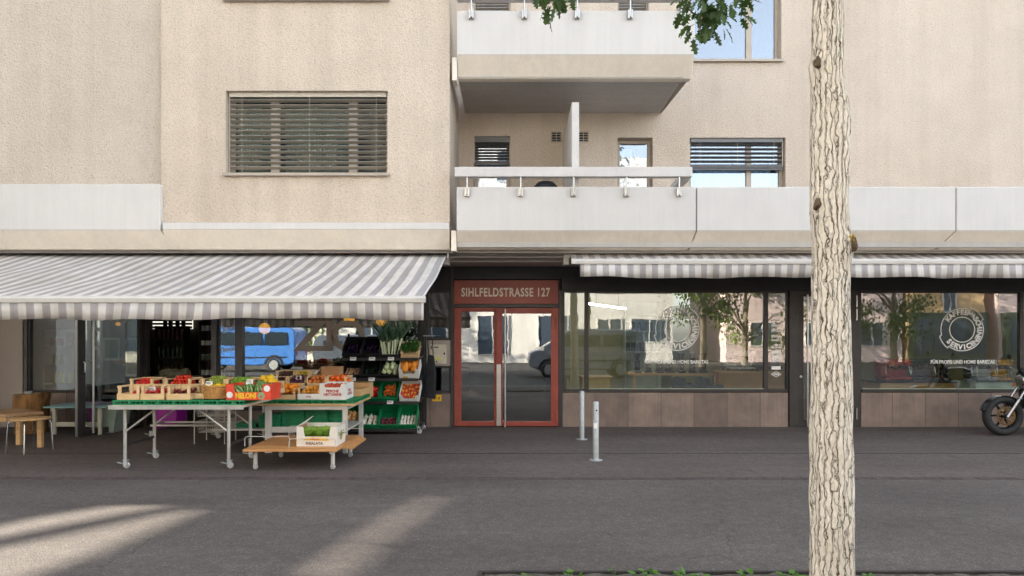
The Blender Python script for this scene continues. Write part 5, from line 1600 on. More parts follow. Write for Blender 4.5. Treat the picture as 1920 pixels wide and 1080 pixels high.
back_box('shallow crate of golden apricots in the third row below the window letters', 598, by0+1.0, zr+.1, .34, .3, .14, 'golden_apricot', 'round', M_apricot, 'golden apricot in the third row', 'apricots in the third row', .028, 6, 4, 2)
back_box('crate of brown dates standing under the blue van reflection', 535, by0+1.0, zr+.09, .30, .3, .15, 'fig', 'plum', mat('brown_fig', lin(82, 58, 44), .6, 0, .3, 9), 'brown fig in the third row crate', 'figs in the third row', .026, 5, 4, 2)
back_box('crate of ripe orange persimmons in the second row behind the white carton edge', 630, by0+.54, zr+.02, .30, .4, .16, 'persimmon', 'round', mat('persimmon_skin', lin(236, 110, 36), .35, 0, .12, 8), 'orange persimmon in the second row at the carton edge', 'persimmons in the second row', .036, 4, 5, 2)
back_box('crate of yellow pears in the third row beside the golden apricots', 568, by0+1.0, zr+.1, .28, .3, .14, 'pear', 'squash', mat('pear_skin', lin(214, 190, 76), .4, 0, .15, 8), 'yellow pear in the third row', 'pears in the third row', .030, 4, 3, 1)
cx = X(624, 10.3); c = carton('empty brown cardboard box standing open behind the fruit crates', cx, 10.15, zr+.06, .27, .25, .24, None, M_cardin, .9)
q = MB()
q.bm.faces.new([q.bm.verts.new(p) for p in ((cx-.135, 10.15, zr+.30), (cx-.135, 10.4, zr+.30), (cx-.23, 10.4, zr+.16), (cx-.23, 10.15, zr+.16))]); q.build('flap', M_card, c, solid=.005)
# a low green riser that lifts the rear rows
rs = thing('display_riser', 'low wooden riser lifting the rear fruit crates on the wooden table', 'riser', (-2.9, 9.9, bz))
q = MB(); q.box(bx0+.03, bx1-.02, by0+.53, by0+1.03, tzB+.001, tzB+.098); q.box(bx0+.03, bx1-.02, by0+1.031, by0+1.36, bz-.02, zr+.055); q.build('step', M_wood2, rs, bevel=.003)

gq = 'handwritten price cards on the fruit tables'
for lb, px, Y, z in (('white price card stuck in the oranges', 528, by0+.2, tzB+.13), ('white price card stuck in the banded apricot box', 574, by0+.24, tzB+.11), ('white price card standing among the red plums', 515, by0+.62, zr+.12), ('white price card at the purple plums', 560, by0+.62, zr+.13), ('white price card in the third row of fruit', 590, by0+1.05, zr+.19), ('white price card leaning in the red berry crate', 285, YA+.14, tzA+.08), ('white price card stuck into the yellow plums of the basket', 392, YA+.2, tzA+.15), ('white price card on the striped melons', 468, YA+.18, tzA+.17)):
    price_tag(lb, X(px, Y), Y, z, .085, .06, -12, gq)
# ---- folded green crates under table B
gS = 'flattened green plastic crates stacked under the wooden table'
def flat_crate(label, x0, x1, y0, z, h=.062):
    c = thing('folded_crate', label, 'crate', ((x0+x1)/2, y0+.2, z), gS)
    q = MB(); q.box(x0, x1, y0, y0+.4, z, z+h*.35).box(x0+.008, x1-.008, y0+.008, y0+.392, z+h*.36, z+h*.62).box(x0, x1, y0, y0+.4, z+h*.63, z+h-.002)
    for k in range(7): q.box(x0+.02+k*(x1-x0-.06)/6, x0+.035+k*(x1-x0-.06)/6, y0-.003, y0+.006, z+.003, z+h-.006)
    q.build('shell', M_greendk, c, bevel=.003)
    q = MB(); xm = (x0+x1)/2; q.box(xm-.05, xm+.05, y0-.006, y0-.0035, z+h*.66, z+h*.9); q.build('handle', M_green, c)
for nm, a, b_, n, y0 in (('leftmost stack, beside the wire baskets', 442, 480, 1, 9.4), ('stack behind the left white leg', 484, 525, 3, 9.36), ('middle stack behind the lettuce box', 528, 570, 4, 9.4), ('stack at the right white leg', 572, 612, 5, 9.42), ('stack beside the onions', 615, 640, 5, 9.5)):
    for k in range(n):
        flat_crate(f'{("lowest", "second lowest", "third from the bottom", "fourth from the bottom", "topmost")[k]} flattened green crate in the {nm}', X(a, y0), X(b_, y0), y0, .3205+k*.0625)

# ---- box of lettuce on the bench
cy = 8.17; cx, w = pxw(556, 632, cy)
LB = carton('white cardboard box of green lettuce with yellow print on the low bench', cx, cy, bnz+.001, w, .40, .235, None, M_card, .5)
q = MB(); q.prism([(cx-.17, bnz+.075), (cx-.12, bnz+.107), (cx+.05, bnz+.110), (cx+.13, bnz+.1), (cx+.15, bnz+.07)], 'Y', cy-.0025, cy-.0008); q.build('yellow_print', M_yellow, LB)
lt = text_mesh('INSALATA', .045, .002); text_obj('lettering', lt, mat('brown_print', lin(140, 112, 96), .7), LB, (cx-.03, cy-.003, bnz+.035))
lt = text_mesh('Terra', .04, .003, shear=.2); text_obj('lettering', lt, mat('orange_print', lin(226, 120, 20), .7), LB, (cx-.02, cy-.0035, bnz+.09))
q = MB(); n_ = 0
for s in (-1, 1):
    xx = cx+s*w/2; q.bm.faces.new([q.bm.verts.new(p) for p in ((xx, cy+.01, bnz+.236), (xx, cy+.39, bnz+.236), (xx+s*-.0+(.085 if s < 0 else .05), cy+.39, bnz+.32), (xx+(.085 if s < 0 else .05), cy+.01, bnz+.28))])
q.build('flap', M_card, LB, solid=.005)
q = MB(); q.box(cx-w/2+.007, cx-w/2+.009, cy+.01, cy+.39, bnz+.01, bnz+.234); q.build('lining', M_cardin, LB)
q = MB(); q.prism([(cy+.12, bnz+.07), (cy+.2, bnz+.05), (cy+.27, bnz+.1), (cy+.22, bnz+.18), (cy+.15, bnz+.15)], 'X', cx+w/2+.0008, cx+w/2+.002); q.build('side_print', mat('ochre_side_print', lin(176, 150, 110), .7), LB)
def lettuce(label, c, r, seed, group, m=M_lett):
    rr = random.Random(seed); q = MB(); c = Vector(c)
    for L in range(26):
        a = rr.uniform(0, 6.28); el = rr.uniform(.15, 1.35); d = Vector((math.cos(a)*math.cos(el), math.sin(a)*math.cos(el), math.sin(el))); s = d.cross(Vector((0, 0, 1))).normalized(); n = s.cross(d)
        rows = []
        for i in range(4):
            t = .25+.75*i/3; wd = r*(.35+.5*math.sin(t*2.2))
            rows.append([q.bm.verts.new(c+d*r*t+s*wd*(k/2)+n*(.12*r*math.sin(k*1.8+i+L)*t+r*.25*(abs(k)/2)**2)) for k in (-2, -1, 0, 1, 2)])
        for A, B_ in zip(rows, rows[1:]):
            for k in range(4): q.bm.faces.new((A[k], A[k+1], B_[k+1], B_[k]))
    o = q.build('lettuce', m, at=tuple(c), smooth=70); tag(o, label, 'lettuce', group)
k = 0
for dx in (-.14, 0, .14):
    for dy in (.12, .27):
        lettuce('pale green lettuce head in the white box on the bench', (cx+dx, cy+dy, bnz+.085), .115, k, 'lettuces in the white box'); k += 1

# ================================================================== BLACK VEGETABLE RACK
RK = thing('vegetable_rack', 'black four tier shop rack on casters with tilted vegetable crates', 'rack', (-2.15, 11.3, 0))
rx0, rx1 = X(638, 10.95), X(783, 11.2)
M_rack = mat('black_rack_metal', (.022, .02, .019), .5, .2, .15)
TIERS = [(1.217, 11.08), (.887, 11.05), (.52, 11.0), (.085, 10.95)]
for z, y in TIERS:
    q = MB(); q.box(rx0-.01, rx1+.03, y-.03, y-.004, z-.035, z+.012)
    q.prism([(y, z-.022), (y+.30, z+.178), (y+.30, z+.19), (y, z-.008)], 'X', rx0, rx1+.02)
    q.build('shelf', M_rack, RK, bevel=.002, seg=1)
for xx in (rx0-.02, rx1+.035):
    q = MB(); q.box(xx, xx+.03, 11.52, 11.56, .1, 1.62); q.bar((xx+.015, 10.98, .1), (xx+.015, 11.56, .1), .03, .05)
    for z, y in TIERS: q.bar((xx+.015, y, z), (xx+.015, 11.52, z+.03), .02, .03)
    q.build('upright', M_rack, RK)
    for yy in (11.0, 11.5):
        w, f = MB(), MB(); caster((w, f), xx, yy, .045, .13); cw = w.build('caster', M_castw, RK, smooth=50); f.build('caster_fork', M_galv, cw)
# black roller blind and bags hanging at its side
hb = thing('shopping_bag', 'black cloth bag hanging at the side of the vegetable rack', 'bag', (rx1+.17, 11.5, .6))
q = MB(); q.prism([(rx1+.10, .55), (rx1+.26, .52), (rx1+.27, .95), (rx1+.23, 1.25), (rx1+.14, 1.27), (rx1+.09, .9)], 'Y', 11.44, 11.56)
q.build('cloth', mat('black_cloth', (.014, .014, .016), .85, 0, .3, 8, .4, 12, .02), hb, bevel=.02)
q = MB(); q.tube([(rx1+.14, 11.5, 1.26), (rx1+.13, 11.5, 1.5), (rx1+.18, 11.5, 1.58), (rx1+.21, 11.5, 1.5), (rx1+.22, 11.5, 1.25)], .009, 6); q.build('strap', mat('black_cloth', (.014,)*3), hb)
q = MB(); q.bar((rx1+.05, 11.5, 1.585), (rx1+.25, 11.5, 1.585), .012, .012); q.build('hook', M_galv, RK)
T0 = R(33)
def slot(i, n=4): return rx0+(rx1+.02-rx0)*(i+.5)/n
wS = (rx1+.02-rx0)/4-.008
GB = 'black crates on the vegetable rack'; GG = 'green crates on the vegetable rack'
# tier 1
z, y = TIERS[0]
for i, (nm, fr) in enumerate((('black crate of dark eggplants on the top tier, beside the leeks side end', None), ('black crate of shiny eggplants and courgettes on the top tier next to the leeks', None))):
    c = plastic_crate(nm, slot(i), y, z+.004, wS, .38, .16, GB, M_black, T0)
    P = at_crate(c, heap(None, 0, 0, .015, .032, 4, 2, 2, i, 1.95), .19)
    fruit('eggplant', 'eggplant', M_egg, ('dark eggplant in the end crate of the top tier', 'dark eggplant in the crate next to the leeks')[i], 'eggplant', ('eggplants in the end crate', 'eggplants beside the leeks')[i], P, .036, rot=lambda rr: (R(90)+T0+rr.uniform(-.2, .2), rr.uniform(-.3, .3), rr.uniform(-.3, .3)))
cl = plastic_crate('black crate holding the upright leeks on the top tier', slot(2), y, z+.004, wS, .30, .12, GB, M_black, T0*.6)
def leek(c, h, lean, seed):
    rr = random.Random(seed); o = thing('leek', 'tall leek with blue green leaves standing on the top tier', 'leek', c, 'leeks standing in the black crate')
    c = Vector(c); top_ = c+Vector((lean[0]*h*.5, lean[1]*h*.5, h*.5))
    q = MB(); q.tube([c, c*.5+top_*.5, top_], [.013, .012, .013], 8); q.build('stem', M_leekw, o, smooth=60)
    q = MB()
    for k in range(7):
        a = 6.283*k/7+rr.uniform(-.3, .3); d = Vector((math.cos(a)*.35+lean[0], math.sin(a)*.35+lean[1], 1)).normalized(); s = d.cross(Vector((math.sin(a), -math.cos(a), .2))).normalized(); L = h*rr.uniform(.5, .8)
        pts = [(top_+d*L*t+Vector((math.cos(a), math.sin(a), -.6))*(.16*L*t*t), .013*(1-t*.75)) for t in (0, .35, .7, 1)]
        for (p0, w0), (p1, w1) in zip(pts, pts[1:]): q.poly([p0-s*w0, p0+s*w0, p1+s*w1, p1-s*w1])
    q.build('leaf', M_leek, o, smooth=60)
M1 = Matrix.Translation(cl.location) @ Matrix.Rotation(T0*.6, 4, 'X'); kk = 0
for i in range(6):
    for j in range(3):
        p = M1 @ Vector(((i-2.5)*.045, .06+j*.07, .015)); leek(p, random.uniform(.44, .58), ((i-2.5)*.09+random.uniform(-.08, .08), -.06+j*.09+random.uniform(-.05, .05)), kk); kk += 1
cb = wood_crate('shallow pale wooden crate of green beans and herbs on the top tier', slot(3)+.02, y+.17, z+.004, wS, .33, .10, None)
cb.rotation_euler.x = T0; cb.location.y = y+.17; cb.location.z = z+.10
def greens(name, label, cat, c, w, d, h, n, seed, m, tilt=0.0, L=.12, wd=.008, group=None):
    rr = random.Random(seed); q = MB(); Mx = Matrix.Translation(c) @ Matrix.Rotation(tilt, 4, 'X')
    for _ in range(n):
        p = Vector((rr.uniform(-w/2, w/2), rr.uniform(-d/2, d/2), rr.uniform(0, h))); dd = Vector((rr.uniform(-.6, .6), rr.uniform(-.6, .9), rr.uniform(.2, 1))).normalized(); s = dd.cross(Vector((rr.uniform(-1, 1), rr.uniform(-1, 1), .3))).normalized(); l = L*rr.uniform(.6, 1.2)
        q.poly([Mx @ v for v in (p, p+dd*l*.4+s*wd, p+dd*l+Vector((0, 0, -.2*l)), p+dd*l*.4-s*wd)])
    o = q.build(name, m, at=tuple(c)); tag(o, label, cat, group)
greens('herb_bunch', 'heap of long green beans and herbs in the pale wooden crate', 'herbs', (slot(3)+.02, y+.19, z+.14), wS-.05, .26, .05, 420, 3, M_greens, T0, .17, .006)
# tier 2
z, y = TIERS[1]
names = ('black crate of brown mushrooms on the second tier', 'black crate of dark courgettes in the middle of the second tier', 'black crate of pale fennel on the second tier beside the squash')
for i in range(3):
    c = plastic_crate(names[i], slot(i), y, z+.004, wS, .36, .15, GB, M_black, T0)
    if i == 0: fruit('mushroom', 'mushroom', M_mush, 'brown mushroom in the black crate', 'mushroom', 'mushrooms on the rack', at_crate(c, heap(None, 0, 0, .015, .024, 5, 4, 1, 1), .14), .024)
    if i == 1: fruit('courgette', 'eggplant', mat('dark_courgette', lin(36, 52, 34), .25, 0, .25), 'dark courgette in the black crate of the second tier', 'courgette', 'courgettes on the rack', at_crate(c, heap(None, 0, 0, .015, .026, 4, 2, 1, 1), .17), .028, rot=lambda rr: (R(90)+T0+rr.uniform(-.2, .2), rr.uniform(-.2, .2), rr.uniform(-.4, .4)))
    if i == 2:
        fruit('fennel', 'bulb', M_fennel, 'pale green fennel bulb in the black crate', 'fennel', 'fennel on the rack', at_crate(c, heap(None, 0, 0, .03, .042, 3, 3, 2, 1), .17), .042)
        greens('fennel_fronds', 'green fronds on top of the pale fennel', 'fronds', tuple(at_crate(c, [Vector((0, 0, .11))], .2)[0]), .18, .15, .03, 90, 5, M_greens, T0, .09, .005)
c = carton('white cardboard box of orange squash on the second tier', slot(3)+.02, y, z+.004, wS+.02, .36, .19, None, M_paper, .5, T0)
q = MB(); xx, yy, zz = slot(3)+.02, y, z+.004; q.box(xx-.10, xx-.02, yy-.002, yy-.0006, zz+.01, zz+.04); q.build('yellow_print', M_yellow, c)
fruit('squash', 'squash', M_squash, 'orange butternut squash in the white box', 'squash', 'squashes in the white box', at_crate(c, [Vector((dx, 0, .12+.0)) for dx in (-.075, .075)]+[Vector((dx, .1, .13)) for dx in (-.1, 0, .1)], .12), .062, rot=lambda rr: (T0-.35+rr.uniform(-.15, .15), rr.uniform(-.15, .15), rr.uniform(0, 6)))
# tier 3
z, y = TIERS[2]
c = plastic_crate('green crate of leafy greens on the third tier behind the white carton', slot(0), y, z+.004, wS, .38, .15, GG, M_green, T0)
greens('leafy_greens', 'heap of dark leafy greens in the green crate of the third tier', 'greens', tuple(at_crate(c, [Vector((0, 0, .06))], .2)[0]), wS-.06, .3, .06, 300, 8, M_greens, T0, .09, .018)
c = plastic_crate('green crate with red peppers and a lemon on the third tier', slot(1), y, z+.004, wS, .38, .15, GG, M_green, T0)
fruit('pepper', 'pepper', M_pepr, 'shiny red pepper in the green crate', 'pepper', 'red peppers on the rack', at_crate(c, [Vector(p) for p in ((.03, .12, .05), (.10, .13, .05), (.06, .2, .08), (.0, .2, .06), (.09, .22, .07), (.04, .17, .12))], 0), .048)
fruit('yellow_pepper', 'pepper', M_yellowf, 'yellow pepper in front of the red ones', 'pepper', 'yellow peppers on the rack', at_crate(c, [Vector(p) for p in ((-.08, .07, .045), (-.02, .06, .04), (-.1, .13, .045))], 0), .04)
c = plastic_crate('green crate lined with a clear bag of carrots on the third tier', slot(2), y, z+.004, wS, .38, .15, GG, M_green, T0)
fruit('carrot', 'carrot', M_carrot, 'orange carrot in the clear bag', 'carrot', 'carrots on the rack', at_crate(c, [Vector(((i-3)*.026, .15+.03*(i % 2)+.05*L, .03+.032*L+.01*(i % 3))) for L in range(3) for i in range(7)], 0), .0165, rot=lambda rr: (T0+R(90)+rr.uniform(-.3, .3), rr.uniform(-.2, .2), rr.uniform(-.7, .7)))
bg_ = thing('plastic_bag', 'clear plastic bag folded over the carrot crate', 'bag', tuple(c.location))
q = MB(); gx, gy = 10, 8; Mx = Matrix.Translation(c.location) @ Matrix.Rotation(T0, 4, 'X'); V_ = [[None]*(gy+1) for _ in range(gx+1)]
for i in range(gx+1):
    for j in range(gy+1):
        u, v = i/gx*2-1, j/gy*2-1; e = max(abs(u), abs(v)); V_[i][j] = q.bm.verts.new(Mx @ Vector((u*(wS/2+.006), .19+v*.2, .165-.03*(1-e)-.05*max(0, -v)+.012*noise.noise(Vector((i*.8, j*.8, 2))))))
for i in range(gx):
    for j in range(gy):
        if not (2 <= i < gx-2 and 1 <= j < gy-1): q.bm.faces.new((V_[i][j], V_[i+1][j], V_[i+1][j+1], V_[i][j+1]))
q.build('film', M_glass_clear, bg_, smooth=60)
c = carton('white box of red and yellow tomatoes at the aisle end of the third tier', slot(3)+.03, y, z+.004, wS+.02, .40, .13, None, M_paper, .45, T0)
P = at_crate(c, heap(None, 0, 0, .035, .026, 6, 7, 1, 3, 1.95), .2)
fruit('tomato', 'round', M_tom, 'red tomato in the white box of the rack', 'tomato', 'red tomatoes on the rack', [p for i, p in enumerate(P) if (i*7+i//5) % 3], .027)
fruit('yellow_tomato', 'round', M_tomy, 'yellow tomato among the red ones', 'tomato', 'yellow tomatoes on the rack', [p for i, p in enumerate(P) if not (i*7+i//5) % 3], .026)
# tier 4
z, y = TIERS[3]
for i, (nm, fn, sh_, m, r, fl_, grp, n1, n2, lay, yo) in enumerate((
    ('green crate of brown onions on the bottom tier', 'onion', 'bulb', M_onion, .038, 'brown onion in the bottom green crate', 'onions on the rack', 3, 4, 2, .2),
    ('green crate of white turnips on the bottom tier', 'turnip', 'bulb', M_turnip, .042, 'round white turnip in the bottom crate', 'turnips on the rack', 3, 3, 1, .14),
    ('green crate of dark radicchio on the bottom tier', 'radicchio', 'cauli', M_radic, .034, 'small dark red radicchio head', 'radicchio on the rack', 4, 3, 1, .12),
    ('green crate of white garlic at the aisle end of the bottom tier', 'garlic', 'bulb', M_garlic, .026, 'white garlic bulb in the bottom crate', 'garlic on the rack', 5, 5, 1, .15))):
    c = plastic_crate(nm, slot(i), y, z+.004, wS, .42, .17, GG, M_green, T0)
    fruit(fn, sh_, m, fl_, fn, grp, at_crate(c, heap(None, 0, 0, .014, r, n1, n2, lay, i, 2.0), yo), r)
tg = (('first', 0, 0), ('second', 1, 0), ('third', 2, 0), ('fourth', 0, 1), ('fifth', 1, 1), ('sixth', 2, 2))
for (nm, i, t_), what in zip(tg, ('below the end crate of eggplants', 'below the second crate of eggplants', 'under the standing leeks', 'below the mushrooms', 'below the dark courgettes', 'below the carrots')):
    z, y = TIERS[t_]; price_tag('small white price tag clipped '+what, slot(i)+.03, y-.036, z-.03, .1, .055)

# ================================================================== LEFT OF THE DOOR
sy = 11.2
st = thing('tree_stump', 'rough tree stump used as a table beside the grey wall', 'stump', (X(60, sy), sy, 0))
q = MB(); cx = X(60, sy); n = 40; Rr = []
for i in range(22):
    t = i/21; z = .005+.63*t; ring = []
    for j in range(n):
        a = 6.283*j/n; r = .215+.05*t**1.5+.03*math.exp(-((t-.0)/.12)**2)+.03*noise.noise(Vector((math.cos(a)*1.5, math.sin(a)*1.5, z*2)))+.01*noise.noise(Vector((math.cos(a)*6, math.sin(a)*6, z*8)))
        b_ = math.exp(-(((a-4.45))**2*14+((z-.36)/.09)**2)); r += .06*b_
        ring.append(q.bm.verts.new((cx+r*math.cos(a), sy+r*math.sin(a), z+(.03*math.cos(a) if i == 21 else 0))))
    Rr.append(ring)
for a, b_ in zip(Rr, Rr[1:]):
    for j in range(n): q.bm.faces.new((a[j], a[(j+1) % n], b_[(j+1) % n], b_[j]))
q.build('bark', mat('stump_bark', lin(140, 102, 60), .95, 0, .5, 9, 1.0, 26, .03, stretch=(1, 1, .35)), st, smooth=70)
q = MB(); q.lathe([(.0, .634), (.255, .632)], (cx, sy, 0), 40); q.build('cut_face', wood('stump_top', lin(150, 116, 78), lin(190, 156, 112), 'X', 12), st)
ast = thing('glass_ashtray', 'small glass ashtray on top of the tree stump', 'ashtray', (cx-.02, sy-.05, .636))
q = MB(); q.lathe([(0, .64), (.05, .637), (.062, .645), (.066, .68), (.054, .68), (.05, .655), (0, .652)], (cx-.02, sy-.05, 0), 20); q.build('bowl', mat('grey_glass', lin(180, 180, 184), .15, .1, .1), ast, smooth=40)
# wooden bench at the far left
bx = thing('wooden_bench', 'plain wooden bench at the edge of the picture in front of the stump', 'bench', (-7.5, 9.9, 0))
q = MB()
v = [q.bm.verts.new(p) for p in ((-8.6, 9.72, .44), (X(-4, 9.72), 9.72, .44), (X(82, 10.1), 10.12, .44), (X(40, 10.5), 10.5, .44), (-8.6, 10.5, .44))]
q.bm.free(); q = MB()
q.prism([(-8.9, 9.72), (X(10, 9.72), 9.72), (X(82, 10.08), 10.08), (X(44, 10.45), 10.45), (-8.9, 10.45)], 'Z', .43, .47); q.build('seat', wood('bench_seat', lin(150, 112, 78), lin(190, 152, 114), 'X', 6), bx, bevel=.004)
q = MB(); q.box(-8.9, X(8, 9.72), 9.76, 9.80, .36, .4295); q.build('apron', M_wood2, bx)
for px, yy in ((36, 9.95), (76, 9.72)):
    q = MB(); xx = X(px, yy); q.box(xx-.032, xx+.032, yy-.03, yy+.03, 0, .4295); q.build('leg', M_wood2, bx, bevel=.005)
# stool
sx_, sy_ = X(54, 9.3), 9.32
stl = thing('stool', 'round wooden stool on bent chrome tube legs in front of the bench', 'stool', (sx_, sy_, 0))
q = MB(); q.lathe([(0, .445), (.235, .445), (.245, .452), (.245, .462), (.235, .47), (0, .47)], (sx_, sy_, 0), 40); q.build('seat', M_wood2, stl, smooth=40)
for a in (-2.6, -1.2, .5, 2.0):
    q = MB(); c_, s_ = math.cos(a), math.sin(a)
    q.tube([(sx_+.06*c_, sy_+.06*s_, .437), (sx_+.19*c_, sy_+.19*s_, .437), (sx_+.225*c_, sy_+.225*s_, .425), (sx_+.24*c_, sy_+.24*s_, .39), (sx_+.265*c_, sy_+.265*s_, .0)], .0105, 10); q.build('leg', M_chrome, stl, smooth=60)
# turquoise table
tt = thing('turquoise_table', 'low white framed table with a turquoise top behind the open glass door', 'table', (-6.95, 11.2, 0))
q = MB(); q.box(X(80, 10.9), X(200, 10.9), 10.9, 11.65, .43, .455); q.build('top', mat('turquoise_paint', lin(132, 172, 172), .5, 0, .06), tt, bevel=.004)
M_cream = mat('cream_paint', lin(206, 200, 180), .55, 0, .07)
for px in (101, 186):
    for yy in (10.97, 11.58):
        q = MB(); xx = X(px, 10.95); q.box(xx-.025, xx+.025, yy-.025, yy+.025, 0, .4295); q.build('leg', M_cream, tt, bevel=.004)
q = MB(); q.box(X(101, 10.95)+.026, X(186, 10.95)-.026, 10.955, 10.985, .13, .20); q.box(X(101, 10.95)-.06, X(101, 10.95)-.026, 10.96, 11.6, .375, .429); q.build('stretcher', M_cream, tt, bevel=.003)
bn = thing('storage_bin', 'pale grey plastic bin under the turquoise table seen through the door glass', 'bin', (X(205, 11.3), 11.3, 0))
q = MB(); q.prism([(X(192, 11.3), .0), (X(222, 11.3), .0), (X(228, 11.3), .38), (X(186, 11.3), .38)], 'Y', 11.15, 11.6); q.build('body', mat('pale_bin', lin(150, 164, 152), .5), bn, bevel=.01)
q = MB(); q.box(X(185, 11.3), X(229, 11.3), 11.13, 11.62, .381, .40); q.build('lid', mat('pale_bin', (0, 0, 0)), bn, bevel=.005)
# posters on the glass next to the open door
for px0, px1, py0, py1, lb, sd in ((189, 220, 633, 676, 'square botanical poster with a white margin behind the door glass', 1), (231, 255, 632, 706, 'tall botanical poster with a white margin behind the door glass', 2)):
    p = thing('poster', lb, 'poster', (xs((px0+px1)/2), YS+.09, zs((py0+py1)/2)), 'botanical posters')
    q = MB(); q.box(xs(px0), xs(px1), YS+.066, YS+.069, zs(py1), zs(py0)); q.build('sheet', M_paper, p)
    q = MB(); q.box(xs(px0)+.03, xs(px1)-.03, YS+.0640, YS+.0655, zs(py1)+.04, zs(py0)-.04); q.build('print', mat('green_leaf_print', lin(70, 112, 96), .7, 0, .6, 18), p)
sgn = thing('door_sign', 'orange oval sign hanging behind the glass beside the posters', 'sign', (xs(219), YS+.1, zs(678)))
q = MB(); q.sph((xs(219), YS+.075, zs(678)), (.105, .006, .065), 20, 8); q.build('plate', mat('orange_plate', lin(190, 116, 56), .6), sgn, smooth=60)
# wire basket trolley below table A
WB = thing('wire_basket_stand', 'white wire basket stand under the trestle table', 'basket stand', (X(408, 10.2), 10.2, 0))
def wire_basket(x0, x1, y0, y1, z0, z1, flare):
    q = MB()
    def lp(t): return (x0-flare*t, x1+flare*t, y0-flare*t, y1+flare*t, z0+(z1-z0)*t)
    for t in (0, .33, .66, 1):
        a, b_, c_, d_, z = lp(t); r = .006 if t == 1 else .003
        q.tube([(a, c_, z), (b_, c_, z), (b_, d_, z), (a, d_, z), (a, c_, z)], r, 5)
    a0, b0, c0, d0, zz0 = lp(0); a1, b1, c1, d1, zz1 = lp(1)
    for i in range(15):
        u = i/14
        q.tube([(a1+(b1-a1)*u, c1, zz1), (a0+(b0-a0)*u, c0, zz0), (a0+(b0-a0)*u, d0, zz0), (a1+(b1-a1)*u, d1, zz1)], .0026, 4)
        q.tube([(a1, c1+(d1-c1)*u, zz1), (a0, c0+(d0-c0)*u, zz0), (b0, c0+(d0-c0)*u, zz0), (b1, c1+(d1-c1)*u, zz1)], .0026, 4)
    return q
wx0, wx1 = X(376, 10.2), X(428, 10.2)
wire_basket(wx0+.02, wx1, 10.05, 10.35, .40, .56, .04).build('upper_basket', M_white_metal, WB)
wire_basket(wx0+.06, wx1, 10.02, 10.35, .17, .33, .04).build('lower_basket', M_white_metal, WB)
q = MB()
for xx in (wx0+.0, wx1+.03):
    for yy in (10.0, 10.4): q.cyl((xx, yy, .0), (xx, yy, .6), .008, n=6)
q.build('leg', M_white_metal, WB)
# tube framed trolley behind it
TR = thing('tube_trolley', 'white tube trolley standing behind the trestle table legs', 'trolley', (X(390, 10.6), 10.6, 0))
q = MB(); q.cyl((X(282, 10.55), 10.55, .2), (X(495, 10.55), 10.55, .2), .016, n=8); q.cyl((X(282, 10.55), 10.95, .2), (X(495, 10.55), 10.95, .2), .016, n=8)
for px in (283, 494): q.cyl((X(px, 10.55), 10.55, .2), (X(px, 10.55), 10.95, .2), .014, n=8)
q.build('base_frame', M_white_metal, TR, smooth=40)
for px in (407, 494): 
    q = MB(); q.cyl((X(px, 10.5), 10.5, .06), (X(px, 10.5), 10.5, .62), .034 if px == 407 else .02, n=12); q.build('leg', M_alu, TR, smooth=40)
q = MB(); q.box(X(300, 10.5), X(494, 10.5), 10.45, 10.95, .621, .64); q.build('top', M_alu, TR)
for px in (283, 407, 494):
    w, f = MB(), MB(); caster((w, f), X(px, 10.55), 10.55, .04, .12); cw = w.build('caster', M_castw, TR, smooth=50); f.build('caster_fork', M_galv, cw)
pk = thing('purple_tub', 'bright purple tub standing in the open shop doorway', 'tub', (X(318, 11.6), 11.6, 0))
q = MB(); q.prism([(X(298, 11.5), .02), (X(335, 11.5), .10), (X(337, 11.5), .42), (X(293, 11.5), .42)], 'Y', 11.4, 11.8); q.build('body', mat('purple_plastic', lin(150, 24, 140), .4, 0, .1), pk, bevel=.03)
q = MB(); q.box(X(292, 11.5), X(338, 11.5), 11.38, 11.82, .421, .44); q.build('rim', mat('purple_plastic', (0, 0, 0)), pk, bevel=.006)

# ================================================================== SHOP INTERIORS
def glow(name, col, e): return mat(name, col, .5, 0, .02, emit=e)
M_globe = glow('amber_globe', lin(255, 176, 60), .16)
M_tube = glow('light_tube', (1, .97, .9), 6.0)
gg = 'amber globe lamps in the fruit shop'
for px, py, Y, r, lb in ((715, 601, 12.9, .105, 'amber globe lamp hanging above the leeks'), (655, 596, 12.9, .105, 'amber globe lamp half hidden by the awning above the window letter O'), (496, 616, 13.6, .11, 'amber globe lamp hanging left of the large window letters')):
    o = thing('globe_lamp', lb, 'lamp', (X(px, Y), Y, Z(py, Y)), gg)
    q = MB(); q.sph((X(px, Y), Y, Z(py, Y)), r, 20, 14); q.build('globe', M_globe, o, smooth=180)
    q = MB(); q.cyl((X(px, Y), Y, Z(py, Y)+r-.004), (X(px, Y), Y, 2.9), .006, n=6); q.build('cord', M_black, o)
o = thing('brass_wall_lamp', 'horizontal brass tube lamp above the window letter Z', 'lamp', (X(603, 13), 13.0, Z(600, 13)))
q = MB(); q.cyl((X(584, 13), 13.0, Z(600, 13)), (X(618, 13), 13.0, Z(600, 13)), .035, n=12); q.build('shade', mat('brass', lin(190, 140, 50), .25, .9, .1), o, smooth=40)
q = MB(); q.cyl((X(582, 13), 13.0, Z(602, 13)-.04), (X(588, 13), 13.0, Z(602, 13)-.04), .04, n=12); q.build('bulb', M_globe, o, smooth=40)
q = MB(); q.cyl((X(600, 13), 13, Z(600, 13)+.034), (X(600, 13), 13, 2.9), .006, n=6); q.build('rod', M_black, o)
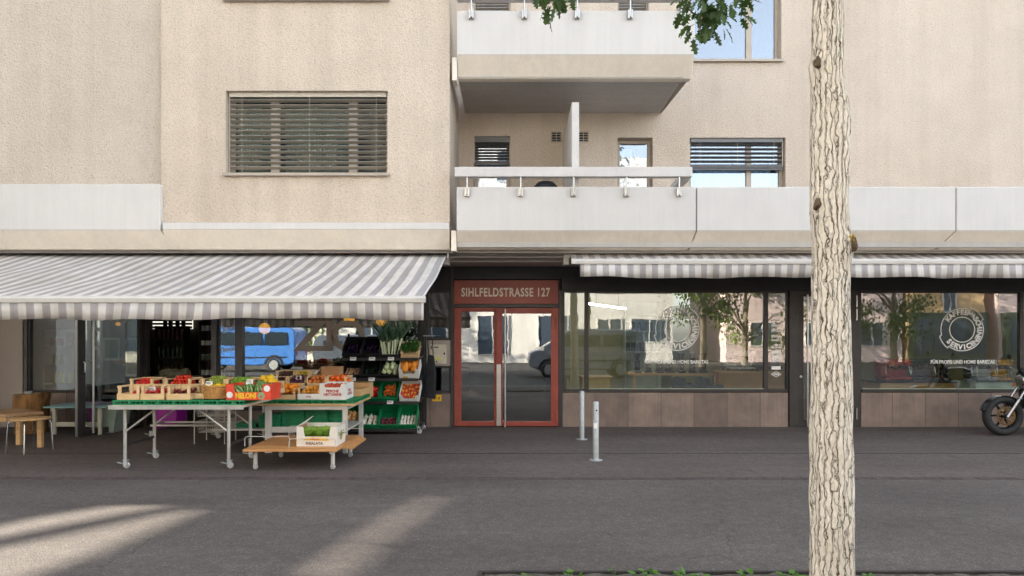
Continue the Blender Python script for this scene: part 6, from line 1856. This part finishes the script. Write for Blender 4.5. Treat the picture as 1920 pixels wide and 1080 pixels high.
# shelving with jars in the fruit shop
def shelving(label, x0, x1, y0, y1, zlist, m, cat='shelf'):
    o = thing('shelving_unit', label, cat, ((x0+x1)/2, y0, .006), 'shelving in the shops')
    for z in zlist:
        q = MB(); q.box(x0+.021, x1-.021, y0, y1, z-.02, z); q.build('shelf', m, o)
    q = MB(); q.box(x0, x0+.02, y0, y1, .006, zlist[-1]+.3).box(x1-.02, x1, y0, y1, .006, zlist[-1]+.3).box(x0+.021, x1-.021, y1, y1+.02, .006, zlist[-1]+.3); q.build('frame', m, o)
    return o
def goods(kind, label, cat, group, pos, proto):
    base = None
    for p in pos:
        if base is None:
            base = proto(Vector(p)); tag(base, label, cat, group); P0 = Vector(p)
        else:
            c = copy_tree(base); c.location = Vector(p)
def jar(col, lidc, r=.035, h=.10):
    def f(p):
        o = thing('jar', '', '', tuple(p)); q = MB(); q.lathe([(0, 0), (r, 0), (r, h*.8), (r*.8, h*.9), (0, h*.9)], p, 12); q.build('body', mat(f'jar_{len(_M)}_{col}', lin(*col), .3, 0, .1) if f'jar_{col}' not in _M else _M[f'jar_{col}'], o, smooth=40)
        q = MB(); q.cyl(p+Vector((0, 0, h*.9)), p+Vector((0, 0, h)), r*.85, n=12); q.build('lid', mat(f'lid_{lidc}', lin(*lidc), .4), o, smooth=40); return o
    return f
W_dark = mat('dark_shelf', lin(60, 48, 40), .6)
W_white = mat('white_shelf', lin(176, 190, 176), .5)
zl = [.5, .82, 1.12, 1.4, 1.68]
shelving('dark shelf of white jars just inside the shop doorway', X(372, 13.2), X(400, 13.2)+.2, 13.2, 13.5, zl, W_dark)
for k, z in enumerate(zl[1:]):
    goods('jar', f'{("white lidded jar on the lowest", "green tinted jar on the second", "white jar on the third", "silver jar on the top")[k]} board of the dark doorway shelf', 'jar', f'{("lowest", "second", "third", "top")[k]} row of jars by the doorway', [(X(376, 13.2)+i*.085, 13.3, z+.001) for i in range(5)], jar(((230, 226, 215), (120, 130, 100), (235, 235, 230), (190, 190, 196))[k], ((200, 200, 200), (230, 230, 225), (120, 90, 60), (220, 220, 225))[k]))
shelving('dark back wall shelf of bottles in the fruit shop', X(290, 15), X(345, 15), 15.0, 15.3, [.7, 1.1, 1.5], W_dark)
for k, z in enumerate((.7, 1.1, 1.5)):
    goods('bottle', f'dark bottle on the {("lower", "middle", "upper")[k]} board of the back wall shelf', 'bottle', f'bottles on the {("lower", "middle", "upper")[k]} back shelf', [(X(294, 15)+i*.1, 15.1, z+.001) for i in range(6)], jar(((96, 70, 40), (60, 76, 50), (120, 60, 40))[k], (40, 36, 32), .033, .25))
q = MB(); ct = thing('shop_counter', 'dark shop counter with bread bags inside the doorway', 'counter', (X(330, 14), 14.0, .006))
q.box(X(285, 14), X(372, 14), 13.7, 14.3, .006, .72); q.build('body', W_dark, ct); q = MB(); q.box(X(283, 14), X(374, 14), 13.66, 14.34, .721, .75); q.build('top', mat('counter_top', lin(150, 150, 140), .4), ct)
M_bag = mat('paper_bag', lin(206, 198, 170), .8, 0, .15, 14, .5, 20, .02)
rb_ = random.Random(4)
for k, lb in enumerate(('crumpled paper bread bag in the middle of the counter', 'paper bag leaning on the bread bags, nearer the jars', 'flat paper bag at the front of the counter', 'small paper bag at the door side of the counter')):
    bx_ = X((322, 344, 330, 308)[k], 13.8); o = thing('paper_bag', lb, 'bag', (bx_, 13.8, .751), 'paper bags on the counter')
    q = MB(); q.sph((bx_, 13.82+.05*(k % 2), .83), (.13, .09, .085), 14, 10)
    for v in q.bm.verts: v.co += Vector((noise.noise(v.co*14), noise.noise(v.co*14+Vector((9, 0, 0))), noise.noise(v.co*14+Vector((0, 9, 0)))))*.04; v.co.z = max(v.co.z, .752)
    q.build('paper', M_bag, o)
# shuttered rear window of the fruit shop (a glowing pane stands in for daylight behind its slats)
rwn = MB(); a, b_ = X(285, 16.9), X(360, 16.9); rwn.box(a, b_, 16.93, 16.96, 1.75, 2.35)
rw_ = rwn.build('rear_window', glow('rear_daylight_glow', lin(240, 238, 220), .2), B)
q = MB()
z = 1.76
while z < 2.35: q.box(a, b_, 16.88, 16.92, z, z+.055); z += .088
for px in (308, 318, 331, 342): q.box(X(px, 16.9), X(px+7, 16.9), 16.84, 16.879, 1.72, 2.4)
q.build('shutter', W_dark, rw_)
# white fridge shelf behind the left window
fs = shelving('pale shelf of cartons and yellow packets behind the left window', X(88, 12.7), X(130, 12.7), 12.6, 12.95, [.7, 1.05, 1.4], W_white)
goods('packet', 'yellow packet on the lower board of the pale shelf', 'packet', 'yellow packets', [(X(104, 12.7)+i*.13, 12.72, .701) for i in range(3)], jar((214, 206, 40), (190, 190, 60), .055, .22))
goods('packet', 'pale green carton on the middle board of the pale shelf', 'carton', 'green cartons', [(X(96, 12.7)+i*.1, 12.72, 1.051) for i in range(4)], jar((150, 170, 110), (220, 220, 210), .04, .2))
goods('packet', 'pinkish jar on the upper board of the pale shelf', 'jar', 'pink jars', [(X(96, 12.7)+i*.09, 12.72, 1.401) for i in range(5)], jar((190, 140, 130), (230, 220, 215), .035, .16))
# coffee shop
cc = thing('coffee_counter', 'light wooden coffee shop counter behind the round window logo', 'counter', (4.0, 14.2, .006))
q = MB(); q.box(X(1355, 14), X(1470, 14), 14.0, 14.6, .006, .82); q.build('body', mat('counter_front', lin(176, 136, 80), .5, 0, .1, 4), cc); q = MB(); q.box(X(1352, 14), X(1474, 14), 13.96, 14.64, .821, .86); q.build('top', M_wood2, cc)
c2 = thing('low_counter', 'low vertical slatted wooden counter at the window edge by the bollards', 'counter', (X(1128, 12.8), 12.8, .006))
q = MB(); q.box(X(1090, 12.8), X(1141, 12.8), 12.6, 13.1, .006, .80)
for k in range(9): q.box(X(1091, 12.8)+k*.056, X(1091, 12.8)+k*.056+.035, 12.585, 12.5995, .01, .79)
q.build('body', mat('ochre_slats', lin(190, 160, 84), .5, 0, .1, 4), c2); q = MB(); q.box(X(1088, 12.8), X(1145, 12.8), 12.55, 13.14, .801, .83); q.build('top', M_wood2, c2)
wt_ = thing('machine_bench', 'long wooden workbench carrying a row of coffee grinders', 'bench', (X(1250, 14.5), 14.5, .006))
q = MB(); q.box(X(1180, 14.5), X(1340, 14.5), 14.3, 14.9, .75, .79); q.build('top', M_wood2, wt_)
for px in (1184, 1258, 1334):
    q = MB(); q.box(X(px, 14.5), X(px, 14.5)+.05, 14.32, 14.38, .006, .749); q.build('leg', M_wood2, wt_)
M_mach = mat('machine_black', (.02, .02, .022), .3, .2, .1); M_machs = mat('machine_steel', lin(190, 190, 192), .25, .9, .06)
def grinder(p):
    o = thing('coffee_grinder', '', '', tuple(p)); q = MB(); q.box(p.x-.07, p.x+.07, p.y-.09, p.y+.1, p.z, p.z+.04).box(p.x-.055, p.x+.055, p.y-.02, p.y+.09, p.z+.041, p.z+.26); q.build('body', M_mach, o, bevel=.012)
    q = MB(); q.lathe([(.03, p.z+.261), (.07, p.z+.40), (.07, p.z+.42), (0, p.z+.42)], (p.x, p.y+.03, 0), 14); q.build('hopper', mat('smoked_hopper', lin(70, 62, 56), .2), o, smooth=40)
    q = MB(); q.cyl((p.x, p.y-.02, p.z+.15), (p.x, p.y-.1, p.z+.14), .014, n=8); q.build('spout', M_machs, o, smooth=40); return o
goods('grinder', 'black coffee grinder on the long workbench', 'coffee grinder', 'coffee grinders on the workbench', [(X(1196, 14.5)+i*.235, 14.55, .791) for i in range(7)], grinder)
def espresso(label, x, y, z, w=.6, m=M_machs):
    o = thing('espresso_machine', label, 'espresso machine', (x, y, z), 'espresso machines')
    q = MB(); q.box(x-w/2, x+w/2, y-.2, y+.22, z+.03, z+.09).box(x-w/2, x+w/2, y-.02, y+.22, z+.091, z+.30).box(x-w/2, x+w/2, y-.2, y+.22, z+.301, z+.42); q.build('body', m, o, bevel=.012)
    for s in (-1, 1):
        q = MB(); q.cyl((x+s*w*.2, y-.12, z+.30), (x+s*w*.2, y-.12, z+.24), .04, n=12); q.cyl((x+s*w*.2, y-.14, z+.255), (x+s*w*.2, y-.30, z+.245), .013, n=8); q.build('group_head', M_mach, o, smooth=40)
        q = MB(); q.cyl((x+s*w*.44, y-.13, z+.32), (x+s*w*.46, y-.17, z+.14), .007, n=6); q.build('steam_wand', M_machs, o)
        for yy in (-.15, .17):
            q = MB(); q.cyl((x+s*w*.42, y+yy, z), (x+s*w*.42, y+yy, z+.03), .02, n=8); q.build('foot', M_mach, o)
espresso('steel espresso machine on the light wooden counter nearest the workbench', X(1385, 14.2), 14.25, .861)
espresso('black espresso machine on the far end of the light wooden counter', X(1438, 14.2), 14.25, .861, .55, M_mach)
def tub_chair(label, x, y, rz):
    o = thing('tub_chair', label, 'chair', (x, y, .006), 'grey tub chairs'); m = mat('grey_felt', lin(74, 76, 80), .9, 0, .1, 20)
    q = MB(); n = 18; rows = []
    for i in range(n+1):
        a = R(-20)+R(220)*i/n; hh = .78 if 3 < i < n-3 else .66
        rows.append([q.bm.verts.new((x+r*math.cos(a-R(90)+R(180)), y-r*math.sin(a-R(90)+R(180))*.9, z)) for r, z in ((.24, .40), (.30, .55), (.32, hh))])
    for a, b_ in zip(rows, rows[1:]):
        for k in (0, 1): q.bm.faces.new((a[k], b_[k], b_[k+1], a[k+1]))
    q.build('backrest', m, o, smooth=60, solid=.04); q = MB(); q.lathe([(0, .38), (.24, .38), (.26, .42), (.24, .47), (0, .48)], (x, y, 0), 20); q.build('seat', m, o, smooth=40)
    for sx__ in (-1, 1):
        for sy__ in (-1, 1):
            q = MB(); q.cyl((x+sx__*.15, y+sy__*.15, .38), (x+sx__*.22, y+sy__*.22, .006), .014, n=8); q.build('leg', M_black, o)
tub_chair('dark grey tub chair behind the glass under the round logo', X(1292, 13.1), 13.1, 0)
tub_chair('dark grey tub chair nearest the light wooden counter', X(1337, 13.1), 13.1, 0)
shelving('white framed wall shelf of boxes at the back of the coffee shop', X(1172, 16.5), X(1240, 16.5), 16.5, 16.9, [1.2, 1.7, 2.1], W_white)
goods('box', 'small dark packet on the back wall shelf of the coffee shop', 'packet', 'coffee packets on the back shelf', [(X(1178, 16.5)+i*.14, 16.6, 1.201) for i in range(6)]+[(X(1178, 16.5)+i*.14, 16.6, 1.701) for i in range(5)], jar((64, 58, 70), (180, 180, 184), .05, .24))
ws_ = thing('wall_shelf', 'bracketed wall shelf high on the olive wall of the coffee shop', 'shelf', (X(1395, 16.9), 16.9, 1.75))
q = MB(); q.box(X(1355, 16.8), X(1435, 16.8), 16.65, 16.99, 1.9, 1.93); q.build('board', W_dark, ws_)
q = MB()
for px in (1365, 1425): q.bar((X(px, 16.8), 16.97, 1.65), (X(px, 16.8), 16.7, 1.9), .02, .03)
q.build('bracket', W_dark, ws_)
lt_ = thing('tube_light', 'bright tube light on the coffee shop ceiling', 'light', (X(1135, 15), 15, 2.3))
q = MB(); q.bar((X(1105, 14), 14.0, 2.24), (X(1172, 15.6), 15.6, 2.2), .05, .03); q.build('tube', M_tube, lt_)
q = MB(); q.cyl((1.75, 14.2, 2.25), (1.75, 14.2, 2.9), .006, n=6); q.cyl((2.4, 15.4, 2.22), (2.4, 15.4, 2.9), .006, n=6); q.build('cord', M_black, lt_)
# right window display
dsp = thing('display_plinth', 'pale green display box behind the second coffee shop window', 'display stand', (X(1855, 12.5), 12.5, .006))
q = MB(); q.box(X(1815, 12.5), X(1890, 12.5), 12.3, 12.9, .006, .72); q.build('body', W_white, dsp, bevel=.004); q = MB(); q.box(X(1813, 12.5), X(1892, 12.5), 12.28, 12.92, .721, .74); q.build('top', W_white, dsp)
espresso('gleaming lever espresso machine on the pale green display box', X(1838, 12.6), 12.6, .741, .36)
espresso('small brass toned espresso machine beside the lever machine', X(1872, 12.6), 12.6, .741, .28, mat('brass', lin(190, 140, 50), .25, .9, .1))
dsp2 = thing('display_plinth', 'low ochre bench behind the second window near the coffee shop door', 'display stand', (X(1700, 13), 13.0, .006))
q = MB(); q.box(X(1640, 13), X(1780, 13), 12.8, 13.4, .006, .70); q.build('body', mat('counter_front', (0, 0, 0)), dsp2); q = MB(); q.box(X(1637, 13), X(1783, 13), 12.77, 13.43, .701, .72); q.build('top', M_mach, dsp2)
espresso('red espresso machine on the low ochre bench', X(1675, 13.1), 13.1, .721, .5, mat('red_machine', lin(150, 30, 28), .3, .1, .06))
espresso('black espresso machine on the low ochre bench', X(1722, 13.1), 13.1, .721, .5, M_mach)
goods('grinder', 'black grinder at the end of the ochre bench', 'coffee grinder', 'grinders on the ochre bench', [(X(1752, 13.1)+i*.2, 13.1, .721) for i in range(2)], grinder)
# ================================================================== THE OTHER SIDE OF THE STREET (seen in the glass)
YO = -16.0; SK = 0.0
def block(mb, x0, x1, z0, z1, depth=6.0):
    s = SK*depth*-1*-1
    A = [(x0, YO), (x1, YO), (x1+SK*depth, YO-depth), (x0+SK*depth, YO-depth)]
    mb.prism(A, 'Z', z0, z1)
def opp(label, name, m, blocks, wins, h):
    o = thing(name, label, 'building', (blocks[0][0], YO, 0), 'buildings across the street')
    q = MB()
    for b_ in blocks: block(q, *b_)
    q.build('wall', m, o)
    wm = MB(); gm = MB()
    for x0, x1, z0, z1 in wins:
        q = MB(); q.box(x0-.06, x1+.06, YO+.002, YO+.07, z0-.06, z0).box(x0-.06, x1+.06, YO+.002, YO+.07, z1, z1+.06).box(x0-.06, x0, YO+.002, YO+.07, z0, z1).box(x1, x1+.06, YO+.002, YO+.07, z0, z1).box((x0+x1)/2-.03, (x0+x1)/2+.03, YO+.002, YO+.06, z0, z1)
        w = q.build('window', M_white, o)
        q = MB(); q.box(x0, x1, YO+.004, YO+.03, z0, z1); q.build('pane', mat('far_glass', lin(70, 82, 96), .1, 0, .1), w)
    return o
c_cream = stucco('cream_far_render', lin(232, 226, 212)); c_white = stucco('white_far_render', lin(236, 233, 228)); c_or = stucco('apricot_far_render', lin(232, 196, 150)); c_pink = stucco('pink_far_render', lin(228, 206, 202))
def grid(x0, x1, zs0, w, h, n): return [(x0+(x1-x0)*(i+.5)/n-w/2, x0+(x1-x0)*(i+.5)/n+w/2, z, z+h) for z in zs0 for i in range(n)]
HH = 16.0
opp('tall cream apartment house across the street, at the left', 'far_house', c_cream, [(-40, -10.2, 0, HH, 8)], grid(-40, -11, (4.2, 7.4, 10.6, 13.8), 1.6, 1.7, 9)+grid(-40, -11, (.6,), 2.4, 2.2, 7), HH)
opp('white house across the street facing the red entrance door', 'far_house', c_white, [(-10.1, 4.4, 0, HH, 8)], grid(-10, 4.2, (4.2, 7.4, 10.6, 13.8), 1.5, 1.7, 5)+grid(-10, 4.2, (.5,), 1.7, 2.2, 4), HH)
opp('white low house across the street behind the parked van', 'far_house', c_white, [(4.6, 9.4, 0, 12, 8)], grid(4.8, 9.3, (4.6, 7.6), 1.5, 1.6, 2)+[(5.0, 6.4, 1.0, 2.5), (7, 9.0, 1.2, 2.5)], 8)
opp('pale pink house across the street behind the street trees', 'far_house', c_pink, [(12.5, 22.8, 0, 9, 8)], grid(12.8, 22.6, (4.6,), 1.2, 1.6, 4)+grid(13, 22.6, (1.0,), 1.3, 1.3, 3), 8)
opp('apricot house across the street with a dark shop floor', 'far_house', c_or, [(23.1, 27.6, 0, 11, 8)], grid(23.2, 27.4, (5.0, 7.8), 1.0, 1.6, 2)+[(25.2, 25.9, 3.0, 4.6)], 8)
opp('rose coloured house across the street at the far right', 'far_house', c_pink, [(28.4, 42, 0, 10, 8)], grid(28.6, 42, (4.2, 7.2), 1.2, 1.6, 6), 8)
for x0, x1, lb in ((23.2, 27.5, 'dark shop front in the base of the apricot house'), (28.6, 41.8, 'long dark shop front in the base of the rose coloured house')):
    o = thing('far_shop_front', lb, 'shop front', ((x0+x1)/2, YO+.3, 0)); q = MB(); q.box(x0, x1, YO+.005, YO+.4, 0, 2.9); q.build('base', mat('dark_green_front', lin(70, 80, 66), .5), o)
    for k in range(4):
        a = x0+(x1-x0)*(k+.1)/4; q = MB(); q.box(a, a+(x1-x0)*.2, YO+.4005, YO+.43, .5, 2.5); q.build('window', mat('far_glass', (0, 0, 0)), o)
# trees and hedge
def far_tree(label, x, y, h, r, seed, m, trunk_h=2.6, n=1500, leaf=.26, low=.6):
    rr = random.Random(seed); o = thing('far_tree', label, 'tree', (x, y, 0), 'trees across the street')
    q = MB(); q.tube([(x, y, -.02), (x+.05, y, trunk_h*.5), (x, y+.05, trunk_h), (x+.1, y, h*.75)], [.2, .16, .14, .04], 10)
    for k in range(6):
        a = k*1.05; q.tube([(x, y, trunk_h+.2*k), (x+r*.35*math.cos(a), y+r*.35*math.sin(a), trunk_h+.6+.35*k), (x+r*.7*math.cos(a), y+r*.7*math.sin(a), trunk_h+1.1+.4*k)], [.07, .05, .02], 6)
    q.build('trunk', mat('grey_bark', lin(120, 108, 92), .9, 0, .3, 8), o, smooth=60)
    q = MB(); cs = []
    for _ in range(26):
        a = rr.uniform(0, 6.28); e = rr.uniform(-.9, 1); k = rr.uniform(.35, 1)**.5
        cs.append((Vector((x+r*k*math.cos(a)*math.sqrt(max(0, 1-e*e)), y+r*k*math.sin(a)*math.sqrt(max(0, 1-e*e)), (h+trunk_h*low)/2+(h-trunk_h*low)/2*k*e)), rr.uniform(.5, .95)))
    for i in range(n):
        c, s = cs[i % len(cs)]; p = c+Vector((rr.gauss(0, 1), rr.gauss(0, 1), rr.gauss(0, .8)))*s*.42*r/2.4
        n_ = Vector((rr.uniform(-1, 1), rr.uniform(-1, 1), rr.uniform(-.3, 1))).normalized(); s1 = n_.cross(Vector((0, 0, 1))); s1 = (s1 if s1.length > .1 else Vector((1, 0, 0))).normalized(); s2 = n_.cross(s1); L = leaf*rr.uniform(.6, 1.2)
        q.poly([p-s1*L*.3, p+s2*L*.6-s1*L*.05, p+s1*L*.4, p-s2*L*.6+s1*L*.05])
    q.build('crown', m, o)
M_fl = mat('sunny_leaf', lin(120, 142, 52), .6, 0, .3, 1.2, trans=.5); M_fl2 = mat('dark_far_leaf', lin(70, 96, 46), .6, 0, .35, 1.2, trans=.4)
far_tree('broad yellow green tree across the street between the white and pale pink houses', 12.4, -12.5, 8, 3.0, 1, M_fl, 1.2, 5500, .17, .4)
far_tree('darker street tree beside the broad yellow green tree', 9.6, -10.5, 8, 2.0, 2, M_fl2, 2.6, 2600, .17)
far_tree('dark leaved street tree in front of the pale pink house', 19.2, -10.5, 8, 2.9, 3, M_fl2, 2.2, 3600, .17, .5)
far_tree('low rounded hedge bush behind the blue van', -12.8, -12.0, 4.4, 2.6, 4, M_fl, .8, 1800, .22, .2)
far_tree('leafy street tree at the far left across the street', -21, -11, 8, 3.0, 5, M_fl, 2.6, 1700)

# parked vans
def van(label, x0, y0, L, Hh, m, heading, wheel_r=.32, name='parked_van', front_slope=1.1, nwin=3):
    o = thing(name, label, 'van', (x0+L/2, y0, 0))
    def U(u): return x0+u if heading < 0 else x0+L-u       # u measured from the nose
    W = .88
    prof_ = [(0.05, .42), (.0, .62), (.06, .92), (.5, 1.08), (front_slope, Hh-.12), (front_slope+.35, Hh), (L-.25, Hh), (L-.06, Hh-.15), (L, 1.0), (L-.02, .4), (L-.3, .3), (.4, .3)]
    q = MB(); P = [(U(u), z) for u, z in prof_]
    q.prism(P, 'Y', y0-W, y0+W)
    for v in q.bm.verts:
        if v.co.z > 1.1: v.co.y = y0+(v.co.y-y0)*(1-.10*(v.co.z-1.1)/(Hh-1.1))
    q.build('body', m, o, bevel=.06, smooth=50, seg=3)
    gm = mat('van_glass', lin(44, 54, 60), .08, 0, .1)
    wl = (L-.3-(front_slope+.1))/nwin
    for s in (-1, 1):
        ys = lambda z: y0+s*(W*(1-.10*(z-1.1)/(Hh-1.1))+.004)
        for k in range(nwin):
            a = front_slope+.12+k*wl; b_ = a+wl-.1; z0, z1 = 1.16, Hh-.22
            a0 = a-.35 if k == 0 else a
            q = MB(); f = [(U(a0), ys(z0), z0), (U(b_), ys(z0), z0), (U(b_), ys(z1), z1), (U(a), ys(z1), z1)]
            q.poly(f); q.build('window', gm, o, solid=.006)
        q = MB(); q.box(U(1.0), U(L-.4), y0+s*(W+.001), y0+s*(W+.014), .62, .67); q.build('side_strip', mat('black_plastic', (0, 0, 0)), o)
        for u in (.78, L-.95):
            q = MB(); q.torus((U(u), y0+s*(W-.08), wheel_r), wheel_r-.09, .09, 28, 10, Matrix.Rotation(R(90), 3, 'X')); w = q.build('wheel', M_rubber, o, smooth=60)
            q = MB(); q.cyl((U(u), y0+s*(W-.02), wheel_r), (U(u), y0+s*(W+.015), wheel_r), wheel_r-.12, n=20); q.build('hub_cap', M_galv, w, smooth=40)
            q = MB()
            for i in range(10):
                a0, a1 = math.pi*i/10, math.pi*(i+1)/10
                q.poly([(U(u)+(wheel_r+.10)*math.cos(t), y0+s*(W+.003), wheel_r+(wheel_r+.10)*math.sin(t)) for t in (a0, a1)]+[(U(u)+(wheel_r-.02)*math.cos(t), y0+s*(W+.003), wheel_r+(wheel_r-.02)*math.sin(t)) for t in (a1, a0)])
            q.build('wheel_arch', M_black, o, solid=.006)
        q = MB(); q.sph((U(.08), y0+s*.66, .78), (.06, .15, .09), 12, 8); q.build('headlight', mat('lamp_glass', lin(220, 224, 228), .1, .2), o, smooth=60)
        q = MB(); q.box(U(L-.03), U(L+.015), y0+s*.72-.08, y0+s*.72+.08, .75, 1.0); q.build('tail_light', mat('red_lens', lin(170, 30, 24), .2), o)
    q = MB(); q.poly([(U(.56), y0-.74, 1.13), (U(.56), y0+.74, 1.13), (U(front_slope-.03), y0+.66, Hh-.16), (U(front_slope-.03), y0-.66, Hh-.16)]); q.build('windscreen', gm, o, solid=.01)
    return o
bv = van('bright blue van parked on the far side of the street', -14.0, -6.2, 4.75, 1.94, mat('blue_van_paint', lin(70, 126, 200), .3, 0, .04, 1, coat=.5), -1)
q = MB(); q.box(-13.3, -12.7, -5.316, -5.3085, .88, 1.0); q.build('pink_lettering', mat('pink_print', lin(200, 70, 150), .6), bv)
van('dark grey delivery van parked behind the photographer', .6, -2.4, 4.4, 1.82, mat('grey_van_paint', lin(150, 156, 166), .3, .2, .04, 1, coat=.5), -1, front_slope=1.35, nwin=2)
van('silver car like van further down the near kerb', -7.6, -3.0, 4.2, 1.6, mat('silver_van_paint', lin(150, 156, 164), .3, .3, .04, 1, coat=.5), 1, front_slope=1.3, nwin=3)

# unseen wall added to shade the pavement; its slots are cut as sun patches
XSCREEN = -13.0
def to_sun_screen(px, py):  # traces a sun patch on the ground back to the added screen
    Y = EYE*F/(py-HZ); x = X(px, Y); d = (x-XSCREEN)/abs(SX)
    return (Y+SY*d, d*math.tan(SUN_EL))
SCREEN = thing('sun_screen', 'tall grey slotted screen wall added out of view to shade the pavement and shape sun patches', 'building', (XSCREEN, 7, 0))
q = MB()
def loop(pts):
    vv = [q.bm.verts.new((XSCREEN, y, z)) for y, z in pts]
    return [q.bm.edges.new((vv[i], vv[(i+1) % len(vv)])) for i in range(len(vv))]
ed_ = loop([(1.0, 0), (14.5, 0), (14.5, 14), (1.0, 14)])
for hole in (((845, 909), (868, 905), (755, 985), (640, 1080), (556, 1083), (705, 985)),
             ((330, 947), (200, 949), (60, 972), (-60, 1000), (-200, 1040), (-200, 1058), (-60, 1020), (100, 988), (240, 962)),
             ((398, 950), (300, 964), (120, 1003), (-60, 1040), (-200, 1073), (-200, 1087), (40, 1087), (200, 1030), (310, 986))):
    ed_ += loop([to_sun_screen(*p) for p in hole])
bmesh.ops.triangle_fill(q.bm, use_beauty=True, edges=ed_)
q.build('wall', concrete('grey_screen_render', (0.45, 0.43, 0.4)), SCREEN, solid=.06)
q = MB(); q.box(-22, XSCREEN-.05, 1.0, 1.3, 0, 14).box(-22, -21.7, 1.301, 14.5, 0, 2.0); q.build('return_wall', bpy.data.materials['grey_screen_render'], SCREEN)  # further walls of the added sun screen
